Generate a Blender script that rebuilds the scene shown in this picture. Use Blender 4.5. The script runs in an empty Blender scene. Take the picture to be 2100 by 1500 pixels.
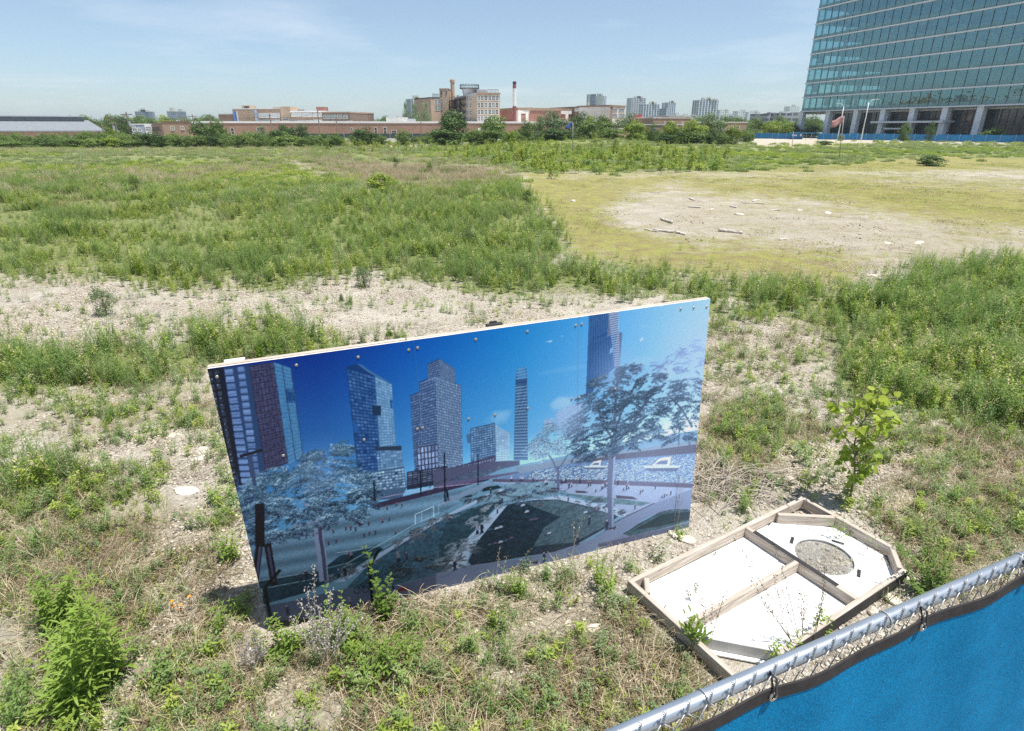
import bpy, math, random
import numpy as np
from mathutils import Vector, Matrix
random.seed(7)
RNG = np.random.default_rng(11)
S = bpy.context.scene
COL = S.collection
F, CX, CY, HY, H = 1207.0, 1050.0, 750.0, 262.0, 3.2      # calibrated camera
PT = math.atan((CY-HY)/F); CP, SP = math.cos(PT), math.sin(PT)

# ---------------------------------------------------------------- camera geometry
def ray(x, y):
    u = (x-CX)/F; v = (y-CY)/F
    return u, CP-v*SP, -SP-v*CP
def G(x, y, z=0.0):                       # where the sight line meets height z
    r = ray(x, y); t = (z-H)/r[2]
    return r[0]*t, r[1]*t
def P(x, y, Y):                           # where it meets forward distance Y
    r = ray(x, y); t = Y/r[1]
    return r[0]*t, Y, H+r[2]*t
def to_px(X, Y, Z):
    dep = Y*CP-(Z-H)*SP
    return CX+F*X/dep, CY+F*(-Y*SP-(Z-H)*CP)/dep, dep

# ---------------------------------------------------------------- noise
def vnoise(x, y, seed=0):
    xi = np.floor(x).astype(np.int64); yi = np.floor(y).astype(np.int64)
    xf = x-xi; yf = y-yi
    def h(a, b):
        n = (a*374761393+b*668265263+seed*1442695041) & 0x7fffffff
        n = ((n ^ (n >> 13))*1274126177) & 0x7fffffff
        n = (n ^ (n >> 16)) & 0xffff
        return n/65535.0
    u = xf*xf*(3-2*xf); v = yf*yf*(3-2*yf)
    return (h(xi, yi)*(1-u)+h(xi+1, yi)*u)*(1-v)+(h(xi, yi+1)*(1-u)+h(xi+1, yi+1)*u)*v
def fbm(x, y, seed=0, o=3):
    s = 0; a = 0.5; t = 0
    for k in range(o):
        s = s+a*vnoise(x*2**k, y*2**k, seed+k*17); t += a; a *= 0.5
    return s/t
def sst(a, b, x):
    t = np.clip((x-a)/(b-a), 0, 1); return t*t*(3-2*t)

# ---------------------------------------------------------------- terrain
def gh(X, Y):
    X = np.asarray(X, float); Y = np.asarray(Y, float)
    z = 0.10*(fbm(X/7+3, Y/7, 5)-0.5)*sst(5, 12, Y)
    z = z+0.05*(fbm(X/1.3, Y/1.3, 9)-0.5)*sst(3.5, 7, Y)*(1-sst(30, 60, Y))
    # low hummock of the left field
    z = z+0.30*sst(13, 26, Y)*(1-sst(70, 110, Y))*(1-sst(-2, 5, X-0.0*Y))
    # mounds in the distance
    def mound(px, py, Yd, rx, ry, h):
        mx = P(px, py, Yd)[0]
        return h*np.exp(-((X-mx)/rx)**2-((Y-Yd)/ry)**2)
    z = z+mound(1240, 290, 120, 11, 8, 0.95)+mound(1130, 292, 118, 9, 7, 0.4)+mound(1420, 296, 105, 8, 5, 0.35)
    z = z+mound(1590, 288, 165, 17, 12, 0.32)+mound(1690, 288, 150, 15, 10, 0.28)
    return z
def ghs(x, y): return float(gh(np.array([x]), np.array([y]))[0])
def GT(x, y):                              # sight line against the terrain
    z = 0.0
    for _ in range(6):
        X, Y = G(x, y, z); z = ghs(X, Y)
    return X, Y, z

# ---------------------------------------------------------------- zones, traced in the photograph and laid on the ground
def sdpoly(px, py, poly):
    d = np.full(px.shape, 1e9); inside = np.zeros(px.shape, bool)
    n = len(poly)
    for i in range(n):
        ax, ay = poly[i]; bx, by = poly[(i+1) % n]
        ex, ey = bx-ax, by-ay
        t = np.clip(((px-ax)*ex+(py-ay)*ey)/(ex*ex+ey*ey+1e-9), 0, 1)
        d = np.minimum(d, np.hypot(px-ax-t*ex, py-ay-t*ey))
        c = ((ay > py) != (by > py))
        with np.errstate(divide='ignore', invalid='ignore'):
            xx = (bx-ax)*(py-ay)/(by-ay+1e-12)+ax
        inside ^= c & (px < xx)
    return np.where(inside, d, -d)
def soft(px, py, poly, f): return sst(-f, f, sdpoly(px, py, poly))

Z = {}
# value, feather, polygon
Z['tall'] = [   # lush knee-high weeds
 (1.0, 20, [(-400,322),(150,322),(420,318),(560,328),(760,395),(980,380),(1062,366),(1075,420),(1135,470),(1150,505),(1130,540),(1180,560),(1090,600),(1000,590),(900,578),(760,548),(640,560),(560,588),(470,575),(380,590),(250,568),(100,560),(-400,560)]),
 (0.85, 20, [(1030,590),(1080,540),(1250,545),(1400,575),(1550,590),(1700,600),(1780,600),(1850,590),(1900,555),(2500,520),(2500,900),(1960,880),(1860,830),(1760,830),(1700,790),(1720,720),(1660,660),(1560,650),(1480,600),(1460,690),(1450,640),(1380,612),(1250,610),(1120,605)]),
 (1.0, 14, [(-500,720),(60,735),(150,745),(250,700),(330,722),(420,680),(470,690),(560,668),(700,690),(710,715),(560,735),(425,752),(300,790),(180,800),(60,800),(-500,800)]),
 (0.7, 8, [(-300,940),(145,960),(190,985),(215,1030),(150,1050),(-300,1080)]),
 (0.9, 4, [(-400,300),(600,308),(1000,300),(1300,288),(1470,300),(1600,304),(1740,303),(1860,298),(2600,306),(2600,345),(1950,318),(1500,352),(1100,355),(900,345),(600,335),(300,328),(-400,360)]),
]
Z['dry'] = [
 (0.9, 12, [(560,322),(720,318),(900,330),(1000,355),(1055,375),(1000,400),(900,410),(780,392),(640,352)]),
 (0.55, 14, [(-300,385),(145,380),(300,360),(420,345),(560,322),(600,345),(420,375),(240,410),(60,450),(-300,480)]),
 (0.6, 5, [(-500,306),(300,304),(700,290),(860,300),(700,316),(300,318),(-500,330)]),
]
Z['moss'] = [
 (0.8, 22, [(1070,350),(1300,350),(1500,356),(1700,352),(1960,372),(2600,400),(2600,470),(1960,470),(1760,430),(1600,410),(1480,405),(1380,380),(1300,402),(1240,440),(1300,470),(1420,495),(1560,505),(1720,520),(1780,560),(1700,600),(1500,590),(1300,560),(1180,540),(1150,500),(1140,470),(1080,420)]),
 (0.75, 5, [(1480,300),(1700,298),(2600,310),(2600,350),(1960,352),(1600,356),(1400,352)]),
 (0.45, 12, [(145,470),(300,480),(260,560),(145,575),(-400,570),(-400,470)]),
]
Z['soil'] = [    # drier brownish flats
 (0.62, 42, [(1240,440),(1380,395),(1480,405),(1640,420),(1800,425),(2000,460),(2600,470),(2600,560),(1960,560),(1780,560),(1700,520),(1560,510),(1400,495),(1290,470)]),
 (0.70, 30, [(1200,500),(1500,520),(1800,560),(1700,600),(1500,580),(1200,545)]),
 (0.5, 20, [(-400,780),(145,800),(420,770),(440,860),(300,900),(145,900),(-400,900)]),
 (0.6, 12, [(1560,370),(1960,362),(2600,380),(2600,400),(1960,392),(1700,385)]),
]
Z['litter'] = [  # matted low dry growth of the foreground
 (1.0, 30, [(-600,1000),(145,1040),(300,1000),(440,1040),(500,1180),(540,1320),(800,1230),(1010,1210),(1250,1200),(1310,1260),(1480,1400),(1300,1700),(-900,1700)]),
 (0.8, 20, [(1440,800),(1560,830),(1640,900),(1600,960),(1470,1000),(1430,1060),(1420,980)]),
 (0.7, 25, [(1800,880),(2600,860),(2600,1300),(1960,1180),(1860,1120),(1790,1040)]),
]
Z['seed'] = [    # scattered small green weeds
 (0.9, 25, [(-600,780),(150,800),(425,760),(470,950),(520,1180),(480,1400),(400,1700),(-900,1700)]),
 (0.35, 15, [(-500,570),(1000,590),(1200,610),(1200,650),(700,700),(-500,720)]),
 (0.95, 20, [(1460,600),(1720,650),(1740,830),(1860,850),(2600,900),(2600,1250),(1960,1200),(1850,1120),(1660,1010),(1420,1080),(1450,800)]),
 (0.5, 20, [(540,1300),(1000,1200),(1400,1090),(1640,1010),(1280,1180),(1420,1400),(1300,1700),(400,1700)]),
 (0.5, 15, [(1100,560),(1400,590),(1960,560),(1960,640),(1500,640),(1200,620)]),
]
Z['row'] = [
 (1.0, 10, [(-500,725),(60,738),(150,745),(250,705),(330,722),(420,682),(470,690),(560,668),(700,688),(715,712),(560,735),(425,752),(300,790),(180,800),(60,800),(-500,800)]),
 (0.85, 18, [(1700,620),(1800,600),(1900,560),(2500,540),(2500,900),(1960,870),(1860,830),(1770,830),(1715,760)]),
 (0.6, 22, [(520,480),(760,440),(1000,425),(1100,450),(1140,500),(1120,560),(1000,585),(760,540),(600,562),(500,560)]),
 (0.45, 14, [(1030,590),(1100,560),(1400,580),(1560,600),(1700,610),(1660,650),(1480,640),(1250,610)]),
]
Z['belt'] = [
 (1.0, 5, [(870,318),(1000,302),(1200,300),(1400,308),(1500,322),(1480,345),(1400,352),(1250,356),(1100,362),(1062,352),(960,335)]),
 (0.55, 5, [(600,298),(900,296),(900,318),(700,310)]),
]
def zone(name, X, Y):
    X = np.asarray(X, float); Y = np.asarray(Y, float)
    px, py, dep = to_px(X, Y, 0.0*X)
    k = np.clip(500.0/np.maximum(Y, 2.0), 4, 90)        # wobble in pixels, smaller with distance
    px = px+k*(fbm(X*0.9, Y*0.9, 31)-0.5)*1.2+k*(fbm(X*0.25, Y*0.25, 33)-0.5)
    py = py+k*(fbm(X*0.9, Y*0.9, 41)-0.5)*0.5+k*(fbm(X*0.25, Y*0.25, 43)-0.5)*0.35
    w = np.zeros(X.shape)
    for val, f, poly in Z[name]:
        w = np.maximum(w, val*soft(px, py, poly, f*1.8+5))
    return w

# ---------------------------------------------------------------- object helpers
def tag(o, label=None, cat=None, group=None, kind=None):
    if label: o['label'] = label
    if cat: o['category'] = cat
    if group: o['group'] = group
    if kind: o['kind'] = kind
    return o
def empty(name, loc, label=None, cat=None, group=None, rz=0.0):
    o = bpy.data.objects.new(name, None); COL.objects.link(o)
    o.empty_display_size = 0.2
    o.location = loc; o.rotation_euler = (0, 0, rz)
    return tag(o, label, cat, group)
def link_mesh(name, me, parent=None, loc=None, mats=None):
    o = bpy.data.objects.new(name, me); COL.objects.link(o)
    if parent is not None: o.parent = parent
    if loc is not None: o.location = loc
    if mats:
        for m in mats: me.materials.append(m)
    return o
def raw_mesh(name, V, T, n=4):
    """V (k,3); T (m,n) all faces with n corners"""
    me = bpy.data.meshes.new(name)
    V = np.asarray(V, np.float32); T = np.asarray(T, np.int32)
    me.vertices.add(len(V)); me.vertices.foreach_set('co', V.ravel())
    me.loops.add(T.size); me.loops.foreach_set('vertex_index', T.ravel())
    me.polygons.add(len(T)); me.polygons.foreach_set('loop_start', np.arange(0, T.size, n, dtype=np.int32))
    me.polygons.foreach_set('loop_total', np.full(len(T), n, np.int32))
    me.update(calc_edges=True)
    return me
def fattr(me, name, vals):
    a = me.attributes.new(name, 'FLOAT', 'POINT'); a.data.foreach_set('value', np.asarray(vals, np.float32))

class MB:
    def __init__(s): s.v = []; s.f = []; s.m = []
    def add(s, vs, fs, mi=0):
        b = len(s.v); s.v += [tuple(p) for p in vs]; s.f += [tuple(b+i for i in f) for f in fs]; s.m += [mi]*len(fs); return s
    def box(s, a, b, mi=0):
        x0, y0, z0 = a; x1, y1, z1 = b
        vs = [(x0,y0,z0),(x1,y0,z0),(x1,y1,z0),(x0,y1,z0),(x0,y0,z1),(x1,y0,z1),(x1,y1,z1),(x0,y1,z1)]
        return s.add(vs, [(0,3,2,1),(4,5,6,7),(0,1,5,4),(1,2,6,5),(2,3,7,6),(3,0,4,7)], mi)
    def prism(s, pts, z0, z1, mi=0):
        n = len(pts)
        vs = [(p[0],p[1],z0) for p in pts]+[(p[0],p[1],z1) for p in pts]
        fs = [tuple(range(n))[::-1], tuple(range(n,2*n))]+[(i,(i+1)%n,n+(i+1)%n,n+i) for i in range(n)]
        return s.add(vs, fs, mi)
    def beam(s, p, q, w, h, mi=0, up=Vector((0,0,1))):
        p = Vector(p); q = Vector(q); d = (q-p).normalized()
        r = d.cross(up)
        if r.length < 1e-5: r = d.cross(Vector((1,0,0)))
        r.normalize(); u = r.cross(d)
        vs = []
        for c in (p, q):
            for a, b in ((-1,-1),(1,-1),(1,1),(-1,1)): vs.append(c+r*a*w/2+u*b*h/2)
        return s.add(vs, [(3,2,1,0),(4,5,6,7),(0,1,5,4),(1,2,6,5),(2,3,7,6),(3,0,4,7)], mi)
    def tube(s, path, rad, n=8, mi=0, cap=True):
        path = [Vector(p) for p in path]
        if not hasattr(rad, '__len__'): rad = [rad]*len(path)
        ref = Vector((0,0,1)) if abs((path[-1]-path[0]).normalized().z) < 0.9 else Vector((1,0,0))
        vs = []
        for i, p in enumerate(path):
            a = path[max(i-1,0)]; b = path[min(i+1,len(path)-1)]
            d = (b-a).normalized(); r = d.cross(ref)
            if r.length < 1e-5: r = d.cross(Vector((0,1,0)))
            r.normalize(); u = r.cross(d)
            for k in range(n):
                t = 2*math.pi*k/n
                vs.append(p+(r*math.cos(t)+u*math.sin(t))*rad[i])
        fs = []
        for i in range(len(path)-1):
            for k in range(n):
                fs.append((i*n+k, i*n+(k+1)%n, (i+1)*n+(k+1)%n, (i+1)*n+k))
        if cap:
            fs.append(tuple(range(n))[::-1]); fs.append(tuple((len(path)-1)*n+k for k in range(n)))
        return s.add(vs, fs, mi)
    def build(s, name, mats, parent=None, loc=None, smooth=False):
        me = bpy.data.meshes.new(name)
        me.from_pydata(s.v, [], s.f)
        if not isinstance(mats, (list, tuple)): mats = [mats]
        for m in mats: me.materials.append(m)
        if len(mats) > 1: me.polygons.foreach_set('material_index', s.m)
        if smooth: me.polygons.foreach_set('use_smooth', [True]*len(me.polygons))
        me.update()
        return link_mesh(name, me, parent, loc)

# ---------------------------------------------------------------- materials
def newmat(name):
    m = bpy.data.materials.new(name); m.use_nodes = True
    nt = m.node_tree; b = nt.nodes['Principled BSDF']
    return m, nt, b
def N(nt, t, **kw):
    n = nt.nodes.new(t)
    for k, v in kw.items():
        if k.startswith('i_'): n.inputs[k[2:].replace('_', ' ')].default_value = v
        else: setattr(n, k, v)
    return n
def L(nt, a, b): nt.links.new(a, b)
def noise_col(nt, scale, c1, c2, lo=0.35, hi=0.65, detail=4, coord='Object', rough=0.6, sc3=None):
    tc = N(nt, 'ShaderNodeTexCoord'); src = tc.outputs[coord]
    if sc3:
        mp = N(nt, 'ShaderNodeMapping'); mp.inputs['Scale'].default_value = sc3; L(nt, src, mp.inputs[0]); src = mp.outputs[0]
    n = N(nt, 'ShaderNodeTexNoise'); n.inputs['Scale'].default_value = scale; n.inputs['Detail'].default_value = detail
    n.inputs['Roughness'].default_value = rough
    L(nt, src, n.inputs['Vector'])
    r = N(nt, 'ShaderNodeValToRGB'); r.color_ramp.elements[0].position = lo; r.color_ramp.elements[1].position = hi
    r.color_ramp.elements[0].color = (*c1, 1); r.color_ramp.elements[1].color = (*c2, 1)
    L(nt, n.outputs[0], r.inputs[0])
    return r.outputs[0], n.outputs[0], src
def plain(name, c, rough=0.7, metal=0.0, var=0.15, scale=3.0, spec=0.5, bump=0.0):
    m, nt, b = newmat(name)
    c1 = tuple(x*(1-var) for x in c); c2 = tuple(min(1, x*(1+var)) for x in c)
    col, fac, _ = noise_col(nt, scale, c1, c2)
    L(nt, col, b.inputs['Base Color'])
    b.inputs['Roughness'].default_value = rough; b.inputs['Metallic'].default_value = metal
    b.inputs['Specular IOR Level'].default_value = spec
    if bump:
        bp = N(nt, 'ShaderNodeBump'); bp.inputs['Strength'].default_value = bump; bp.inputs['Distance'].default_value = 0.02
        L(nt, fac, bp.inputs['Height']); L(nt, bp.outputs[0], b.inputs['Normal'])
    return m
def leafmat(name, c1, c2, c3=None, rough=0.5, trans=0.42, tsat=(1.0,1.15,0.6)):
    """c1->c2 by per-vertex 'tint' plus the random of each plant"""
    m, nt, b = newmat(name)
    at = N(nt, 'ShaderNodeAttribute', attribute_name='tint')
    oi = N(nt, 'ShaderNodeObjectInfo')
    ad = N(nt, 'ShaderNodeMath', operation='MULTIPLY_ADD'); L(nt, oi.outputs['Random'], ad.inputs[0]); ad.inputs[1].default_value = 0.5
    mul = N(nt, 'ShaderNodeMath', operation='MULTIPLY'); L(nt, at.outputs['Fac'], mul.inputs[0]); mul.inputs[1].default_value = 0.5
    L(nt, mul.outputs[0], ad.inputs[2])
    r = N(nt, 'ShaderNodeValToRGB'); r.color_ramp.elements[0].color = (*c1, 1); r.color_ramp.elements[1].color = (*c2, 1)
    r.color_ramp.elements[0].position = 0.1; r.color_ramp.elements[1].position = 0.8
    if c3:
        e = r.color_ramp.elements.new(0.97); e.color = (*c3, 1)
    L(nt, ad.outputs[0], r.inputs[0]); L(nt, r.outputs[0], b.inputs['Base Color'])
    b.inputs['Roughness'].default_value = rough; b.inputs['Specular IOR Level'].default_value = 0.3
    tr = N(nt, 'ShaderNodeBsdfTranslucent')
    mx = N(nt, 'ShaderNodeMix', data_type='RGBA', blend_type='MULTIPLY'); mx.inputs['Factor'].default_value = 1
    L(nt, r.outputs[0], mx.inputs[6]); mx.inputs[7].default_value = (*tsat, 1)
    L(nt, mx.outputs[2], tr.inputs['Color'])
    ms = N(nt, 'ShaderNodeMixShader'); ms.inputs[0].default_value = trans
    L(nt, b.outputs[0], ms.inputs[1]); L(nt, tr.outputs[0], ms.inputs[2])
    L(nt, ms.outputs[0], nt.nodes['Material Output'].inputs['Surface'])
    return m
M = {}
M['lush'] = leafmat('leaf_lush', (0.12,0.21,0.05), (0.29,0.39,0.13), (0.54,0.55,0.27))
M['yellowgreen'] = leafmat('leaf_yellowgreen', (0.19,0.29,0.035), (0.43,0.50,0.11), (0.63,0.58,0.20))
M['greygreen'] = leafmat('leaf_greygreen', (0.15,0.22,0.09), (0.32,0.42,0.20), (0.55,0.58,0.38))
M['straw'] = leafmat('straw', (0.34,0.27,0.16), (0.62,0.52,0.36), (0.70,0.64,0.50), rough=0.7, trans=0.2, tsat=(1,0.95,0.8))
M['brownweed'] = leafmat('brown_weed', (0.10,0.075,0.04), (0.24,0.18,0.10), (0.30,0.26,0.12), rough=0.8, trans=0.1, tsat=(1,0.95,0.8))
M['belt'] = leafmat('leaf_sapling', (0.17,0.24,0.035), (0.38,0.42,0.085), (0.6,0.54,0.2))

# ---------------------------------------------------------------- camera, world, sun
cam = bpy.data.cameras.new('camera'); co = bpy.data.objects.new('camera', cam); COL.objects.link(co)
co.location = (0, 0, H); co.rotation_euler = (math.pi/2-PT, 0, 0)
cam.sensor_width = 36; cam.lens = 36*F/2100; cam.clip_end = 20000; cam.clip_start = 0.05
S.camera = co
SUN = Vector((0.28, -0.13, 0.945)).normalized()
elev = math.asin(SUN.z); az = math.atan2(SUN.x, SUN.y)
w = bpy.data.worlds.new('World'); S.world = w; w.use_nodes = True
nt = w.node_tree; bg = nt.nodes['Background']
sky = N(nt, 'ShaderNodeTexSky'); sky.sky_type = 'NISHITA'; sky.sun_disc = False
sky.sun_elevation = elev; sky.sun_rotation = az; sky.altitude = 200; sky.air_density = 1.0; sky.dust_density = 0.4; sky.ozone_density = 1.0
tc = N(nt, 'ShaderNodeTexCoord')
sep = N(nt, 'ShaderNodeSeparateXYZ'); L(nt, tc.outputs['Generated'], sep.inputs[0])
# wispy clouds: direction projected on a high plane
mz = N(nt, 'ShaderNodeMath', operation='MAXIMUM'); L(nt, sep.outputs['Z'], mz.inputs[0]); mz.inputs[1].default_value = 0.03
ad = N(nt, 'ShaderNodeMath', operation='ADD'); L(nt, mz.outputs[0], ad.inputs[0]); ad.inputs[1].default_value = 0.06
dv = N(nt, 'ShaderNodeVectorMath', operation='DIVIDE'); L(nt, tc.outputs['Generated'], dv.inputs[0])
cb = N(nt, 'ShaderNodeCombineXYZ')
for k in range(3): L(nt, ad.outputs[0], cb.inputs[k])
L(nt, cb.outputs[0], dv.inputs[1])
cn = N(nt, 'ShaderNodeTexNoise'); cn.inputs['Scale'].default_value = 0.55; cn.inputs['Detail'].default_value = 6; cn.inputs['Roughness'].default_value = 0.58
L(nt, dv.outputs[0], cn.inputs['Vector'])
cr = N(nt, 'ShaderNodeValToRGB'); cr.color_ramp.elements[0].position = 0.52; cr.color_ramp.elements[1].position = 0.82
cr.color_ramp.elements[1].color = (0.38,0.38,0.38,1); cr.color_ramp.elements[0].color = (0,0,0,1)
L(nt, cn.outputs[0], cr.inputs[0])
cm = N(nt, 'ShaderNodeMix', data_type='RGBA'); L(nt, cr.outputs[0], cm.inputs['Factor'])
tr_ = N(nt, 'ShaderNodeValToRGB'); tr_.color_ramp.elements[0].position = 0.0; tr_.color_ramp.elements[1].position = 0.30
tr_.color_ramp.elements[0].color = (0.68,0.80,0.98,1); tr_.color_ramp.elements[1].color = (1.22,1.12,1,1)
L(nt, sep.outputs['Z'], tr_.inputs[0])
tm_ = N(nt, 'ShaderNodeMix', data_type='RGBA', blend_type='MULTIPLY'); tm_.inputs['Factor'].default_value = 1
L(nt, sky.outputs[0], tm_.inputs[6]); L(nt, tr_.outputs[0], tm_.inputs[7])
L(nt, tm_.outputs[2], cm.inputs[6]); cm.inputs[7].default_value = (7.2,7.6,8.0,1)
L(nt, cm.outputs[2], bg.inputs['Color']); bg.inputs['Strength'].default_value = 0.086
sl = bpy.data.lights.new('sun', 'SUN'); so = bpy.data.objects.new('sun', sl); COL.objects.link(so)
sl.energy = 4.2; sl.angle = math.radians(0.5); sl.color = (1.0, 0.965, 0.90)
so.rotation_euler = (-SUN).to_track_quat('-Z', 'Y').to_euler(); so.location = (0, 0, 50)
S.view_settings.view_transform = 'Standard'; S.view_settings.look = 'None'; S.view_settings.exposure = 0.70; S.view_settings.gamma = 1
S.cycles.max_bounces = 6; S.cycles.transparent_max_bounces = 12; S.cycles.diffuse_bounces = 3; S.cycles.use_denoising = False
S.cycles.volume_bounces = 0
try: S.cycles.denoiser = 'OPENIMAGEDENOISE'
except Exception: pass

hb = MB().box((-7300, -60, -2.5), (7300, 7300, 62))
hm = bpy.data.materials.new('haze_air'); hm.use_nodes = True; hn = hm.node_tree; hn.nodes.remove(hn.nodes['Principled BSDF'])
pv = N(hn, 'ShaderNodeVolumePrincipled'); pv.inputs['Color'].default_value = (0.80,0.90,1.0,1); pv.inputs['Density'].default_value = 0.00020; pv.inputs['Anisotropy'].default_value = 0.2
L(hn, pv.outputs[0], hn.nodes['Material Output'].inputs['Volume'])
ho = hb.build('haze', hm); tag(ho, 'thin pale summer haze over the far skyline', 'haze', None, 'stuff')
# ================================================================ ground sheet
def build_ground():
    ny, nx = 420, 460
    ys = np.concatenate([np.linspace(-3, 2.2, 14), 2.2*np.power(7000/2.2, np.linspace(0, 1, ny)**1.25)[1:]])
    us = np.linspace(-1.35, 1.35, nx)
    YY, UU = np.meshgrid(ys, us, indexing='ij')
    XX = UU*np.maximum(YY, 0)+UU*3.5
    ZZ = gh(XX, YY)
    V = np.stack([XX, YY, ZZ], -1).reshape(-1, 3)
    r, c = len(ys), nx
    i = np.arange((r-1)*(c-1)); a = (i//(c-1))*c+i % (c-1)
    T = np.stack([a, a+1, a+c+1, a+c], -1)
    me = raw_mesh('ground', V, T)
    x, y = V[:, 0].astype(float), np.maximum(V[:, 1].astype(float), 1.5)
    for nm in ('moss', 'soil', 'litter', 'tall', 'dry'):
        zv = zone(nm, x, y)
        if nm == 'tall': zv = np.maximum(zv, sst(225, 260, y))
        fattr(me, 'z_'+nm, zv)
    me.polygons.foreach_set('use_smooth', [True]*len(me.polygons))
    o = link_mesh('ground', me); tag(o, 'pale limestone gravel ground with mossy and earthy patches', None, None, 'structure')
    m, nt, b = newmat('gravel_ground')
    tc = N(nt, 'ShaderNodeTexCoord'); oc = tc.outputs['Object']
    def vor(scale, feat='F1', rnd=1.0):
        v = N(nt, 'ShaderNodeTexVoronoi'); v.feature = feat; v.inputs['Scale'].default_value = scale; v.inputs['Randomness'].default_value = rnd
        L(nt, oc, v.inputs['Vector']); return v
    def nz(scale, det=5, ro=0.6):
        n = N(nt, 'ShaderNodeTexNoise'); n.inputs['Scale'].default_value = scale; n.inputs['Detail'].default_value = det; n.inputs['Roughness'].default_value = ro
        L(nt, oc, n.inputs['Vector']); return n
    def mix(f, a, bb, mode='MIX'):
        n = N(nt, 'ShaderNodeMix', data_type='RGBA', blend_type=mode)
        if isinstance(f, float): n.inputs['Factor'].default_value = f
        else: L(nt, f, n.inputs['Factor'])
        for s, v in ((6, a), (7, bb)):
            if isinstance(v, tuple): n.inputs[s].default_value = (*v, 1)
            else: L(nt, v, n.inputs[s])
        return n.outputs[2]
    def ramp(src, lo, hi, c0=(0,0,0), c1=(1,1,1)):
        r = N(nt, 'ShaderNodeValToRGB'); r.color_ramp.elements[0].position = lo; r.color_ramp.elements[1].position = hi
        r.color_ramp.elements[0].color = (*c0, 1); r.color_ramp.elements[1].color = (*c1, 1)
        L(nt, src, r.inputs[0]); return r.outputs[0]
    def att(nm): return N(nt, 'ShaderNodeAttribute', attribute_name=nm).outputs['Fac']
    def mth(op, a, bb):
        n = N(nt, 'ShaderNodeMath', operation=op)
        for k, v in ((0, a), (1, bb)):
            if isinstance(v, (int, float)): n.inputs[k].default_value = v
            else: L(nt, v, n.inputs[k])
        return n.outputs[0]
    # pebbles of two sizes
    v1 = vor(58); v2 = vor(120)
    peb = N(nt, 'ShaderNodeSeparateColor'); L(nt, v1.outputs['Color'], peb.inputs[0])
    peb2 = N(nt, 'ShaderNodeSeparateColor'); L(nt, v2.outputs['Color'], peb2.inputs[0])
    stone = ramp(peb.outputs[0], 0.0, 1.0, (0.34,0.30,0.25), (0.86,0.81,0.72))
    stone2 = ramp(peb2.outputs[0], 0.0, 1.0, (0.38,0.33,0.265), (0.66,0.60,0.51))
    big = nz(1.1, 5, 0.65)
    sel = ramp(nz(9, 3).outputs[0], 0.45, 0.55)
    st = mix(sel, stone, stone2)
    # darker joints
    d1 = ramp(v1.outputs['Distance'], 0.30, 0.75, (1,1,1), (0.55,0.51,0.46))
    st = mix(1.0, st, d1, 'MULTIPLY')
    fine = mix(ramp(big.outputs[0], 0.40, 0.62), st, (0.62,0.57,0.49))       # sandy fines between
    st = mix(0.8, st, fine)
    v3 = vor(21); sp3 = N(nt, 'ShaderNodeSeparateColor'); L(nt, v3.outputs['Color'], sp3.inputs[0])
    speck = ramp(sp3.outputs[0], 0.0, 1.0, (0.42,0.40,0.37), (1.38,1.37,1.34)); inn = ramp(v3.outputs['Distance'], 0.26, 0.40, (1,1,1), (0,0,0))
    st = mix(inn, st, mix(1.0, st, speck, 'MULTIPLY'))
    v4 = vor(8.5); sp4 = N(nt, 'ShaderNodeSeparateColor'); L(nt, v4.outputs['Color'], sp4.inputs[0])
    sk4 = ramp(sp4.outputs[1], 0.0, 1.0, (0.70,0.68,0.65), (1.14,1.13,1.12)); in4 = ramp(v4.outputs['Distance'], 0.10, 0.30, (1,1,1), (0,0,0))
    st = mix(in4, st, mix(1.0, st, sk4, 'MULTIPLY'))
    soilc = ramp(nz(2.5, 10, 0.8).outputs[0], 0.3, 0.7, (0.27,0.225,0.15), (0.54,0.49,0.37))
    mossc = ramp(nz(1.6, 12, 0.85).outputs[0], 0.40, 0.60, (0.26,0.20,0.11), (0.36,0.37,0.10))
    litc = ramp(nz(14, 8, 0.75).outputs[0], 0.3, 0.7, (0.24,0.20,0.14), (0.60,0.54,0.44))
    undc = ramp(nz(6, 8, 0.75).outputs[0], 0.35, 0.7, (0.14,0.16,0.055), (0.33,0.37,0.15))
    brk = mth('ADD', mth('MULTIPLY', nz(2.2, 9, 0.8).outputs[0], 0.55), mth('MULTIPLY', nz(0.3, 10, 0.78).outputs[0], 0.45))
    def masked(at, lo, hi, amt):
        return mth('MULTIPLY', ramp(mth('ADD', mth('MULTIPLY', at, amt), mth('ADD', mth('MULTIPLY', brk, 3.0), -1.0)), lo, hi), 1.0)
    col = mix(masked(att('z_soil'), 0.55, 1.5, 0.70), st, soilc)
    col = mix(masked(att('z_litter'), 0.70, 1.25, 0.75), col, litc)
    col = mix(masked(att('z_moss'), 0.60, 1.45, 0.80), col, mossc)
    col = mix(masked(att('z_dry'), 0.7, 1.2, 0.8), col, (0.24,0.20,0.12))
    col = mix(masked(att('z_tall'), 0.75, 1.25, 0.9), col, undc)
    L(nt, col, b.inputs['Base Color']); b.inputs['Roughness'].default_value = 0.92; b.inputs['Specular IOR Level'].default_value = 0.15
    hgt = mth('ADD', mth('MULTIPLY', v1.outputs['Distance'], -1.0), mth('MULTIPLY', v2.outputs['Distance'], -0.45))
    hgt = mth('ADD', hgt, mth('MULTIPLY', nz(12, 6).outputs[0], 0.8)); hgt = mth('ADD', hgt, mth('MULTIPLY', nz(3.0, 10, 0.75).outputs[0], 4.0))
    bp = N(nt, 'ShaderNodeBump'); bp.inputs['Strength'].default_value = 0.8; bp.inputs['Distance'].default_value = 0.025
    L(nt, hgt, bp.inputs['Height']); L(nt, bp.outputs[0], b.inputs['Normal'])
    me.materials.append(m)
build_ground()

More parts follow.
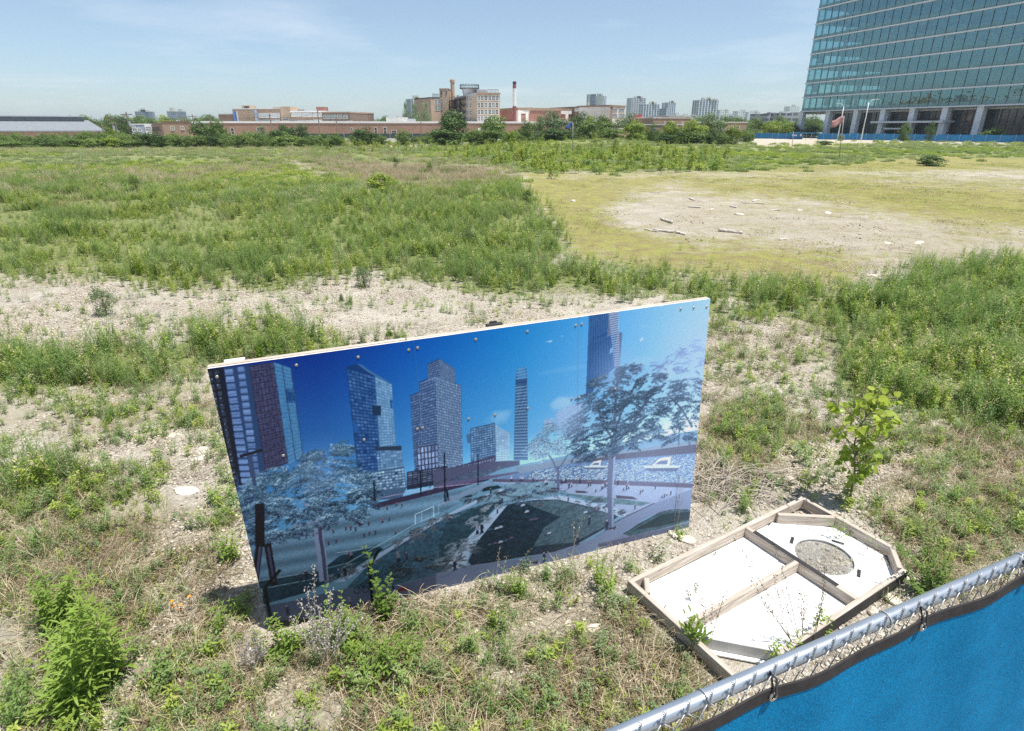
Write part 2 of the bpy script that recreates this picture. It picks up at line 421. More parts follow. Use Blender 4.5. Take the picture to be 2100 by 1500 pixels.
# ================================================================ plant prototypes (never linked to the scene; the scatter owns their copies)
class TM:      # quads with a 'tint' per vertex
    def __init__(s): s.V = []; s.T = []; s.t = []; s.mi = []
    def quad(s, a, b, c, d, t, mi=0):
        n = len(s.V); s.V += [a, b, c, d]; s.T.append((n, n+1, n+2, n+3)); s.t += [t]*4; s.mi.append(mi)
    def blade(s, base, ang, h, w, bend, t, seg=2, lean=0.0, mi=0, tip=0.15):
        # ang: compass direction of bending
        dx, dy = math.cos(ang), math.sin(ang); sx, sy = -dy, dx
        tw = random.uniform(-0.9, 0.9); sx, sy = math.cos(ang+math.pi/2+tw), math.sin(ang+math.pi/2+tw)
        prev = None
        for k in range(seg+1):
            q = k/seg
            off = lean*h*q+bend*h*q*q
            zz = h*math.sqrt(max(0.02, 1-min(0.96, (lean+bend)**2)*q))*q if (lean+bend) > 0.3 else h*q
            ww = w*(1-q*(1-tip))*0.5
            c = (base[0]+dx*off, base[1]+dy*off, base[2]+zz)
            a = (c[0]-sx*ww, c[1]-sy*ww, c[2]); b = (c[0]+sx*ww, c[1]+sy*ww, c[2])
            if prev: s.quad(prev[0], prev[1], b, a, t, mi)
            prev = (a, b)
        return c
    def leaf(s, p, d, l, w, t, droop=0.25, mi=0, nz=None):
        # pointed leaf: rhombus from p along d
        d = Vector(d).normalized(); side = d.cross(Vector((0,0,1)))
        if side.length < 1e-3: side = Vector((1,0,0))
        side.normalize(); 
        if nz: side = (side+Vector((0,0,nz))).normalized()
        p = Vector(p); mid = p+d*l*0.45; tip = p+d*l-Vector((0,0,droop*l))
        s.quad(tuple(p), tuple(mid+side*w/2), tuple(tip), tuple(mid-side*w/2), t, mi)
    def obj(s, name, mats):
        me = raw_mesh(name, s.V, s.T); fattr(me, 'tint', s.t)
        if not isinstance(mats, (list, tuple)): mats = [mats]
        for m in mats: me.materials.append(m)
        if len(mats) > 1: me.polygons.foreach_set('material_index', s.mi)
        return bpy.data.objects.new(name, me)
R = random.uniform
def p_tuft(n, h, w, r, mat, bend=0.35, dry=0.0):
    t = TM()
    for _ in range(n):
        a = R(0, 6.283); rr = r*math.sqrt(R(0, 1)); b = (rr*math.cos(a), rr*math.sin(a), -0.01)
        t.blade(b, R(0, 6.283), h*R(0.45, 1.1), w*R(0.7, 1.3), R(0, bend*2), R(0, 1), 2, lean=R(0, 0.2), mi=1 if R(0,1) < dry else 0)
    return t.obj('tuft', mat)
def p_weed(stems, h, leaves, ll, lw, spread, mat, stemw=0.006, curve=0.25, dry=0.0, r=0.05, up=0.35):
    t = TM()
    for _ in range(stems):
        a = R(0, 6.283); b = (r*R(-1,1), r*R(-1,1), -0.01); hh = h*R(0.55, 1.1); ln = R(0, spread); tint = R(0, 1)
        mi = 1 if R(0,1) < dry else 0
        t.blade(b, a, hh, stemw, ln, tint*0.6, 3, mi=mi, tip=0.4)
        for k in range(leaves):
            q = 0.12+0.86*(k+R(0,1))/leaves
            off = ln*hh*q*q
            p = (b[0]+math.cos(a)*off, b[1]+math.sin(a)*off, hh*q)
            la = R(0, 6.283); e = R(up-0.35, up+0.5)
            t.leaf(p, (math.cos(la), math.sin(la), e), ll*R(0.6,1.2)*(1.15-0.5*q), lw*R(0.7,1.2), min(1, tint*0.5+R(0,0.5)), droop=R(0,0.4), mi=mi, nz=R(-0.5,0.5))
    return t.obj('weed', mat)
def p_litter(n, r, l, w, mat):
    t = TM()
    for _ in range(n):
        a = R(0, 6.283); rr = r*math.sqrt(R(0, 1)); p = Vector((rr*math.cos(a), rr*math.sin(a), R(0.0, 0.035)))
        d = Vector((R(-1,1), R(-1,1), R(-0.05, 0.45))).normalized(); sd = d.cross(Vector((R(-.3,.3),R(-.3,.3),1))).normalized()*w*R(0.5,1.4)/2
        q = p+d*l*R(0.3, 1); k = (p+q)/2+Vector((R(-.1,.1)*l, R(-.1,.1)*l, R(0,0.12)*l))
        tn = R(0, 1)
        t.quad(tuple(p-sd), tuple(p+sd), tuple(k+sd), tuple(k-sd), tn); t.quad(tuple(k-sd), tuple(k+sd), tuple(q+sd*0.5), tuple(q-sd*0.5), tn)
    return t.obj('litter', mat)
def p_stones(n, r, smin, smax, mat):
    V = []; T = []; tt = []
    for _ in range(n):
        a = R(0, 6.283); rr = r*math.sqrt(R(0, 1)); sz = smin+(smax-smin)*R(0,1)**2.2
        c = Vector((rr*math.cos(a), rr*math.sin(a), sz*0.12)); rz = Matrix.Rotation(R(0,6.28),3,'Z')@Matrix.Rotation(R(-.3,.3),3,'X')
        s3 = (sz*R(0.7,1.3), sz*R(0.5,1.0), sz*R(0.25,0.55)); b = len(V); tn = R(0,1)
        for zz, rad in ((-0.5,0.55),(-0.05,1.0),(0.3,0.85),(0.5,0.4)):
            ph = R(0,1)
            for k in range(5):
                th = 6.283*(k+ph*0.5)/5
                v = Vector((math.cos(th)*rad*0.5*s3[0]*R(.8,1.15), math.sin(th)*rad*0.5*s3[1]*R(.8,1.15), (zz+R(-.07,.07))*s3[2]))
                V.append(tuple(rz@v+c)); tt.append(tn)
        for j in range(3):
            for k in range(5): T.append((b+j*5+k, b+j*5+(k+1)%5, b+(j+1)*5+(k+1)%5, b+(j+1)*5+k))
        T.append((b+15, b+16, b+17, b+18)); T.append((b+15, b+18, b+19, b+19))
    T = [q for q in T if len(set(q)) == 4]+[]
    me = raw_mesh('stones', V, T); fattr(me, 'tint', tt); me.materials.append(mat)
    return bpy.data.objects.new('stones', me)
def stonemat():
    m, nt, b = newmat('limestone')
    at = N(nt, 'ShaderNodeAttribute', attribute_name='tint')
    r = N(nt, 'ShaderNodeValToRGB'); e = r.color_ramp.elements
    e[0].color = (0.22,0.19,0.155,1); e[1].color = (0.72,0.68,0.60,1)
    x = e.new(0.35); x.color = (0.50,0.44,0.35,1); x = e.new(0.7); x.color = (0.62,0.55,0.45,1)
    L(nt, at.outputs['Fac'], r.inputs[0])
    c, f, _ = noise_col(nt, 40, (0.7,0.68,0.65), (1.1,1.08,1.05), 0.3, 0.7)
    mx = N(nt, 'ShaderNodeMix', data_type='RGBA', blend_type='MULTIPLY'); mx.inputs['Factor'].default_value = 1
    L(nt, r.outputs[0], mx.inputs[6]); L(nt, c, mx.inputs[7]); L(nt, mx.outputs[2], b.inputs['Base Color'])
    b.inputs['Roughness'].default_value = 0.9; b.inputs['Specular IOR Level'].default_value = 0.2
    return m
M['stone'] = stonemat()

def scatter(name, label, pts, protos, idx, rot, scl, cat='ground cover'):
    """one stuff object: points carrying copies of small plant meshes"""
    me = bpy.data.meshes.new(name); P3 = np.asarray(pts, np.float32)
    me.vertices.add(len(P3)); me.vertices.foreach_set('co', P3.ravel())
    a = me.attributes.new('rot', 'FLOAT_VECTOR', 'POINT'); a.data.foreach_set('vector', np.asarray(rot, np.float32).ravel())
    a = me.attributes.new('scl', 'FLOAT', 'POINT'); a.data.foreach_set('value', np.asarray(scl, np.float32))
    a = me.attributes.new('idx', 'INT', 'POINT'); a.data.foreach_set('value', np.asarray(idx, np.int32))
    o = link_mesh(name, me); tag(o, label, cat, None, 'stuff')
    ng = bpy.data.node_groups.new(name, 'GeometryNodeTree')
    ng.interface.new_socket('Geometry', in_out='INPUT', socket_type='NodeSocketGeometry')
    ng.interface.new_socket('Geometry', in_out='OUTPUT', socket_type='NodeSocketGeometry')
    gi = ng.nodes.new('NodeGroupInput'); go = ng.nodes.new('NodeGroupOutput'); jn = ng.nodes.new('GeometryNodeJoinGeometry')
    def na(nm, ty):
        n = ng.nodes.new('GeometryNodeInputNamedAttribute'); n.data_type = ty; n.inputs['Name'].default_value = nm; return n.outputs[0]
    ar = na('rot', 'FLOAT_VECTOR'); sc = na('scl', 'FLOAT'); ix = na('idx', 'INT')
    er = ng.nodes.new('FunctionNodeEulerToRotation'); ng.links.new(ar, er.inputs[0])
    for k, pr in enumerate(protos):
        oi = ng.nodes.new('GeometryNodeObjectInfo'); oi.inputs['Object'].default_value = pr; oi.inputs['As Instance'].default_value = False
        cmp_ = ng.nodes.new('FunctionNodeCompare'); cmp_.data_type = 'INT'; cmp_.operation = 'EQUAL'
        ng.links.new(ix, cmp_.inputs[2]); cmp_.inputs[3].default_value = k
        ip = ng.nodes.new('GeometryNodeInstanceOnPoints')
        ng.links.new(gi.outputs[0], ip.inputs['Points']); ng.links.new(cmp_.outputs[0], ip.inputs['Selection'])
        ng.links.new(oi.outputs['Geometry'], ip.inputs['Instance']); ng.links.new(er.outputs[0], ip.inputs['Rotation']); ng.links.new(sc, ip.inputs['Scale'])
        ng.links.new(ip.outputs[0], jn.inputs[0])
    ng.links.new(jn.outputs[0], go.inputs[0])
    md = o.modifiers.new('scatter', 'NODES'); md.node_group = ng
    return o

# ---- where things that must stay clear of plants lie
BL = G(536, 1300); BR = G(1408, 1083)
FRAME_POLY = [(0.80,3.42),(2.66,4.53),(3.10,3.72),(2.98,3.42),(1.68,2.70),(1.32,2.52),(1.15,2.78)]
HOLE = G(1690, 1142, 0.02)
def clear_mask(x, y):
    """True where plants may stand (not under the frame or through the board)"""
    d = sdpoly(x, y, FRAME_POLY)
    e = np.array([BR[0]-BL[0], BR[1]-BL[1]]); ln = np.hypot(*e); e = e/ln; n = np.array([-e[1], e[0]])
    s = (x-BL[0])*e[0]+(y-BL[1])*e[1]; q = (x-BL[0])*n[0]+(y-BL[1])*n[1]
    return (d < 0.02) & ~((s > -0.03) & (s < 3.72) & (q > -0.06) & (q < 0.42))
def cand(n, y0, y1, power=1.0, margin=1.2):
    """n candidates in the seen wedge; power=1 uniform per area"""
    t = RNG.random(n)
    y = np.sqrt(y0*y0+(y1*y1-y0*y0)*t) if power == 1.0 else (y0**power+(y1**power-y0**power)*t)**(1/power)
    half = 0.81*margin*y+0.6
    x = (RNG.random(n)*2-1)*half
    return x, y
def finish(x, y, keep, nproto, smin, smax, tilt=0.12, weights=None, ztop=0.0):
    x, y = x[keep], y[keep]; n = len(x)
    pts = np.stack([x, y, gh(x, y)+ztop], -1)
    rot = np.stack([RNG.normal(0, tilt, n), RNG.normal(0, tilt, n), RNG.random(n)*6.283], -1)
    scl = smin+(smax-smin)*RNG.random(n)
    idx = RNG.integers(0, nproto, n) if weights is None else RNG.choice(nproto, n, p=np.array(weights)/sum(weights))
    return pts, idx, rot, scl

def scatter_all():
    # ---------- near stones
    pr = [p_stones(26, 0.16, 0.008, 0.032, M['stone']), p_stones(24, 0.16, 0.008, 0.034, M['stone']), p_stones(34, 0.16, 0.007, 0.024, M['stone'])]
    x, y = cand(26000, 2.0, 15.0, 1.3)
    hc = HOLE; k = clear_mask(x, y) | (np.hypot(x-hc[0], y-hc[1]) < 0.24)
    dens = np.clip(0.3+2.2*(fbm(x*0.9, y*0.9, 71)-0.48), 0.05, 1)
    dens *= 1-0.55*zone('tall', x, y)-0.25*zone('litter', x, y)
    k &= RNG.random(len(x)) < dens
    pts, idx, rot, scl = finish(x, y, k, 3, 0.6, 1.5, 0.03)
    scatter('gravel', 'pale limestone pebbles and rubble lying loose on the ground', pts, pr, idx, rot, scl, 'gravel')
    # ---------- tall lush weeds
    pr = [p_weed(9, 0.52, 22, 0.055, 0.012, 0.35, [M['lush'], M['straw']], 0.005, dry=0.08, r=0.07),
          p_weed(11, 0.45, 24, 0.045, 0.011, 0.45, [M['greygreen'], M['straw']], 0.004, dry=0.12, r=0.09),
          p_weed(8, 0.42, 18, 0.07, 0.017, 0.3, [M['yellowgreen'], M['straw']], 0.005, dry=0.05, r=0.07),
          p_tuft(60, 0.42, 0.008, 0.13, [M['lush'], M['straw']], 0.3, 0.14),
          p_weed(9, 0.62, 24, 0.05, 0.012, 0.3, [M['lush'], M['straw']], 0.005, dry=0.05, r=0.09)]
    x, y = cand(150000, 2.3, 34.0, 1.0)
    wz = zone('tall', x, y)
    cl = fbm(x*0.8, y*0.8, 81); fine = fbm(x*2.6, y*2.6, 83)
    dens = np.clip(wz*(0.17+2.3*(cl-0.44)+2.0*(fine-0.48)), 0, 1)*0.8
    dens = np.maximum(dens, 0.035*wz)*np.where(y < 12, 1.0, np.clip(12/y, 0.42, 1)**0.6)
    k = clear_mask(x, y) & (RNG.random(len(x)) < dens)
    pts, idx, rot, scl = finish(x, y, k, 5, 0.55, 1.05, 0.12)
    kind = fbm(pts[:, 0]*0.5, pts[:, 1]*0.5, 91)+0.45*(RNG.random(len(idx))-0.5)
    idx = np.where(kind < 0.40, 2, np.where(kind < 0.50, RNG.integers(0, 2, len(idx)), np.where(kind < 0.60, 4, 3)))
    scl = scl*(0.50+0.75*sst(0.3, 0.7, fbm(pts[:, 0]*0.6, pts[:, 1]*0.6, 95)))*(0.55+0.45*zone('tall', pts[:, 0], pts[:, 1]))*(0.8+0.5*RNG.random(len(idx))**3)
    print('weeds', len(idx))
    scatter('weeds', 'lush green knee-high weeds growing in drifts across the lot', pts, pr, idx, rot, scl, 'weeds')
    x, y = cand(60000, 4.0, 30.0, 1.0)
    wz = zone('row', x, y)
    k = clear_mask(x, y) & (RNG.random(len(x)) < wz*np.clip(0.25+1.8*(fbm(x*1.1, y*1.1, 85)-0.38), 0, 1)*np.where(y < 9, 1.0, 0.8))
    pts, idx, rot, scl = finish(x, y, k, 3, 0.55, 1.15, 0.1, [4,2,3])
    print('row', len(idx))
    scatter('thick_weeds', 'thicker drifts of fine-leaved green weeds behind and right of the billboard', pts, pr[:3], idx, rot, scl, 'weeds')
    # ---------- far weeds as wider clumps
    def patch(n, r, h, w, mats, dry, lean=0.2, leaf=0):
        t = TM()
        for _ in range(n):
            a = R(0, 6.283); rr = r*math.sqrt(R(0, 1)); b = (rr*math.cos(a), rr*math.sin(a), -0.03); hh = h*R(0.45, 1.1)*(1-0.45*(rr/r)**2)
            mi = 1 if R(0,1) < dry else 0; ang = R(0, 6.283); tn = R(0,1)
            c = t.blade(b, ang, hh, w*R(0.6,1.3), R(0, 0.5), tn, 2, lean=R(0, lean), mi=mi)
            for _k in range(leaf):
                q = R(0.3, 1.0); p = (b[0]+(c[0]-b[0])*q, b[1]+(c[1]-b[1])*q, b[2]+(c[2]-b[2])*q)
                la = R(0, 6.28); t.leaf(p, (math.cos(la), math.sin(la), R(-.2,.8)), w*R(2.2,4), w*R(1,2), R(0,1), mi=mi)
        return t.obj('patch', mats)
    pr = [patch(120, 0.55, 0.55, 0.03, [M['lush'], M['straw']], 0.12, leaf=3), patch(120, 0.6, 0.5, 0.028, [M['greygreen'], M['straw']], 0.2, leaf=3),
          patch(110, 0.55, 0.42, 0.03, [M['yellowgreen'], M['straw']], 0.1, leaf=3), patch(150, 0.6, 0.6, 0.016, [M['straw'], M['greygreen']], 0.25)]
    x, y = cand(36000, 26.0, 190.0, 1.25)
    wt = zone('tall', x, y); wd = zone('dry', x, y)
    cl = fbm(x*0.22, y*0.22, 101); 
    dens = np.clip(np.maximum(wt, wd)*(0.35+1.8*(cl-0.34)), 0.0, 1)
    far = np.clip(y/60, 0, 1)
    k = RNG.random(len(x)) < dens
    pts, idx, rot, scl = finish(x, y, k, 4, 0.6, 1.15, 0.08)
    wd = zone('dry', pts[:, 0], pts[:, 1]); q = fbm(pts[:, 0]*0.13, pts[:, 1]*0.13, 111)+0.3*(RNG.random(len(idx))-0.5)
    isdry = RNG.random(len(idx)) < wd*0.9
    idx = np.where(isdry, 3, np.where(q < 0.42, 2, np.where(q < 0.55, 0, 1)))
    scl = scl*(0.8+0.5*sst(60, 160, pts[:, 1]))
    print('far weeds', len(idx))
    scatter('meadow', 'rough green and straw coloured meadow across the far lot', pts, pr, idx, rot, scl, 'weeds')
    # ---------- dry grass on the hummock
    pr = [p_tuft(46, 0.55, 0.006, 0.2, [M['straw'], M['greygreen']], 0.35, 0.15), p_tuft(36, 0.4, 0.006, 0.22, [M['straw'], M['brownweed']], 0.5, 0.3)]
    x, y = cand(60000, 14.0, 48.0, 1.0)
    wz = zone('dry', x, y)*0.9+0.32*zone('tall', x, y)*np.clip(2.2*(fbm(x*0.3, y*0.3, 127)-0.35), 0.1, 1)
    k = RNG.random(len(x)) < wz*np.clip(0.1+1.6*(fbm(x*0.5, y*0.5, 121)-0.3), 0, 1)*0.55
    pts, idx, rot, scl = finish(x, y, k, 2, 0.6, 1.1, 0.15)
    print('dry', len(idx))
    scatter('dry_grass', 'beige dry grass standing on the low rise of the lot', pts, pr, idx, rot, scl, 'dry grass')
    # ---------- small weeds
    pr = [p_weed(4, 0.15, 9, 0.05, 0.012, 0.5, [M['yellowgreen'], M['straw']], 0.004, dry=0.05, r=0.02),
          p_weed(5, 0.2, 11, 0.045, 0.010, 0.4, [M['lush'], M['straw']], 0.004, r=0.03),
          p_tuft(16, 0.13, 0.006, 0.035, [M['yellowgreen'], M['straw']], 0.5, 0.15),
          p_weed(7, 0.13, 8, 0.03, 0.012, 0.9, [M['greygreen'], M['brownweed']], 0.003, dry=0.1, r=0.04),
          p_tuft(20, 0.2, 0.005, 0.05, [M['lush'], M['straw']], 0.5, 0.2)]
    x, y = cand(52000, 2.0, 20.0, 1.15)
    wz = np.maximum(zone('seed', x, y), 0.5*zone('tall', x, y))
    dens = np.clip(wz*(0.16+2.0*(fbm(x*1.6, y*1.6, 131)-0.40)+0.9*(fbm(x*4, y*4, 133)-0.5)), 0.006, 1)*0.85
    k = clear_mask(x, y) & (RNG.random(len(x)) < dens)
    pts, idx, rot, scl = finish(x, y, k, 5, 0.5, 1.35, 0.2, [3,3,3,3,2])
    print('seed', len(idx))
    scatter('small_weeds', 'small bright green weeds sprouting through the gravel', pts, pr, idx, rot, scl, 'weeds')
    # ---------- litter of dead stalks
    pr = [p_litter(38, 0.17, 0.10, 0.003, M['straw']), p_litter(60, 0.17, 0.11, 0.004, M['brownweed']), p_litter(26, 0.2, 0.2, 0.0028, M['straw']),
          p_tuft(34, 0.12, 0.004, 0.08, [M['greygreen'], M['straw']], 0.8, 0.35), p_weed(9, 0.12, 16, 0.022, 0.007, 0.8, [M['greygreen'], M['brownweed']], 0.003, dry=0.35, r=0.07), p_weed(8, 0.10, 14, 0.024, 0.009, 0.9, [M['yellowgreen'], M['brownweed']], 0.003, dry=0.25, r=0.07)]
    x, y = cand(26000, 2.0, 10.0, 1.1)
    wz = zone('litter', x, y)+0.28*zone('seed', x, y)+0.3*zone('tall', x, y)
    dens = np.clip(wz*(0.30+2.6*(fbm(x*1.7, y*1.7, 141)-0.44)), 0, 1)
    pxx, pyy, _d = to_px(x, y, 0*x); gp = soft(pxx, pyy, [(1000,1185),(1290,1190),(1300,1290),(1100,1310),(1010,1260)], 30)
    k = clear_mask(x, y) & (RNG.random(len(x)) < dens*(1-.75*gp))
    pts, idx, rot, scl = finish(x, y, k, 6, 0.6, 1.2, 0.08, [1.8,2.0,1.5,3,1.8,1.1])
    print('litter', len(idx))
    scatter('dead_stalks', 'matted dead stalks and brown growth over the near gravel', pts, pr, idx, rot, scl, 'dry grass')
    # ---------- belt of young saplings
    def sapl(h, nb, mats, lf=26):
        t = TM()
        for _ in range(nb):
            a = R(0, 6.283); b = (R(-.3,.3), R(-.3,.3), 0); hh = h*R(0.5, 1.1); ln = R(0, 0.25)
            t.blade(b, a, hh, 0.02, ln, 0.2, 2, mi=1)
            for k in range(lf):
                q = R(0.15, 1.0); off = ln*hh*q*q; la = R(0, 6.283); rr = R(0, 0.22)*hh*(1.1-q)
                p = (b[0]+math.cos(a)*off+math.cos(la)*rr, b[1]+math.sin(a)*off+math.sin(la)*rr, hh*q+R(-.05,.05))
                t.leaf(p, (math.cos(la), math.sin(la), R(-.3,.8)), R(0.10,0.17), R(0.07,0.13), R(0,1), nz=R(-1,1))
        return t.obj('sapling', mats)
    pr = [sapl(1.25, 7, [M['belt'], M['brownweed']]), sapl(0.95, 7, [M['belt'], M['brownweed']]), sapl(0.8, 8, [M['lush'], M['brownweed']]), sapl(1.5, 4, [M['belt'], M['brownweed']], 34), sapl(1.0, 10, [M['lush'], M['brownweed']], 20), sapl(0.7, 12, [M['yellowgreen'], M['brownweed']], 16)]
    x, y = cand(9000, 36.0, 130.0, 1.3)
    k = RNG.random(len(x)) < zone('belt', x, y)*np.clip(0.25+2.0*(fbm(x*0.2, y*0.2, 151)-0.35), 0, 1)
    pts, idx, rot, scl = finish(x, y, k, 6, 0.35, 1.1, 0.10, [3,3,1.5,1.5,1.5,2.5])
    print('belt', len(idx))
    scatter('thicket', 'waist-high thicket of yellow-green saplings across the middle of the lot', pts, pr, idx, rot, scl, 'thicket')
    # ---------- low moss and scattered stalks on the right flats
    pr = [p_litter(24, 0.35, 0.14, 0.010, M['yellowgreen']), p_tuft(30, 0.09, 0.008, 0.3, [M['yellowgreen'], M['brownweed']], 0.6, 0.4), p_litter(26, 0.4, 0.16, 0.010, M['brownweed'])]
    x, y = cand(90000, 11.0, 60.0, 1.0)
    wz = zone('moss', x, y)*0.8+0.12*zone('soil', x, y)
    k = RNG.random(len(x)) < wz*np.clip(0.1+2.0*(fbm(x*0.6, y*0.3, 161)-0.38), 0, 1)*0.8
    pts, idx, rot, scl = finish(x, y, k, 3, 0.4, 1.2, 0.03, [2.5,4,2.2])
    print('moss', len(idx))
    scatter('ground_cover', 'low yellow-green ground cover on the open flats', pts, pr, idx, rot, scl, 'ground cover')
    # ---------- stones and rubble farther out
    pr = [p_stones(16, 0.8, 0.02, 0.07, M['stone']), p_stones(14, 0.9, 0.02, 0.11, M['stone'])]
    x, y = cand(16000, 10.0, 75.0, 1.0)
    wz = np.maximum(zone('soil', x, y), 0.35*zone('moss', x, y)); 
    k = RNG.random(len(x)) < np.maximum(wz, 0.1)*np.clip(0.05+2.4*(fbm(x*0.35, y*0.2, 171)-0.42), 0, 1)
    k &= zone('tall', x, y) < 0.4
    pts, idx, rot, scl = finish(x, y, k, 2, 0.5, 1.2, 0.03)
    print('rubble', len(idx))
    scatter('rubble', 'small pale rubble strewn over the earthy flat', pts, pr, idx, rot, scl, 'rubble')
scatter_all()
# ================================================================ the billboard lying up against its props
LEAN = math.radians(1)
def _plane():
    bl = np.array([*BL, 0.0]); br = np.array([*BR, 0.0])
    e = (br-bl)/np.linalg.norm(br-bl); n = np.array([-e[1], e[0], 0])
    u = np.array([0, 0, 1])*math.cos(LEAN)+n*math.sin(LEAN); Nn = np.cross(e, u); C = np.array([0, 0, H])
    def hit(x, y, N_=Nn):
        r = np.array(ray(x, y)); return C+r*(np.dot(bl-C, N_)/np.dot(r, N_))
    tl, tr = hit(425, 757), hit(1457, 613)
    ex = (tr-tl)/np.linalg.norm(tr-tl); uy = np.cross(Nn, ex); uy /= np.linalg.norm(uy)
    if uy[2] < 0: uy = -uy
    return tl, tr, ex, uy, Nn, hit
TL, TR, EX, UY, NB, HIT = _plane()
if NB[1] > 0: NB = -NB                               # front normal, towards the camera
BW = float(np.linalg.norm(TR-TL)); BH = float(-(np.array([*BR, 0.0])-TL) @ UY)+0.0
ORG = TL-UY*BH                                        # lower left corner
def to_board(x, y):
    p = HIT(x, y)-ORG; return float(p@EX), float(p@UY)

RS = 0.0025
WB, HB = int(BW/RS), int(BH/RS)
WB -= WB % 2; HB -= HB % 2
ART = np.zeros((HB, WB, 3), np.float32)               # row 0 = bottom; sRGB 0..255
prng = np.random.default_rng(5)
def z5(x, y): return 400+x/3.5, 600+y/3.5
def z6(x, y): return 900+x/3.62, 600+y/3.62
def z7(x, y): return 420+x/3.62, 950+y/3.62
def z8(x, y): return 900+x/3.62, 950+y/3.62
def bp(pt, z=None):
    if z: pt = z(*pt)
    s, t = to_board(*pt); return s/BW*WB, t/BH*HB
def fillb(P_, col, a=1.0, nz=0.0, texf=None):
    P_ = np.array(P_); x0, y0 = np.floor(P_.min(0)).astype(int); x1, y1 = np.ceil(P_.max(0)).astype(int)+1
    x0 = max(x0, 0); y0 = max(y0, 0); x1 = min(x1, WB); y1 = min(y1, HB)
    if x1 <= x0 or y1 <= y0: return
    gx, gy = np.meshgrid(np.arange(x0, x1)+0.5, np.arange(y0, y1)+0.5)
    ins = np.zeros(gx.shape, bool); n = len(P_)
    for i in range(n):
        ax, ay = P_[i]; bx, by = P_[(i+1) % n]
        if ay == by: continue
        c = (ay > gy) != (by > gy); ins ^= c & (gx < (bx-ax)*(gy-ay)/(by-ay)+ax)
    c = np.array(col, np.float32)*np.ones(gx.shape+(1,), np.float32)
    if nz: c = c+prng.normal(0, nz, gx.shape)[..., None]
    if texf is not None: c = c*texf(gx, gy)[..., None]
    r = ART[y0:y1, x0:x1]; r[ins] = r[ins]*(1-a)+c[ins]*a
def poly(pts, z, col, a=1.0, nz=0.0, texf=None): fillb([bp(p, z) for p in pts], col, a, nz, texf)
def lerp(a, b, t): return (a[0]+(b[0]-a[0])*t, a[1]+(b[1]-a[1])*t)
def grid(quad, z, nx, ny, fw, fh, col, var=12, skip=0.0, a=1.0):
    q = [bp(p, z) for p in quad]                      # tl, tr, br, bl
    def at(u, v): return lerp(lerp(q[0], q[1], u), lerp(q[3], q[2], u), v)
    for i in range(nx):
        for j in range(ny):
            if skip and prng.random() < skip: continue
            u0, u1 = (i+(1-fw)/2)/nx, (i+1-(1-fw)/2)/nx; v0, v1 = (j+(1-fh)/2)/ny, (j+1-(1-fh)/2)/ny
            c = np.array(col)+prng.normal(0, var)
            fillb([at(u0, v0), at(u1, v0), at(u1, v1), at(u0, v1)], np.clip(c, 0, 255), a)
def strokes(x, y, dx, dy, cols, wid=1):
    """short strokes in buffer pixels, all at once"""
    n = len(x); L_ = int(max(1, np.max(np.hypot(dx, dy))))+1
    for k in range(L_):
        q = k/max(1, L_-1)
        for ox in range(wid):
            xi = (x+dx*q+ox).astype(int); yi = (y+dy*q).astype(int)
            ok = (xi >= 0) & (xi < WB) & (yi >= 0) & (yi < HB); ART[yi[ok], xi[ok]] = cols[ok]
def foliage(blobs, z, n, cols, size=4, w=1, probs=None):
    """sprays: arcs fanning out of each blob with short leaves along them, lighter towards the top"""
    cols = np.array(cols, np.float32); K = len(cols)
    pr = np.array(probs) if probs is not None else np.full(K, 1/K)
    for (cx, cy, rx, ry) in blobs:
        c = bp((cx, cy), z); e = bp((cx+rx, cy), z); f = bp((cx, cy+ry), z)
        rx_, ry_ = abs(e[0]-c[0])+1, abs(f[1]-c[1])+1
        m = max(5, n//34); ang = prng.random(m)*6.283; rr = np.sqrt(prng.random(m))*.8
        sx = c[0]+np.cos(ang)*rr*rx_; sy = c[1]+np.sin(ang)*rr*ry_
        th = np.where(np.cos(ang) >= 0, 0, math.pi)+prng.normal(0, .45, m)+np.where(np.cos(ang) >= 0, -.15, .15)
        ln = rx_*(.30+.45*prng.random(m))+size*2; tone = np.clip(.5+.5*(sy-c[1])/ry_*.6+prng.normal(0, .22, m), 0, .999)
        k = prng.integers(0, m, n); q = prng.random(n)
        x = sx[k]+np.cos(th[k])*ln[k]*q+prng.normal(0, size*.35, n); y = sy[k]+np.sin(th[k])*ln[k]*q*.55-ln[k]*q*q*.22+prng.normal(0, size*.30, n)
        a2 = th[k]+prng.normal(0, .55, n); l = size*(.45+.8*prng.random(n))
        cum = np.cumsum(pr); tt = np.clip(.55*tone[k]+.45*prng.random(n), 0, .999); ci = np.searchsorted(cum/cum[-1], tt).clip(0, K-1)
        cc = cols[ci]+prng.normal(0, 6, (n, 1)); o = np.argsort(tone[k]+prng.random(n)*.5)
        strokes(x[o], y[o], (np.cos(a2)*l)[o], (np.sin(a2)*l*.5)[o], np.clip(cc[o], 0, 255).astype(np.float32), w)
def line(pts, z, col, w=2, a=1.0):
    q = [bp(p, z) for p in pts]
    for i in range(len(q)-1):
        ax, ay = q[i]; bx, by = q[i+1]; l = math.hypot(bx-ax, by-ay)+1e-6; nx_, ny_ = -(by-ay)/l*w/2, (bx-ax)/l*w/2
        fillb([(ax+nx_, ay+ny_), (bx+nx_, by+ny_), (bx-nx_, by-ny_), (ax-nx_, ay-ny_)], col, a)
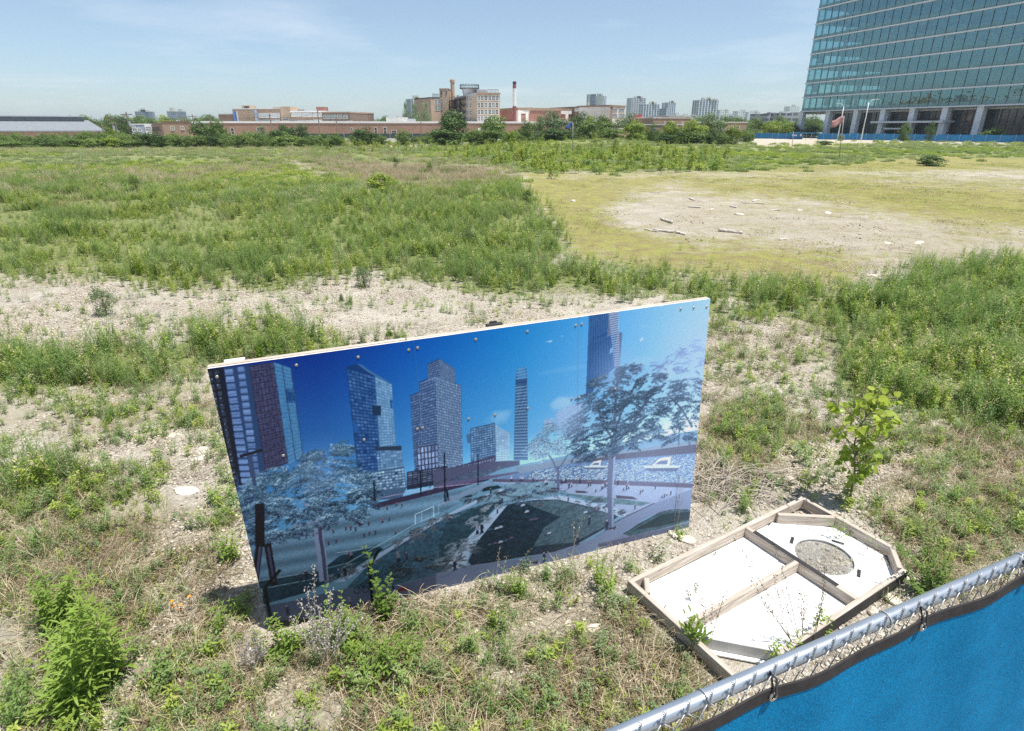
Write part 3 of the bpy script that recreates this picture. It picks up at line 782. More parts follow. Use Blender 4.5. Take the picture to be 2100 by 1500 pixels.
def blobs_people(pts, z, hgt, cols):
    hgt = hgt*0.78
    for (x, y) in pts:
        bx, by = bp((x, y), z); h = hgt*(0.85+0.3*prng.random()); c = cols[prng.integers(len(cols))]
        line_ = lambda p, q, w_, cc, a_=1.0: fillb([(p[0]-w_/2, p[1]), (q[0]-w_/2, q[1]), (q[0]+w_/2, q[1]), (p[0]+w_/2, p[1])], cc, a_)
        fillb([(bx, by), (bx+1, by+2), (bx-h*0.9, by-h*0.32), (bx-h*0.95, by-h*0.36)], (25,35,45), 0.6)
        lw = h*0.11
        line_((bx-h*0.08, by), (bx-h*0.01, by+h*0.45), lw, (35,35,55)); line_((bx+h*0.10, by+h*0.02), (bx+h*0.02, by+h*0.45), lw, (30,30,50))
        line_((bx, by+h*0.42), (bx, by+h*0.82), h*0.22, c)
        line_((bx+h*0.14, by+h*0.45), (bx+h*0.10, by+h*0.78), lw*0.8, c)
        line_((bx+h*0.01, by+h*0.84), (bx+h*0.01, by+h), h*0.12, (150,120,125))
def paint():
    # sky
    gy, gx = np.meshgrid(np.linspace(0, 1, HB), np.linspace(0, 1, WB), indexing='ij')
    xs = [0, .17, .36, .55, .72, .86, 1.0]
    top = np.array([(0,38,108),(0,42,116),(3,76,154),(20,116,178),(68,148,200),(118,176,216),(162,198,224)], float)
    low = np.array([(60,125,170),(70,135,180),(98,162,204),(114,174,212),(130,180,216),(150,192,222),(175,202,228)], float)
    for c in range(3):
        t = np.interp(gx, xs, top[:, c]); l = np.interp(gx, xs, low[:, c])
        v = np.clip((gy-0.47)/0.53, 0, 1)**0.95
        ART[..., c] = l+(t-l)*v
    # clouds on the print
    n1 = fbm(gx*14, gy*9, 201, 5)
    for (cx, cy, rx, ry, am) in [(460,940,120,70,.75),(900,830,90,50,.6),(1010,560,260,20,.12),(1500,520,90,40,.3),(1690,590,60,60,.6),(380,1010,100,40,.5)]:
        c = bp((cx, cy), z6); e = bp((cx+rx, cy), z6); f_ = bp((cx, cy+ry), z6)
        d = ((gx*WB-c[0])/abs(e[0]-c[0]))**2+((gy*HB-c[1])/abs(f_[1]-c[1]))**2
        wv = np.clip((1.3-d)*1.0+(n1-0.5)*3.0, 0, 1)*am*(d < 1.8)
        ART[:] = ART*(1-wv[..., None])+np.array([172,196,214])*wv[..., None]
    # ----- tower in the left corner of the print
    poly([(60,556),(182,543),(330,1400),(370,1640),(270,1700)], z5, (14,18,30))
    grid([(80,562),(172,550),(345,1560),(270,1570)], z5, 2, 22, .62, .66, (44,52,68), 8)
    grid([(100,600),(168,590),(340,1560),(280,1570)], z5, 2, 22, .3, .16, (120,130,165), 20, .4)
    poly([(180,543),(392,523),(505,1250),(520,1640),(300,1640),(300,1250)], z5, (33,56,92))
    poly([(180,543),(205,540),(345,1400),(320,1400)], z5, (10,18,38))
    grid([(205,548),(272,540),(420,1420),(335,1420)], z5, 1, 18, .86, .72, (96,120,164), 8)
    grid([(300,530),(352,525),(480,1400),(415,1400)], z5, 1, 18, .90, .72, (94,118,162), 8)
    grid([(205,560),(352,540),(480,1400),(335,1400)], z5, 1, 18, .9, .06, (40,50,80), 5)
    poly([(386,525),(562,500),(600,640),(668,1225),(505,1290)], z5, (42,38,62))
    grid([(392,530),(562,503),(668,1220),(508,1270)], z5, 6, 18, .62, .70, (84,82,114), 6)
    grid([(392,530),(562,503),(668,1220),(508,1270)], z5, 6, 18, .46, .54, (44,50,78), 8)
    poly([(560,500),(690,545),(778,1180),(668,1240)], z5, (62,112,152))
    poly([(645,690),(705,700),(718,795),(655,790)], z5, (18,60,110))
    for k in range(1, 26):
        v = k/26; a = lerp((560,500), (668,1240), v); b = lerp((690,545), (778,1180), v); line([a, b], z5, (38,62,92), 1.3, .8)
    for u in (0.02, .5, .98): line([lerp((560,500),(690,545),u), lerp((668,1240),(778,1180),u)], z5, (34,52,80), 2.0)
    grid([(560,500),(690,545),(778,1180),(668,1240)], z5, 12, 26, .4, .6, (96,140,172), 14, .35, .5)
    # ----- stepped glass tower
    poly([(1085,535),(1165,512),(1200,545),(1245,575),(1290,600),(1332,1270),(1320,1400),(1180,1400)], z5, (16,50,98))
    poly([(1290,600),(1412,658),(1442,1110),(1482,1108),(1500,1330),(1490,1420),(1320,1420),(1332,1270)], z5, (74,108,142))
    poly([(1160,512),(1200,520),(1240,552),(1330,605),(1410,655),(1290,600),(1245,575)], z5, (60,98,140))
    grid([(1088,545),(1290,605),(1332,1280),(1180,1300)], z5, 7, 30, .84, .70, (44,80,128), 14)
    grid([(1088,545),(1290,605),(1332,1280),(1180,1300)], z5, 28, 30, .35, .5, (92,128,170), 14, .5, .5)
    grid([(1292,605),(1412,662),(1442,1110),(1328,1130)], z5, 6, 24, .86, .74, (110,146,178), 10)
    grid([(1300,1140),(1482,1112),(1500,1400),(1325,1420)], z5, 9, 14, .84, .76, (100,132,164), 14)
    poly([(1270,812),(1335,815),(1335,885),(1275,880)], z5, (22,46,72)); poly([(1395,770),(1416,772),(1420,838),(1402,830)], z5, (28,80,135))
    poly([(1130,930),(1165,940),(1170,1010),(1140,1000)], z5, (28,80,140)); poly([(1280,1110),(1480,1100),(1482,1135),(1300,1135)], z5, (36,50,72))
    # ----- stepped grid tower
    Lc, Rc = (42,62,94), (64,86,116)
    poly([(1665,515),(1752,474),(1758,640),(1668,650)], z5, Lc); poly([(1750,474),(1866,550),(1868,660),(1756,640)], z5, Rc)
    poly([(1610,642),(1722,598),(1745,1280),(1625,1290)], z5, Lc); poly([(1545,740),(1615,710),(1640,1290),(1578,1300)], z5, Lc)
    poly([(1720,598),(1908,665),(1924,1330),(1744,1300)], z5, Rc)
    grid([(1667,520),(1752,480),(1757,630),(1670,640)], z5, 9, 9, .62, .62, (104,124,162), 10)
    grid([(1754,482),(1864,552),(1866,650),(1757,620)], z5, 11, 9, .62, .62, (112,126,158), 10)
    grid([(1612,648),(1720,604),(1742,1240),(1626,1260)], z5, 10, 32, .60, .66, (106,126,166), 12)
    grid([(1548,744),(1614,716),(1638,1250),(1578,1270)], z5, 6, 28, .60, .66, (98,120,160), 12)
    grid([(1724,606),(1906,668),(1922,1300),(1745,1280)], z5, 15, 34, .60, .68, (128,146,174), 12)
    poly([(1590,1110),(1745,1085),(1750,1270),(1600,1300)], z5, (58,58,84)); grid([(1592,1115),(1745,1090),(1750,1265),(1602,1290)], z5, 6, 4, .6, .8, (130,150,188), 20)
    # ----- low block, slim tower
    poly([(205,1055),(235,1050),(238,1118),(210,1120)], z6, (64,100,134))
    poly([(232,1010),(415,968),(425,1250),(238,1285)], z6, (50,78,112)); poly([(415,968),(465,1012),(530,1042),(530,1250),(425,1262)], z6, (112,146,176))
    grid([(236,1014),(414,974),(424,1240),(240,1275)], z6, 9, 16, .8, .62, (102,134,168), 14)
    grid([(418,978),(528,1046),(528,1245),(428,1255)], z6, 5, 15, .85, .5, (150,176,200), 12)
    poly([(583,562),(645,553),(656,640),(662,1245),(554,1245),(568,700),(572,620)], z6, (66,100,136))
    for k in range(60):
        v = k/60; line([lerp((575,575),(556,1240),v), lerp((650,560),(662,1240),v)], z6, (30,48,78) if k % 2 else (135,165,192), 1.6, .9)
    poly([(590,562),(640,556),(648,640),(580,650)], z6, (80,140,185), .7); poly([(568,650),(655,640),(656,680),(568,690)], z6, (30,60,100), .7)
    # ----- tower cut by the upper edge
    poly([(1115,150),(1262,130),(1250,330),(1322,298),(1305,560),(1200,650),(1090,810)], z6, (24,68,120))
    for k in range(42):
        v = k/42; a = lerp((1116,170),(1094,800),v); b = lerp((1264,150),(1300,600),v) if v < .3 else lerp((1322,150),(1300,640),v)
        line([a, b], z6, (70,112,160), 2.2, .75)
    for k in range(1, 9):
        u = k/9; line([lerp((1116,170),(1262,150),u), lerp((1094,800),(1300,560),u)], z6, (16,42,84), 1.6, .8)
    poly([(1262,140),(1334,140),(1330,292),(1362,300),(1342,552),(1302,560),(1320,300),(1250,326)], z6, (88,100,130))
    for k in range(24):
        v = k/24; line([lerp((1262,165),(1302,560),v), lerp((1336,150),(1345,552),v)], z6, (168,180,204), 3.0, .9)
    poly([(1270,420),(1292,405),(1290,440),(1268,462)], z6, (150,185,215), .7)
    # ----- pale blocks behind the trees
    for q in ([(780,945),(860,930),(862,1010),(780,1020)], [(872,890),(955,843),(958,1000),(872,1010)], [(955,843),(1072,812),(1075,940),(958,960)]):
        poly(q, z6, (122,152,184)); grid(q, z6, 8, 7, .7, .6, (150,176,202), 10)
    # ----- podiums and road
    poly([(1165,1300),(1500,1250),(1520,1400),(1480,1480),(1180,1500)], z5, (60,84,112)); grid([(1168,1305),(1500,1260),(1515,1400),(1180,1440)], z5, 14, 7, .8, .6, (110,134,160), 26)
    poly([(1500,65),(1800,20),(1800,150),(1500,200)], z7, (42,46,66)); grid([(1505,70),(1795,30),(1795,110),(1505,170)], z7, 8, 6, .8, .5, (86,92,116), 18)
    poly([(1780,40),(2110,0),(2110,110),(1780,160)], z7, (72,68,96)); grid([(1785,40),(2110,5),(2110,60),(1785,90)], z7, 16, 3, .5, .7, (120,118,146), 18)
    poly([(0,60),(180,10),(420,-60),(420,90),(0,190)], z8, (66,62,88)); grid([(5,60),(415,-40),(415,20),(5,110)], z8, 20, 3, .5, .6, (118,120,150), 18)
    poly([(-40,60),(400,-10),(600,-20),(600,60),(300,130),(-40,210)], z8, (74,72,96))
    foliage([(230,95,90,25),(420,60,60,25),(600,30,90,20)], z8, 700, [(50,70,90),(80,104,120),(40,56,72)], 3)
    # ----- ground of the printed park
    poly([(500,1130),(640,1066),(740,1042),(800,1034),(880,1006),(960,990),(1030,962),(1110,945),(1260,915),(1440,880),(1470,1110),(500,1345)], None, (84,122,146), 1, 7)
    poly([(1130,280),(1300,290),(2110,90),(2110,130),(1300,335)], z7, (58,46,70)); poly([(0,150),(600,60),(600,75),(0,190)], z8, (84,74,102))
    line([(1210,275),(1720,180),(2100,140)], z7, (150,120,150), 2)
    foliage([(1700,150,90,10)], z7, 60, [(50,60,70)], 3)
    # river, quay wall
    poly([(440,1385),(700,1310),(1000,1258),(1990,1178),(1980,1440),(1500,1402),(1000,1392)], z6, (74,100,138), 1, 16)
    xw = prng.random(5200); yw = prng.random(5200)**0.8
    q = [bp(p, z6) for p in [(700,1320),(1990,1190),(1975,1430),(640,1385)]]
    X = (q[0][0]*(1-xw)+q[1][0]*xw)*(1-yw)+(q[3][0]*(1-xw)+q[2][0]*xw)*yw; Y_ = (q[0][1]*(1-xw)+q[1][1]*xw)*(1-yw)+(q[3][1]*(1-xw)+q[2][1]*xw)*yw
    cc = np.where((prng.random(5200) < 0.3+0.35*xw)[:, None], np.array([[178,196,220]]), np.array([[52,72,108]])).astype(np.float32)
    strokes(X, Y_, 2+prng.random(5200)*4, prng.normal(0, .4, 5200), cc, 1)
    poly([(1000,1232),(2000,1116),(2000,1184),(1000,1268),(880,1285)], z6, (66,60,74))
    for k in range(70): u = k/70; line([lerp((1000,1235),(1905,1135),u), lerp((1000,1262),(1905,1192),u)], z6, (92,84,98), 1.4, .7)
    poly([(560,1300),(900,1245),(1300,1190),(2000,1082),(2000,1118),(1300,1205),(900,1285),(600,1345)], z6, (98,110,126), 1, 5)
    # promenade
    poly([(400,118),(800,120),(1300,128),(1990,154),(1990,360),(1700,350),(1400,380),(1100,260),(880,200),(400,145)], z8, (118,126,154), 1, 5)
    poly([(400,118),(1200,125),(1990,156),(1990,190),(1200,158),(400,140)], z8, (76,64,84))
    # lawns
    gn = lambda x_, y_: 0.75+0.5*fbm(x_/9, y_/6, 207)
    gm = lambda x_, y_: 0.9+0.22*np.sin(y_/7.0+x_/90)*1.0*0.5+0.2*(fbm(x_/3, y_/2, 209)-0.5)
    poly([(300,640),(900,430),(1300,330),(2110,128),(2110,180),(1700,400),(1300,600),(1000,700),(860,810),(330,890)], z7, (92,128,154), 1, 8, gm)
    poly([(330,890),(860,800),(1000,690),(1280,610),(1330,640),(1000,850),(880,900),(760,960),(400,1060)], z7, (30,58,74), 1, 6, gn)
    poly([(1050,930),(1330,640),(1700,425),(2000,330),(2110,300),(2110,360),(2000,560),(1800,790),(1700,835),(1300,935)], z7, (48,80,98), 1, 9, gn)
    poly([(1800,420),(2110,300),(2110,380),(1950,430)], z7, (98,126,142), 1, 7, gn)
    for q_, c_ in (([(200,300),(500,160),(860,130),(880,230),(520,290)], (88,116,130)), ([(0,600),(60,430),(350,300),(460,290),(200,560),(0,790)], (40,68,78)), ([(60,260),(300,150),(420,150),(180,290)], (80,108,122))):
        poly(q_, z8, c_, 1, 5, gn)
    poly([(330,180),(440,165),(470,185),(320,215)], z8, (28,50,56)); poly([(150,250),(250,235),(240,252),(150,260)], z8, (28,50,56))
    poly([(215,735),(330,500),(500,310),(700,275),(880,270),(1100,320),(1330,395),(1230,480),(1010,605),(860,652),(260,762)], z8, (34,52,64), 1, 8, gn)
    poly([(620,290),(880,275),(1300,380),(1230,470),(1000,590),(700,620),(780,480),(900,400),(720,330)], z8, (84,106,112), .6, 6, gn)
    poly([(930,225),(1250,255),(1580,295),(1500,318),(1150,290)], z8, (70,98,104), 1, 5, gn)
    # paths
    poly([(40,795),(180,590),(420,345),(510,310),(240,640),(205,755),(120,800)], z8, (136,150,172), 1, 5)
    poly([(500,300),(900,240),(1300,330),(1400,370),(1380,400),(1330,395),(1100,320),(880,270),(700,275)], z8, (134,146,168), 1, 5)
    poly([(960,885),(1330,650),(1700,430),(2110,225),(2110,250),(1700,455),(1380,650),(1040,880)], z7, (130,144,168), 1, 4)
    poly([(0,290),(330,150),(420,150),(0,330)], z8, (100,116,140), 1, 4)
    poly([(370,1075),(620,1030),(1050,930),(1400,915),(1740,822),(2110,770),(2110,960),(1900,985),(1400,1085),(620,1240),(410,1240)], z7, (74,80,104), 1, 5)
    poly([(-20,820),(230,757),(560,720),(900,645),(1150,560),(1400,385),(1600,300),(1990,150),(1990,345),(1700,350),(1550,400),(1380,510),(1420,540),(1990,400),(1990,460),(1180,640),(600,850),(-20,990)], z8, (96,104,132), 1, 5)
    poly([(1180,600),(1960,420),(1960,480),(1190,640)], z8, (70,70,90))
    for k in range(14):
        u = k/14; line([lerp((1180,606),(1370,530),u), lerp((1500,560),(1840,448),u)], z8, (84,84,104), 1.0, .5)
    poly([(1368,528),(1480,450),(1640,370),(1720,352),(1990,344),(1990,395),(1840,435),(1600,500),(1420,542)], z8, (48,72,76), 1, 6, gn)
    poly([(1440,500),(1660,380),(1990,350),(1980,390),(1640,470)], z8, (24,38,40), .8, 6)
    line([(1368,526),(1640,366),(1730,347),(1853,346)], z8, (40,30,42), 2.5); line([(230,757),(860,655),(1010,606),(1380,402),(1600,298)], z8, (52,34,48), 3)
    line([(205,755),(230,757)], z8, (150,150,165), 2)
    # dark hedges and tan grasses
    foliage([(550,265,350,14),(700,235,160,8),(1080,295,120,18),(1210,325,70,14),(1320,370,60,34),(400,235,120,8),(250,270,60,8)], z8, 700, [(44,52,60),(70,78,90),(26,36,44),(98,106,118)], 3, 1)
    foliage([(140,620,60,60),(60,720,60,50),(300,420,60,50),(400,320,40,20)], z8, 700, [(92,100,112),(122,128,136),(60,70,80)], 5, 1)
    foliage([(1500,560,130,28),(1640,480,80,18),(1750,410,60,14),(1150,760,90,40),(1000,830,80,24),(1950,640,70,80),(1850,740,60,50)], z7, 700, [(90,96,108),(62,66,72),(120,122,128)], 5, 1)
    foliage([(560,1190,160,36),(1150,1070,120,30),(1600,790,200,24),(1350,830,140,20),(1500,730,160,30)], z7, 900, [(34,46,52),(24,32,38),(84,100,104)], 4, 1)
    poly([(400,1180),(800,1150),(1000,1130),(1250,1060),(1240,1120),(900,1230),(420,1330)], z7, (22,30,36), .9, 5)
    # pitch lines, goal
    for ln in ([(335,887),(780,812)], [(430,932),(870,850)], [(980,668),(1290,618)], [(900,782),(1060,742),(1290,610),(1560,455),(1740,370)], [(420,932),(430,1010)]): line(ln, z7, (150,180,190), 2.0, .8)
    line([(1562,458),(1562,382),(1698,322),(1700,402)], z7, (170,195,205), 2, .9); line([(1610,440),(1612,360)], z7, (150,180,190), 1.5, .8); line([(1735,370),(1735,310),(1790,290)], z7, (150,180,190), 1.5, .7)
    # left tree
    for pts, w_ in (([(885,875),(870,700),(850,560),(843,470)], 24), ([(845,500),(848,380),(850,280)], 17), ([(846,400),(790,340),(740,300)], 9), ([(848,340),(890,290),(930,180),(960,120)], 10), ([(850,420),(920,380),(1000,370)], 7), ([(850,330),(850,240),(830,150)], 8), ([(848,420),(760,450),(650,470)], 6)):
        line(pts, z7, (118,122,150), w_)
    line([(897,872),(882,700),(860,560),(852,470)], z7, (66,64,90), 9)
    dk = [(14,30,46),(30,54,74),(70,100,124),(126,156,176),(180,202,214)]; pr_ = [.22,.24,.22,.20,.12]
    foliage([(560,420,300,60),(420,560,150,40),(330,250,90,90),(460,140,140,60),(700,200,260,110),(860,60,230,90),(1000,160,230,70),(1100,300,160,60),(1020,400,130,36),(700,320,260,60),(900,-80,140,60),(1180,220,70,40),(640,60,200,60),(420,330,160,60),(600,520,160,26)], z7, 1900, dk, 6, 2, pr_)
    # A-frame and lamps
    line([(405,610),(362,975)], z7, (20,20,34), 17); line([(410,620),(378,940)], z7, (78,70,100), 6)
    line([(465,600),(518,912)], z7, (20,20,34), 17); line([(470,620),(512,880)], z7, (70,62,92), 6); line([(408,300),(410,620)], z7, (16,20,34), 22); 
    line([(505,1200),(470,1060),(446,930),(500,860),(562,792)], z7, (18,18,24), 9); line([(1250,1060),(1230,900),(1222,770),(1296,640)], z7, (18,18,26), 8)
    line([(320,1178),(490,1130)], z5, (18,20,34), 8); line([(395,1165),(430,1390)], z5, (50,62,90), 9)
    line([(1600,60),(1605,240)], z7, (24,28,44), 4); line([(1778,-60),(1785,290)], z7, (24,28,44), 4); line([(1800,200),(1812,280)], z7, (24,28,44), 3); line([(1255,130),(1262,280)], z7, (30,34,50), 5); line([(2028,-20),(2030,160)], z7, (30,36,54), 3)
    line([(42,-80),(45,290)], z8, (24,28,44), 4); line([(290,-70),(290,165)], z8, (30,36,54), 3); line([(58,200),(62,280)], z8, (24,28,44), 3)
    # boats
    for bx, by, s_ in ((1650,1305,1.0), (1160,1300,.62)):
        poly([(bx-140*s_,by-18*s_),(bx+145*s_,by-20*s_),(bx+120*s_,by+22*s_),(bx-95*s_,by+24*s_)], z6, (150,160,184)); poly([(bx-120*s_,by),(bx+135*s_,by-2*s_),(bx+115*s_,by+24*s_),(bx-95*s_,by+24*s_)], z6, (70,72,100))
        poly([(bx-70*s_,by-20*s_),(bx-10*s_,by-72*s_),(bx+75*s_,by-88*s_),(bx+60*s_,by-20*s_)], z6, (176,186,204)); poly([(bx-50*s_,by-28*s_),(bx-5*s_,by-55*s_),(bx+50*s_,by-60*s_),(bx+45*s_,by-28*s_)], z6, (74,84,112))
    # middle and right trees
    for pts, w_ in (([(885,1470),(884,1340),(880,1290)], 9), ([(882,1330),(840,1240),(810,1200)], 5), ([(884,1320),(930,1250),(960,1200)], 5), ([(1280,1760),(1268,1440),(1285,1200),(1300,1060)], 20), ([(1300,1120),(1400,1040),(1520,840),(1620,700)], 9), ([(1302,1080),(1350,900),(1480,640)], 8), ([(1300,1100),(1230,1000),(1180,860)], 8), ([(1300,1080),(1310,840),(1330,640)], 9), ([(1780,1140),(1785,1020),(1760,900)], 6), ([(1880,1000),(1800,860),(1700,760)], 6)):
        line(pts, z6, (74,78,104), w_)
    line([(1290,1760),(1292,1440),(1306,1200)], z6, (112,118,146), 6)
    md = [(60,90,112),(96,128,148),(130,158,178),(44,68,88),(160,184,200)]
    foliage([(850,1080,150,70),(760,1140,70,50),(900,1000,100,50),(960,1120,90,60),(830,1180,100,40)], z6, 1500, md, 5, 1)
    dk2 = [(20,36,50),(34,54,72),(58,82,104),(96,122,146),(140,164,186)]
    foliage([(1270,650,110,60),(1200,760,130,60),(1150,900,140,70),(1300,800,150,80),(1120,1000,120,60),(1250,1000,160,60),(1130,1120,120,60),(1180,1190,90,30),(1400,1060,110,60),(1400,560,60,30),(1380,1140,80,40),(1450,800,120,60),(1560,640,80,40),(1560,900,130,60)], z6, 1300, dk2, 6, 2, [.26,.26,.24,.16,.08])
    foliage([(1700,560,90,50),(1760,480,80,50),(1840,420,90,60),(1900,540,80,60),(1560,560,90,40)], z6, 420, [(70,90,126),(104,124,160),(130,150,186)], 5, 1)
    foliage([(1700,700,130,60),(1850,720,110,90),(1750,820,150,70),(1860,900,90,90),(1700,1000,120,60),(1800,1070,110,40),(1550,1080,110,50),(1500,980,90,40)], z6, 1000, dk2, 6, 2, [.28,.26,.24,.14,.08])
    # people
    red = [(110,40,60),(140,70,80),(90,40,60)]; mixc = [(40,44,66),(90,44,62),(130,120,140),(44,60,84),(150,140,150),(60,40,52)]
    blobs_people([(755,560),(808,545),(955,520),(920,610),(978,595),(1048,500),(1085,500),(1122,508),(1152,470),(1218,465),(1185,550),(1223,535),(1268,530),(1320,445),(1372,430),(1418,530),(340,715),(1355,350),(1425,320),(1465,330)], z7, 20, red)
    blobs_people([(540,135),(605,135),(620,135),(700,145),(728,140),(790,165),(803,163),(910,155),(925,150),(942,145),(965,188),(985,180),(1045,150),(1110,175),(1125,172),(1165,215),(1210,200),(1215,190),(1232,185),(1245,175),(1328,165),(1370,205),(1392,200),(1408,195),(1495,230),(1512,215),(1605,195),(1655,260),(1672,262),(1692,245),(1720,240),(960,285),(455,305),(470,300),(435,375),(385,230),(1455,345)], z8, 26, mixc)
    blobs_people([(620,1130),(1065,735),(1090,715),(1440,735),(1500,720),(715,880),(760,870),(1000,850),(1045,840),(2025,530),(2055,525),(1400,940),(1080,1060)], z7, 40, [(34,40,60),(60,50,70),(110,90,110),(40,70,100)])
    blobs_people([(285,530),(320,525),(780,735),(1030,610),(1245,500),(120,800),(1115,460)], z8, 48, [(40,48,70),(34,44,60),(120,120,140)])
    for (x, y) in [(590,310),(625,318),(750,315),(655,365),(690,425),(720,420),(430,490),(460,480),(380,500),(380,610),(420,600),(460,590),(500,580),(540,560),(800,530),(820,525),(1090,370),(1130,365),(1170,355),(85,415),(20,495),(500,205),(530,200),(460,210),(710,210),(560,205)]:
        a = bp((x, y), z8); fillb([(a[0]-8,a[1]-2),(a[0]+7,a[1]),(a[0]+6,a[1]+5),(a[0]-2,a[1]+8),(a[0]-7,a[1]+4)], [(92,66,86),(140,142,158),(60,76,100)][int(x) % 3]); fillb([(a[0]-9,a[1]-3),(a[0]+7,a[1]-3),(a[0]+7,a[1]-1),(a[0]-9,a[1]-1)], (20,34,40))
    for (x, y) in [(1490,600),(1540,590),(1640,580),(1655,555),(1760,495),(1820,420),(1400,660),(1435,665),(1400,760)]:
        a = bp((x, y), z7); fillb([(a[0]-8,a[1]-2),(a[0]+7,a[1]),(a[0]+6,a[1]+5),(a[0]-2,a[1]+8),(a[0]-7,a[1]+4)], [(110,60,74),(90,96,110),(50,60,84)][int(x) % 3])
    # bicycles, toy car, dogs, benches
    for (x, y) in [(1160,945),(410,1020)]:
        for k in range(10):
            a0, a1 = k*.63, (k+1)*.63; line([(x-30+24*math.cos(a0), y+24*math.sin(a0)), (x-30+24*math.cos(a1), y+24*math.sin(a1))], z7, (20,18,28), 1.8); line([(x+32+24*math.cos(a0), y-8+24*math.sin(a0)), (x+32+24*math.cos(a1), y-8+24*math.sin(a1))], z7, (20,18,28), 1.8)
        line([(x-30,y),(x,y-40),(x+32,y-8)], z7, (20,18,28), 2); line([(x-10,y-45),(x+20,y-50)], z7, (20,18,28), 2)
    poly([(1430,960),(1515,940),(1508,918),(1480,925),(1465,905),(1450,935),(1430,940)], z7, (120,26,40))
    for (x, y) in [(705,745),(1285,490)]: poly([(x-25,y-8),(x+20,y-14),(x+26,y-30),(x+30,y-10),(x+16,y+6),(x+12,y-2),(x-16,y),(x-18,y+8)], z8, (50,36,42))
    for q_ in ([(1010,205),(1085,208),(1110,222),(1020,222)], [(1310,238),(1440,250),(1480,272),(1320,262)], [(718,168),(750,170),(755,180),(722,178)], [(828,182),(890,186),(900,196),(835,194)], [(570,150),(610,150),(612,156),(572,156)]): poly(q_, z8, (62,48,62))
    line([(1370,0),(1405,40),(1402,150)], z8, (120,120,150), 3)
    # ink paler towards the right of the print, soft pale patches, seams, scratches
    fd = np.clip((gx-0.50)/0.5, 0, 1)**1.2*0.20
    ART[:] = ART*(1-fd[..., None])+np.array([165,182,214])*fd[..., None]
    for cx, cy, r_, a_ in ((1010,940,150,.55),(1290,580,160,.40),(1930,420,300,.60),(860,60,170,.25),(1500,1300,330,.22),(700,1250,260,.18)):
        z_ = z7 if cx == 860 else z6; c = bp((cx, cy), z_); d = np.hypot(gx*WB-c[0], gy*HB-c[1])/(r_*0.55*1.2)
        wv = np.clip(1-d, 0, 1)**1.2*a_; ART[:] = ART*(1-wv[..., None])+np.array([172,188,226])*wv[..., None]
    for sx in (848, 1187):
        top_ = bp((sx, 700 if sx < 1000 else 652)); x_ = int(top_[0]); ART[:, x_-1:x_+1] = ART[:, x_-1:x_+1]*0.8+40*0.2; ART[:, x_+1] = ART[:, x_+1]*.8+200*.2
    for q_ in ([(790,365),(845,355),(830,372)], [(1490,350),(1515,328),(1520,350),(1495,372)], [(1495,252),(1550,247),(1520,255)], [(1636,105),(1660,100),(1655,112)], [(905,325),(925,320),(915,330)]): poly(q_, z6, (180,198,218), .8)
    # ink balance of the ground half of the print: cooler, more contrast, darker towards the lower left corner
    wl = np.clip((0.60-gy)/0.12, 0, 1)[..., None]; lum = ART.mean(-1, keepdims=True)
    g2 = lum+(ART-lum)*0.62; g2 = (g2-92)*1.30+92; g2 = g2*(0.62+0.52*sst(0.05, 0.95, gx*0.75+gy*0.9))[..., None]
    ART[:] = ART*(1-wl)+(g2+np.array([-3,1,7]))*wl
    ART[:] = np.clip(ART+prng.normal(0, 3.0, (HB, WB, 1)), 3, 250)
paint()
def srgb2lin(c): c = np.clip(c, 0, 1); return np.where(c <= 0.04045, c/12.92, ((c+0.055)/1.055)**2.4)

def white_paint(): return plain('white_panel', (0.80,0.80,0.79), 0.6, 0, 0.03, 2.0)
def wood(name, c1, c2, axis_scale=(1.5, 26, 26)):
    m, nt, b = newmat(name)
    col, fac, src = noise_col(nt, 1.6, c1, c2, 0.32, 0.68, 6, 'Object', 0.65, axis_scale)
    w_ = N(nt, 'ShaderNodeTexWave'); w_.inputs['Scale'].default_value = 2.2; w_.inputs['Distortion'].default_value = 9; w_.inputs['Detail'].default_value = 3; w_.bands_direction = 'Y'
    L(nt, src, w_.inputs[0])
    mp = N(nt, 'ShaderNodeMapRange'); mp.inputs['To Min'].default_value = 0.72; mp.inputs['To Max'].default_value = 1.08; L(nt, w_.outputs[1], mp.inputs[0])
    mx = N(nt, 'ShaderNodeVectorMath', operation='SCALE'); L(nt, col, mx.inputs[0]); L(nt, mp.outputs[0], mx.inputs['Scale'])
    # knots
    tc = N(nt, 'ShaderNodeTexCoord'); mm = N(nt, 'ShaderNodeMapping'); mm.inputs['Scale'].default_value = (3, 12, 12); L(nt, tc.outputs['Object'], mm.inputs[0])
    v = N(nt, 'ShaderNodeTexVoronoi'); v.inputs['Scale'].default_value = 1.2; L(nt, mm.outputs[0], v.inputs['Vector'])
    r = N(nt, 'ShaderNodeValToRGB'); r.color_ramp.elements[0].position = 0.03; r.color_ramp.elements[1].position = 0.12
    r.color_ramp.elements[0].color = (0.35,0.25,0.18,1); r.color_ramp.elements[1].color = (1,1,1,1); L(nt, v.outputs['Distance'], r.inputs[0])
    m2 = N(nt, 'ShaderNodeMix', data_type='RGBA', blend_type='MULTIPLY'); m2.inputs['Factor'].default_value = 1
    L(nt, mx.outputs[0], m2.inputs[6]); L(nt, r.outputs[0], m2.inputs[7]); L(nt, m2.outputs[2], b.inputs['Base Color'])
    b.inputs['Roughness'].default_value = 0.75; b.inputs['Specular IOR Level'].default_value = 0.25
    bm = N(nt, 'ShaderNodeBump'); bm.inputs['Strength'].default_value = 0.3; bm.inputs['Distance'].default_value = 0.002; L(nt, fac, bm.inputs['Height']); L(nt, bm.outputs[0], b.inputs['Normal'])
    return m
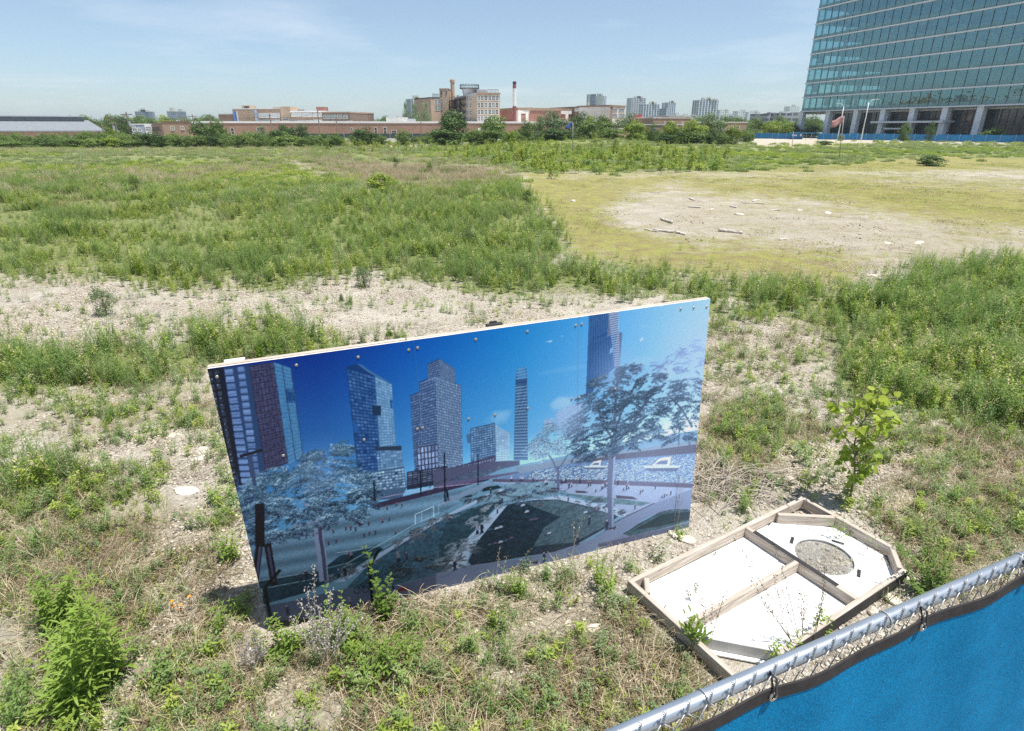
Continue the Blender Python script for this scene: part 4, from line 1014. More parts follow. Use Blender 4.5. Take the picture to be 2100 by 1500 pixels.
def coat(nt, base):
    lw = N(nt, 'ShaderNodeLayerWeight'); lw.inputs['Blend'].default_value = 0.5
    pw = N(nt, 'ShaderNodeMath', operation='POWER'); L(nt, lw.outputs['Facing'], pw.inputs[0]); pw.inputs[1].default_value = 4
    ma = N(nt, 'ShaderNodeMath', operation='MULTIPLY_ADD'); L(nt, pw.outputs[0], ma.inputs[0]); ma.inputs[1].default_value = 1-base; ma.inputs[2].default_value = base
    return ma
M['pine'] = wood('weathered_pine', (0.38,0.31,0.25), (0.66,0.59,0.51))
M['white'] = white_paint()
M['black'] = plain('black_paint', (0.025,0.024,0.025), 0.7, 0, 0.3, 8)
M['screw'] = plain('screw_head', (0.35,0.32,0.26), 0.45, 0.3, 0.1)
M['steel'] = plain('galvanised_steel', (0.46,0.50,0.55), 0.36, 0.75, 0.10, 9.0)
M['wire'] = plain('fence_wire', (0.50,0.50,0.50), 0.5, 0.5, 0.1, 30)

def build_board():
    nx, ny = WB//2, HB//2
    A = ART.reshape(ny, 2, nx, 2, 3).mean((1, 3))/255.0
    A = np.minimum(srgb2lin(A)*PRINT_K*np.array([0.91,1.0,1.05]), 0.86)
    gx, gy = np.meshgrid((np.arange(nx)+0.5)/nx*BW, (np.arange(ny)+0.5)/ny*BH)
    gx[:, 0] = 0; gx[:, -1] = BW; gy[0] = 0; gy[-1] = BH
    V = np.stack([gx, np.zeros_like(gx), gy], -1).reshape(-1, 3)
    i = np.arange((nx-1)*(ny-1)); a = (i//(nx-1))*nx+i % (nx-1)
    T = np.stack([a, a+1, a+nx+1, a+nx], -1)
    me = raw_mesh('printed_face', V, T)
    ca = me.color_attributes.new('ink', 'FLOAT_COLOR', 'POINT')
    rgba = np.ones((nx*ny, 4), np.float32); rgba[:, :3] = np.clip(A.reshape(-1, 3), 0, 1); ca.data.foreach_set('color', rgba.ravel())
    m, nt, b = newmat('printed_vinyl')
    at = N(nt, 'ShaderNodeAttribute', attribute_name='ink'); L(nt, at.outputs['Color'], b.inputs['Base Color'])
    b.inputs['Roughness'].default_value = 0.42; b.inputs['Specular IOR Level'].default_value = 0.35
    me.materials.append(m)
    root = empty('billboard', tuple(ORG), 'large blue printed billboard of towers and a riverside park standing tilted in the gravel', 'billboard')
    # axes: x along the board, y away from the viewer, z up the board
    R3 = Matrix((tuple(EX), tuple(-NB), tuple(UY))).transposed()
    root.rotation_euler = R3.to_euler()
    link_mesh('printed_face', me, root)
    mb = MB()
    e = 0.003
    for (x0, x1) in ((0, BW/3-.001), (BW/3+.001, BW*2/3-.001), (BW*2/3+.001, BW)): mb.box((x0, e, 0), (x1, e+0.012, BH))
    edge = plain('white_board_edge', (0.74,0.72,0.67), 0.7, 0, 0.15, 20)
    mb.build('backing_board', edge, root)
    mb = MB().box((0.0, e+0.013, BH-0.095), (BW/3, e+0.05, BH+0.006)).box((BW/3+.01, e+0.013, BH-0.095), (BW, e+0.05, BH+0.002)); mb.build('top_rail', M['pine'], root)
    mb = MB().box((0.0, e+0.013, 0.02), (BW, e+0.05, 0.11)); mb.build('bottom_rail', M['pine'], root)
    for x_ in (0.03, BW/3-.02, BW*2/3-.02, BW-0.08):
        MB().box((x_, e+0.0135, 0.112), (x_+0.045, e+0.06, BH-0.097)).build('upright', M['pine'], root)
    for x_ in (0.25, 1.9, BW-0.25):       # raking props behind
        MB().beam((x_, 0.06, BH*0.62), (x_, 0.50, 0.02), 0.05, 0.05).build('prop', M['pine'], root)
    # bracket showing over the upper edge, capping strip at the left end
    bx = to_board(1020, 668); MB().box((bx[0]-0.05, 0.055, BH-0.08), (bx[0]+0.055, 0.10, BH+0.010)).box((bx[0]-0.02, 0.10, BH-0.1), (bx[0]+0.03, 0.115, BH+0.018)).build('bracket', M['black'], root)
    bx = to_board(477, 747); MB().box((bx[0]-0.05, 0.052, BH-0.02), (bx[0]+0.06, 0.085, BH+0.012)).build('end_cap', edge, root)
    sc = None
    pts = [z5(*p) for p in [(727,523),(1170,465),(1533,413),(1597,398),(2015,337),(1213,1058),(1595,980),(1633,972),(1965,908),(157,607),(633,1172)]]
    pts += [z6(*p) for p in [(273,350),(657,290),(1017,245),(1062,235),(1797,122),(1893,113),(1989,107),(222,940),(418,910),(987,790),(1043,780),(660,860),(1310,717)]]
    for p in pts:
        s, t = to_board(*p)
        if sc is None:
            mb = MB()
            ring = [(0.010*math.cos(k*math.pi/4), -0.0005, 0.010*math.sin(k*math.pi/4)) for k in range(8)]
            r2 = [(x_*0.7, -0.004, z_*0.7) for x_, y_, z_ in ring]
            mb.add(ring+r2, [(k, (k+1) % 8, 8+(k+1) % 8, 8+k) for k in range(8)]+[tuple(range(8, 16))])
            sc = mb.build('screw', M['screw'], root); o = sc
        else:
            o = sc.copy(); COL.objects.link(o); o.parent = root
        o.location = (s, 0, t)
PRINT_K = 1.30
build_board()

# ================================================================ the upturned timber frame with white panels
def build_frame():
    W0 = np.array(G(1286,1195,.09)); N0 = np.array(G(1645,1022,.09))
    ex = (N0-W0)/np.linalg.norm(N0-W0); ey = np.array([ex[1], -ex[0]])     # ey: towards the lower right
    Lx = float(np.linalg.norm(N0-W0)); Wy = 1.01
    root = empty('sign_frame', (W0[0], W0[1], 0.012), 'upturned white octagonal sign with wooden back frame and a round window lying on the gravel', 'sign', rz=math.atan2(ex[1], ex[0]))
    # local: x along the far edge W->N, y negative towards the camera side
    def loc(px, py, z=.09):
        g = np.array(G(px, py, z))-W0; return float(g@ex), -float(g@ey)
    root.rotation_euler = (0, 0, math.atan2(ex[1], ex[0]))
    t, h = 0.038, 0.089
    c = loc(1839,1134); d = loc(1853,1186); s = loc(1601,1341)
    NEy = c[1]; yS = -Wy
    def beam(name, p, q, mat=M['pine'], z=h/2+0.012, label=None):
        p = Vector((p[0], p[1], 0)); q = Vector((q[0], q[1], 0)); ln = (q-p).length; a = math.atan2(q.y-p.y, q.x-p.x)
        mb = MB(); bb = 0.003
        mb.box((0, -t/2, -h/2), (ln, t/2, h/2))
        o = mb.build(name, mat, root); o.location = (p.x, p.y, z); o.rotation_euler = (0, 0, a)
        bv = o.modifiers.new('bevel', 'BEVEL'); bv.width = 0.003; bv.segments = 1
        if label: o['label'] = label
        return o
    x1 = Lx
    clip = 0.44
    beam('rail', (0, -t/2), (x1-t, -t/2))                      # far long rail
    beam('rail', (t/2, -t), (t/2, yS+0.06))                      # left end
    beam('rail', (x1-t/2, 0.01), (x1-t/2, -0.80))                # far end
    beam('brace', (x1-0.42, -t-0.015), (x1-t-0.005, -0.33))         # corner braces
    beam('brace', (t+0.005, -0.17), (0.14, -t-0.015))
    beam('brace', (t+0.01, -0.36), (0.215, -t-0.02)) if False else None
    beam('brace', (x1-t/2-0.003, -0.80), (x1-0.215, yS+t+0.010))
    beam('rail', (0.38, yS+t/2), (x1-0.20, yS+t/2))           # near long rail, black outside
    mb = MB().box((0, 0, 0), (x1-0.20-0.38, 0.004, h+0.006)); o = mb.build('edge_strip', M['black'], root); o.location = (0.38, yS-0.005, 0.006)
    beam('brace', (t+0.006, -0.60), (0.40, yS+t+0.012), plain('brace_grey', (.52,.52,.51), .8, 0, .15, 6), label='grey corner brace')  # one even grey for this brace, unlike the pine ones
    xm = loc(1525,1087)[0]+0.03
    sp = loc(1626,1155); sq = loc(1425,1280); ysp = (sp[1]+sq[1])/2; print('spine', sp, sq, 'xm', xm, loc(1760,1241), 'Lx', Lx)
    beam('crossbar', (xm, -t-0.001), (xm, yS+t+0.001))
    m1 = beam('spine', (t+0.002, ysp), (xm-t/2-0.002, ysp))
    MB().box((-t/2+0.001, 0, 0), (t/2-0.001, 0.72, 0.002)).build('tape_strip', M['black'], root, (xm, -0.11-0.72, h+0.0135))
    # corner brace seen at the W corner runs across a board laid on edge
    # white panel with a round hole
    def octa(x0, x1_, y0, y1, cs):
        return [(x0+cs[0], y1), (x1_-cs[1], y1), (x1_, y1-cs[1]), (x1_, y0+cs[2]), (x1_-cs[2], y0), (x0+cs[3], y0), (x0, y0+cs[3]), (x0, y1-cs[0])]
    z0, z1 = 0.0, 0.010
    m, nt, b = newmat('white_panel_dirty')
    col, fac, _ = noise_col(nt, 5, (0.50,0.47,0.41), (0.79,0.79,0.78), 0.28, 0.50, 12)
    L(nt, col, b.inputs['Base Color']); b.inputs['Roughness'].default_value = 0.5
    hc_ = loc(1690,1142,.02); hx, hy, hr = hc_[0], hc_[1], 0.215; print('hole', hc_)
    mb = MB(); n = 48
    out = octa(0.04, x1-0.04, yS+0.04, -0.04, (0.10, 0.34, 0.20, 0.30))
    # outer boundary resampled around the hole
    bo = []
    for k in range(n):
        a = 2*math.pi*k/n; dx, dy = math.cos(a), math.sin(a); best = 1e9
        for i in range(len(out)):
            ax, ay = out[i]; bx, by = out[(i+1) % len(out)]; ex_, ey_ = bx-ax, by-ay
            den = dx*ey_-dy*ex_
            if abs(den) < 1e-9: continue
            tt = ((ax-hx)*ey_-(ay-hy)*ex_)/den; uu = ((ax-hx)*dy-(ay-hy)*dx)/den
            if tt > 0 and -1e-6 <= uu <= 1+1e-6: best = min(best, tt)
        bo.append((hx+dx*best, hy+dy*best))
    # put the true corners in
    allp = bo+[p for p in out]
    allp.sort(key=lambda p: math.atan2(p[1]-hy, p[0]-hx)); n = len(allp)
    ins = []
    for p in allp:
        a = math.atan2(p[1]-hy, p[0]-hx); ins.append((hx+hr*math.cos(a), hy+hr*math.sin(a)))
    vs = [(x, y, z1) for x, y in allp]+[(x, y, z1) for x, y in ins]+[(x, y, z0) for x, y in allp]+[(x, y, z0) for x, y in ins]
    fs = []
    for k in range(n):
        j = (k+1) % n
        fs += [(k, j, n+j, n+k), (2*n+j, 2*n+k, 3*n+k, 3*n+j), (j, k, 2*n+k, 2*n+j), (n+k, n+j, 3*n+j, 3*n+k)]
    mb.add(vs, fs); mb.build('panel', m, root)
    # clear sheet over the hole, tapes
    g_, nt, b = newmat('clear_sheet'); nt.nodes.remove(b)
    gl = N(nt, 'ShaderNodeBsdfGlossy'); gl.inputs['Roughness'].default_value = 0.08; gl.inputs['Color'].default_value = (1,1,1,1)
    tr = N(nt, 'ShaderNodeBsdfTransparent'); tr.inputs[0].default_value = (0.97,0.975,0.98,1)
    df = N(nt, 'ShaderNodeBsdfDiffuse'); df.inputs[0].default_value = (0.75,0.78,0.8,1)
    fr = coat(nt, 0.05)
    ms = N(nt, 'ShaderNodeMixShader'); L(nt, fr.outputs[0], ms.inputs[0]); L(nt, tr.outputs[0], ms.inputs[1]); L(nt, gl.outputs[0], ms.inputs[2])
    m2 = N(nt, 'ShaderNodeMixShader')
    c_, f_, _ = noise_col(nt, 3, (0.0,)*3, (0.07,)*3, 0.45, 0.75, 7); L(nt, c_, m2.inputs[0]); L(nt, ms.outputs[0], m2.inputs[1]); L(nt, df.outputs[0], m2.inputs[2])
    L(nt, m2.outputs[0], nt.nodes['Material Output'].inputs[0])
    q = 0.36; cx_, cy_ = hx, hy
    a45 = math.radians(8)
    mb = MB()
    pts = [(cx_+q*math.cos(a45+k*math.pi/2+math.pi/4)*1.0, cy_+q*math.sin(a45+k*math.pi/2+math.pi/4)*1.0) for k in range(4)]
    mb.prism(pts, z1+0.001, z1+0.0035); mb.build('window_sheet', g_, root)
    ln = MB()
    for k in range(4):
        p, q2 = pts[k], pts[(k+1) % 4]; ln.beam((p[0], p[1], z1+0.004), (q2[0], q2[1], z1+0.004), 0.004, 0.002)
    ln.build('sheet_edge', plain('sheet_edge', (0.45,0.44,0.40), .6), root)
    for (a, r_) in ((math.radians(100), .26), (math.radians(190), .26), (math.radians(280), .26), (math.radians(10), .26)):
        o = MB().box((-0.045, -0.012, 0), (0.045, 0.012, 0.002)).build('tape', M['black'], root)
        o.location = (cx_+r_*math.cos(a), cy_+r_*math.sin(a), z1+0.0045); o.rotation_euler = (0, 0, a+math.pi/2+0.3)
    for (px, py) in ((1363,1250),(1437,1303),(1467,1138),(1580,1077)):
        lx, ly = loc(px, py, .02); MB().tube([(lx-0.03, ly, z1+0.004), (lx, ly+0.004, z1+0.006), (lx+0.03, ly+0.02, z1+0.004)], 0.0035, 5).build('scrap', M['black'], root)
build_frame()

# ================================================================ chain-link fence with the blue windscreen
def build_fence():
    zr = 1.83
    p1 = Vector((*G(1955,1208,zr), zr)); p2 = Vector((*G(1610,1359,zr), zr)); d = (p2-p1).normalized()
    A_ = p1-d*1.3; B_ = p2+d*1.9
    root = empty('chain_link_fence', (A_.x, A_.y, 0), 'silver chain link fence with bright blue screen in the near corner', 'fence')
    n = Vector((-d.y, d.x, 0))
    if n.y > 0: n = -n                           # towards the camera
    o0 = Vector((A_.x, A_.y, 0)); T_ = (B_-A_).length
    def w(s, q, z): p = A_+d*s+n*q; return Vector((p.x, p.y, z))-o0
    r = 0.021
    MB().tube([w(s, 0, zr) for s in np.linspace(0, T_, 12)], r, 20).build('top_rail', M['steel'], root, smooth=True)
    for s in (0.12, T_-0.15):
        MB().tube([w(s, -0.0, -0.1), w(s, 0.0, zr-0.025)], 0.03, 16).build('post', M['steel'], root, smooth=True)
    # woven wire: zigzags with twisted barbs over the rail
    mb = MB(); pitch = 0.071; k = 0; s = 0.03; f_ = r+0.006
    while s < T_-pitch:
        # diamonds down the fence
        zt = zr+0.018
        zz = zt; side = 0
        path = []
        while zz > 0.02:
            path.append(w(s+(pitch/2 if side else 0), f_+0.003*(1 if side else -1), zz)); zz -= 0.042; side ^= 1
        mb.tube(path, 0.0018, 5)
        path2 = []
        zz = zt; side = 0
        while zz > 0.02:
            path2.append(w(s-(pitch/2 if side else 0), f_-0.003*(1 if side else -1), zz)); zz -= 0.042; side ^= 1
        mb.tube(path2, 0.0018, 5)
        # twisted tips
        tw1 = [w(s+0.0035*math.cos(q*1.9), f_+0.0035*math.sin(q*1.9), zt-0.004+0.0042*q) for q in range(10)]
        tw2 = [w(s-0.0035*math.cos(q*1.9), f_-0.0035*math.sin(q*1.9), zt-0.004+0.0042*q) for q in range(10)]
        tw1.append(w(s+0.012, f_+0.004, zt+0.046)); tw2.append(w(s-0.011, f_-0.002, zt+0.044))
        mb.tube(tw1, 0.0018, 5); mb.tube(tw2, 0.0018, 5)
        s += pitch; k += 1
    mb.build('wire_mesh', M['wire'], root, smooth=True)
    # ties
    for s in (0.35, 0.95, 1.62, 2.3, 2.95):
        if s > T_: break
        pts = [w(s, 0.024*math.cos(a), zr+0.024*math.sin(a)) for a in np.linspace(-2.2, 2.6, 14)]+[w(s+0.02, f_+0.004, zr-0.03)]
        MB().tube(pts, 0.0022, 6).build('tie', M['wire'], root, smooth=True)
    # screen: sagging between grommets
    m, nt, b = newmat('blue_screen')
    tc = N(nt, 'ShaderNodeTexCoord')
    wv = N(nt, 'ShaderNodeTexWave'); wv.inputs['Scale'].default_value = 95; wv.bands_direction = 'Z'; L(nt, tc.outputs['Object'], wv.inputs[0])
    wh = N(nt, 'ShaderNodeTexWave'); wh.inputs['Scale'].default_value = 95; wh.bands_direction = 'X'; L(nt, tc.outputs['Object'], wh.inputs[0])
    mt = N(nt, 'ShaderNodeMath', operation='MAXIMUM'); L(nt, wv.outputs[1], mt.inputs[0]); L(nt, wh.outputs[1], mt.inputs[1])
    c_, f2, _ = noise_col(nt, 5, (0.001,0.20,0.43), (0.004,0.26,0.54), .3, .7, 7)
    cm_ = N(nt, 'ShaderNodeMapRange'); cm_.inputs['To Min'].default_value = .55; L(nt, mt.outputs[0], cm_.inputs[0])
    sc_ = N(nt, 'ShaderNodeVectorMath', operation='SCALE'); L(nt, c_, sc_.inputs[0]); L(nt, cm_.outputs[0], sc_.inputs['Scale'])
    wn_ = N(nt, 'ShaderNodeTexNoise'); wn_.inputs['Scale'].default_value = 170; wn_.inputs['Detail'].default_value = 2; L(nt, tc.outputs['Object'], wn_.inputs['Vector'])
    wr_ = N(nt, 'ShaderNodeMapRange'); wr_.inputs['From Min'].default_value = .3; wr_.inputs['From Max'].default_value = .7; wr_.inputs['To Min'].default_value = .62; wr_.inputs['To Max'].default_value = 1.35; L(nt, wn_.outputs[0], wr_.inputs[0])
    s2_ = N(nt, 'ShaderNodeVectorMath', operation='SCALE'); L(nt, sc_.outputs[0], s2_.inputs[0]); L(nt, wr_.outputs[0], s2_.inputs['Scale'])
    L(nt, s2_.outputs[0], b.inputs['Base Color']); b.inputs['Roughness'].default_value = 0.85; b.inputs['Specular IOR Level'].default_value = 0.15
    bp_ = N(nt, 'ShaderNodeBump'); bp_.inputs['Strength'].default_value = .25; bp_.inputs['Distance'].default_value = .003; L(nt, mt.outputs[0], bp_.inputs['Height']); L(nt, bp_.outputs[0], b.inputs['Normal'])
    ss = np.linspace(0.02, T_-0.02, 160)
    gro = [0.0, 0.42, 0.98, 1.50, 2.1, 2.7, 3.3, 3.9, 4.5]
    def ztop(s):
        for i in range(len(gro)-1):
            if gro[i] <= s <= gro[i+1]:
                q = (s-gro[i])/(gro[i+1]-gro[i]); return zr-0.016-0.014*4*q*(1-q)
        return zr-0.018
    def qoff(s, v): return 0.040+0.005*math.sin(s*7.3+v*3)+0.004*math.sin(s*17+v*5)
    vs = []; fs = []; nv = 40
    for s in ss:
        zt = ztop(s)
        for v in range(nv):
            z = zt-0.035-(zt-0.06)*v/(nv-1); vs.append(w(s, qoff(s, v/nv*2), z))
    for i in range(len(ss)-1):
        for v in range(nv-1): fs.append((i*nv+v, i*nv+v+1, (i+1)*nv+v+1, (i+1)*nv+v))
    mb = MB(); mb.add(vs, fs); o = mb.build('blue_screen', m, root, smooth=True)
    vs = []; fs = []
    for s in ss:
        zt = ztop(s); q = qoff(s, 0)
        for (dz, dq) in ((0, 0.002), (-0.02, 0.007), (-0.042, 0.003), (-0.042, -0.004), (0, -0.004)): vs.append(w(s, q+dq, zt+dz))
    for i in range(len(ss)-1):
        for v in range(5): fs.append((i*5+v, i*5+(v+1) % 5, (i+1)*5+(v+1) % 5, (i+1)*5+v))
    mb = MB(); mb.add(vs, fs); mb.build('screen_hem', plain('black_hem', (0.02,0.017,0.018), .65, 0, .3, 30), root)
    for g in gro[1:]:
        if g > T_: break
        zt = ztop(g); q = qoff(g, 0)+0.010
        mb = MB(); ring = [w(g+0.011*math.cos(a), q, zt-0.02+0.011*math.sin(a)) for a in np.linspace(0, 2*math.pi, 17)]; mb.tube(ring, 0.004, 8, cap=False)
        mb.build('grommet', plain('brass', (.45,.42,.36), .35, .8), root, smooth=True)
        MB().tube([w(g, q+0.002, zt-0.02), w(g+0.004, q+0.01, zt+0.0), w(g-0.01, f_+0.012, zt+0.03), w(g-0.012, f_-0.01, zt+0.032), w(g-0.002, q-0.01, zt+0.005), w(g, q-0.012, zt-0.02)], 0.0035, 6).build('zip_tie', M['black'], root)
build_fence()
# ================================================================ far side of the lot: buildings
def Pxy(x, y, Y): p = P(x, y, Y); return Vector((p[0], p[1], 0))
def q1(x, y): return 145+x/3.784, 147+y/3.784
def q2(x, y): return 650+x/4.667, 147+y/4.667
def q3(x, y): return 1050+x/4.667, 147+y/4.667
def q4(x, y): return 1450+x/4.158, 147+y/4.158
class Facade:
    """vertical wall plane from A to B (ground points); sight lines are met with it to place windows at their real spot"""
    def __init__(s, A, B):
        s.A = Vector((A[0], A[1], 0)); s.B = Vector((B[0], B[1], 0)); s.e = (s.B-s.A).normalized()
        n = Vector((-s.e.y, s.e.x, 0)); s.n = n if n.dot(-s.A) > 0 else -n      # outward, to the viewer
    def at(s, x, y):
        r = ray(x, y); d = Vector(r); t = (s.A-Vector((0,0,H))).dot(s.n)/d.dot(s.n)
        p = Vector((0,0,H))+d*t; return (p-s.A).dot(s.e), p.z
    def box(s, mb, s0, s1, z0, z1, q0, q1_, mi=0):
        c = [s.A+s.e*a+s.n*q for q in (q1_, q0) for a in (s0, s1)]
        vs = [(p.x, p.y, z) for z in (z0, z1) for p in c]
        fs = [(0,1,5,4),(1,3,7,5),(3,2,6,7),(2,0,4,6),(4,5,7,6),(1,0,2,3)]
        return mb.add(vs, fs, mi)
brickc = {}
def brick(name, c, mortar=(0.45,0.40,0.34), s=1.0):
    m, nt, b = newmat(name)
    tc = N(nt, 'ShaderNodeTexCoord'); sp = N(nt, 'ShaderNodeSeparateXYZ'); L(nt, tc.outputs['Object'], sp.inputs[0])
    ad = N(nt, 'ShaderNodeMath', operation='ADD'); L(nt, sp.outputs[0], ad.inputs[0]); L(nt, sp.outputs[1], ad.inputs[1])
    cb = N(nt, 'ShaderNodeCombineXYZ'); L(nt, ad.outputs[0], cb.inputs[0]); L(nt, sp.outputs[2], cb.inputs[1])
    bt = N(nt, 'ShaderNodeTexBrick'); bt.inputs['Scale'].default_value = 2.2/s; bt.inputs['Mortar Size'].default_value = 0.012
    bt.inputs['Color1'].default_value = (*[v*0.8 for v in c], 1); bt.inputs['Color2'].default_value = (*[min(1, v*1.25) for v in c], 1); bt.inputs['Mortar'].default_value = (*mortar, 1)
    L(nt, cb.outputs[0], bt.inputs['Vector'])
    n = N(nt, 'ShaderNodeTexNoise'); n.inputs['Scale'].default_value = 0.25; n.inputs['Detail'].default_value = 6; L(nt, tc.outputs['Object'], n.inputs['Vector'])
    mr = N(nt, 'ShaderNodeMapRange'); mr.inputs['To Min'].default_value = 0.72; mr.inputs['To Max'].default_value = 1.25; L(nt, n.outputs[0], mr.inputs[0])
    mx = N(nt, 'ShaderNodeVectorMath', operation='SCALE'); L(nt, bt.outputs[0], mx.inputs[0]); L(nt, mr.outputs[0], mx.inputs['Scale'])
    L(nt, mx.outputs[0], b.inputs['Base Color']); b.inputs['Roughness'].default_value = 0.9; b.inputs['Specular IOR Level'].default_value = 0.2
    return m
BR_RED = brick('red_brick', (0.30,0.175,0.125)); BR_BROWN = brick('brown_brick', (0.28,0.19,0.13)); BR_TAN = brick('tan_brick', (0.46,0.33,0.23))
BR_DARK = brick('dark_brick', (0.13,0.085,0.065)); BR_MAROON = brick('maroon_brick', (0.30,0.12,0.09))
CONC = plain('pale_concrete', (0.55,0.54,0.51), .85, 0, .12, .6); CREAM = plain('cream_frame', (0.66,0.63,0.57), .8, 0, .08, .5)
WHITE_ROOF = plain('white_roof_edge', (0.72,0.72,0.70), .7, 0, .05, .4); ROOFG = plain('grey_shingle', (0.20,0.22,0.24), .8, 0, .12, 1.5)
METALG = plain('grey_cladding', (0.42,0.44,0.47), .55, .2, .08, .5); DARKM = plain('dark_steel', (0.05,0.05,0.055), .6, .3, .1); REDROOF = plain('red_roof', (0.42,0.13,0.12), .7, 0, .12, .8)
PANEL = plain('ribbed_white_panel', (0.60,0.60,0.58), .7, 0, .06, 2)
def glassm(name, c, rough=0.12, var=0.35, sc=0.4):
    m, nt, b = newmat(name)
    col, f, _ = noise_col(nt, sc, tuple(x*(1-var) for x in c), tuple(x*(1+var) for x in c), .4, .6, 3)
    L(nt, col, b.inputs['Base Color']); b.inputs['Roughness'].default_value = rough; b.inputs['Specular IOR Level'].default_value = 0.9; return m
WIN = glassm('window_glass', (0.05,0.06,0.07)); WINB = glassm('window_glass_bluish', (0.10,0.15,0.18))
def win(fc, root, x0, x1, y0, y1, glass=None, frame=CREAM, mull=1, nm='window', rel=True, fw=0.10):
    s0, za = fc.at(x0, (y0+y1)/2); s1, _ = fc.at(x1, (y0+y1)/2); z1 = fc.at((x0+x1)/2, y0)[1]; z0 = fc.at((x0+x1)/2, y1)[1]
    o = root.location
    mb = MB(); F2 = Facade(fc.A, fc.B)
    fc.box(mb, s0, s1, z0, z1, -0.05, 0.02, 1)
    for k in range(1, mull+1):
        sm = s0+(s1-s0)*k/(mull+1); fc.box(mb, sm-fw/3, sm+fw/3, z0, z1, 0.02, 0.06, 0)
    zm = (z0+z1)/2; fc.box(mb, s0, s1, zm-fw/3, zm+fw/3, 0.022, 0.05, 0)
    fc.box(mb, s0-fw, s0, z0-fw, z1+fw, 0.0, 0.09, 0); fc.box(mb, s1, s1+fw, z0-fw, z1+fw, 0.0, 0.09, 0)
    fc.box(mb, s0, s1, z1, z1+fw, 0.0, 0.09, 0); fc.box(mb, s0, s1, z0-fw, z0, 0.0, 0.14, 0)
    mb.v = [(v[0]-o.x, v[1]-o.y, v[2]-o.z) for v in mb.v]
    return mb.build(nm, [frame, glass or WIN], root)
def rel(mb, root): o = root.location; mb.v = [(v[0]-o.x, v[1]-o.y, v[2]-o.z) for v in mb.v]; return mb
def hz(x, y, Y): return P(x, y, Y)[2]
def wallblock(root, name, A, B, depth, ztop, mat, zb=-0.6, cap=None, capm=None, capo=0.12):
    fc = Facade(A, B); ln = (fc.B-fc.A).length
    mb = MB(); fc.box(mb, 0, ln, zb, ztop, -depth, 0); rel(mb, root).build(name, mat, root)
    if cap:
        mb = MB(); fc.box(mb, -capo, ln+capo, ztop, ztop+cap, -depth-capo, capo); rel(mb, root).build('cornice', capm, root)
    return fc

# ---- long low brick warehouse
def warehouse():
    A = Pxy(385, 256, 178); B = Pxy(1205, 262, 190)
    root = empty('warehouse', (A.x, A.y, 0), 'long low red-brown brick warehouse with a white roof edge behind the field', 'building')
    zt = hz(700, 253, 182)
    fc = wallblock(root, 'wall', A, B, 40, zt, BR_RED, cap=0.5, capm=WHITE_ROOF)
    for x0, x1, y0, y1 in ((768.5,773,262,275),(787,792.5,262,275),(803,813,268,275),(474,480,263.5,276),(527,533,263,272),(720,723,263,271),(606,611,264,272)):
        win(fc, root, x0, x1, y0, y1, WIN, CREAM, 0)
    for (x0, x1, y0, y1) in ((702,708.5,279,282),(859,864,277,279.5)):
        mb = MB(); s0, z0 = fc.at(x0, y1); s1, z1 = fc.at(x1, y0); fc.box(mb, s0, s1, z0, z1, 0, .6); rel(mb, root).build('vent_box', DARKM, root)
    for x0, x1, yt, m in ((787,832,243,CONC),(832,848,246,METALG),(700,710,250.5,CREAM),(590,640,250,METALG),(560,585,251,PANEL),(610,625,249.5,CREAM),(1140,1175,250,METALG)):
        mb = MB(); s0, _ = fc.at(x0, 252); s1, _ = fc.at(x1, 252); fc.box(mb, s0, s1, zt+0.5, hz((x0+x1)/2, yt, 190)+0.3, -14, -8); rel(mb, root).build('roof_unit', m, root)
    # dark screened fence and pale kerb at the foot
    r2 = empty('screened_fence', (A.x, A.y-8, 0), 'dark green screened fence at the foot of the brick warehouse', 'fence')
    f2 = Facade(Pxy(560, 280, 165), Pxy(940, 282, 172)); ln = (f2.B-f2.A).length; mb = MB(); f2.box(mb, 0, ln, 0.1, 1.7, -.03, .03); rel(mb, r2).build('screen', plain('dark_green_screen', (.035,.06,.055), .8), r2)
    for k in range(0, int(ln), 6):
        mb = MB(); f2.box(mb, k, k+.1, 0, 1.9, .031, .12); rel(mb, r2).build('post', METALG, r2)
    r3 = empty('highway_barrier', (A.x, A.y-14, 0), 'pale concrete barrier wall along the road before the brick warehouse', 'barrier')
    f3 = Facade(Pxy(480, 284, 150), Pxy(890, 286, 156)); mb = MB(); f3.box(mb, 0, (f3.B-f3.A).length, -.2, .75, -.3, 0); rel(mb, r3).build('wall', CONC, r3)
warehouse()
def brown_house():
    A = Pxy(331, 250, 152); B = Pxy(386, 252, 154)
    root = empty('brick_building', (A.x, A.y, 0), 'two-storey brown brick building with a small chimney left of the long warehouse', 'building')
    zt = hz(350, 251, 152)
    fc = wallblock(root, 'wall', A, B, 6, zt, BR_BROWN, cap=.25, capm=BR_DARK)
    A2 = Pxy(311, 254, 168); fc2 = wallblock(root, 'side_wall', A2, A, .4, zt-.1, BR_BROWN)
    win(fc, root, 350.5, 357, 261, 267, WINB, CREAM); win(fc, root, 371, 377, 260.5, 266, WINB, CREAM)
    for k in range(5): win(fc2, root, 314+k*3.1, 316+k*3.1, 262, 268, WIN, BR_DARK, 0)
    for (x0, x1, yt, m) in ((369,373,241.5,BR_BROWN),(357,360,247,WHITE_ROOF),(362,365,246,METALG),(345,348,249,METALG)):
        mb = MB(); s0, _ = fc.at(x0, 252); s1, _ = fc.at(x1, 252); fc.box(mb, s0, s1, zt+.25, hz(x0, yt, 158), -5, -4); rel(mb, root).build('chimney' if yt < 243 else 'roof_vent', m, root)
brown_house()
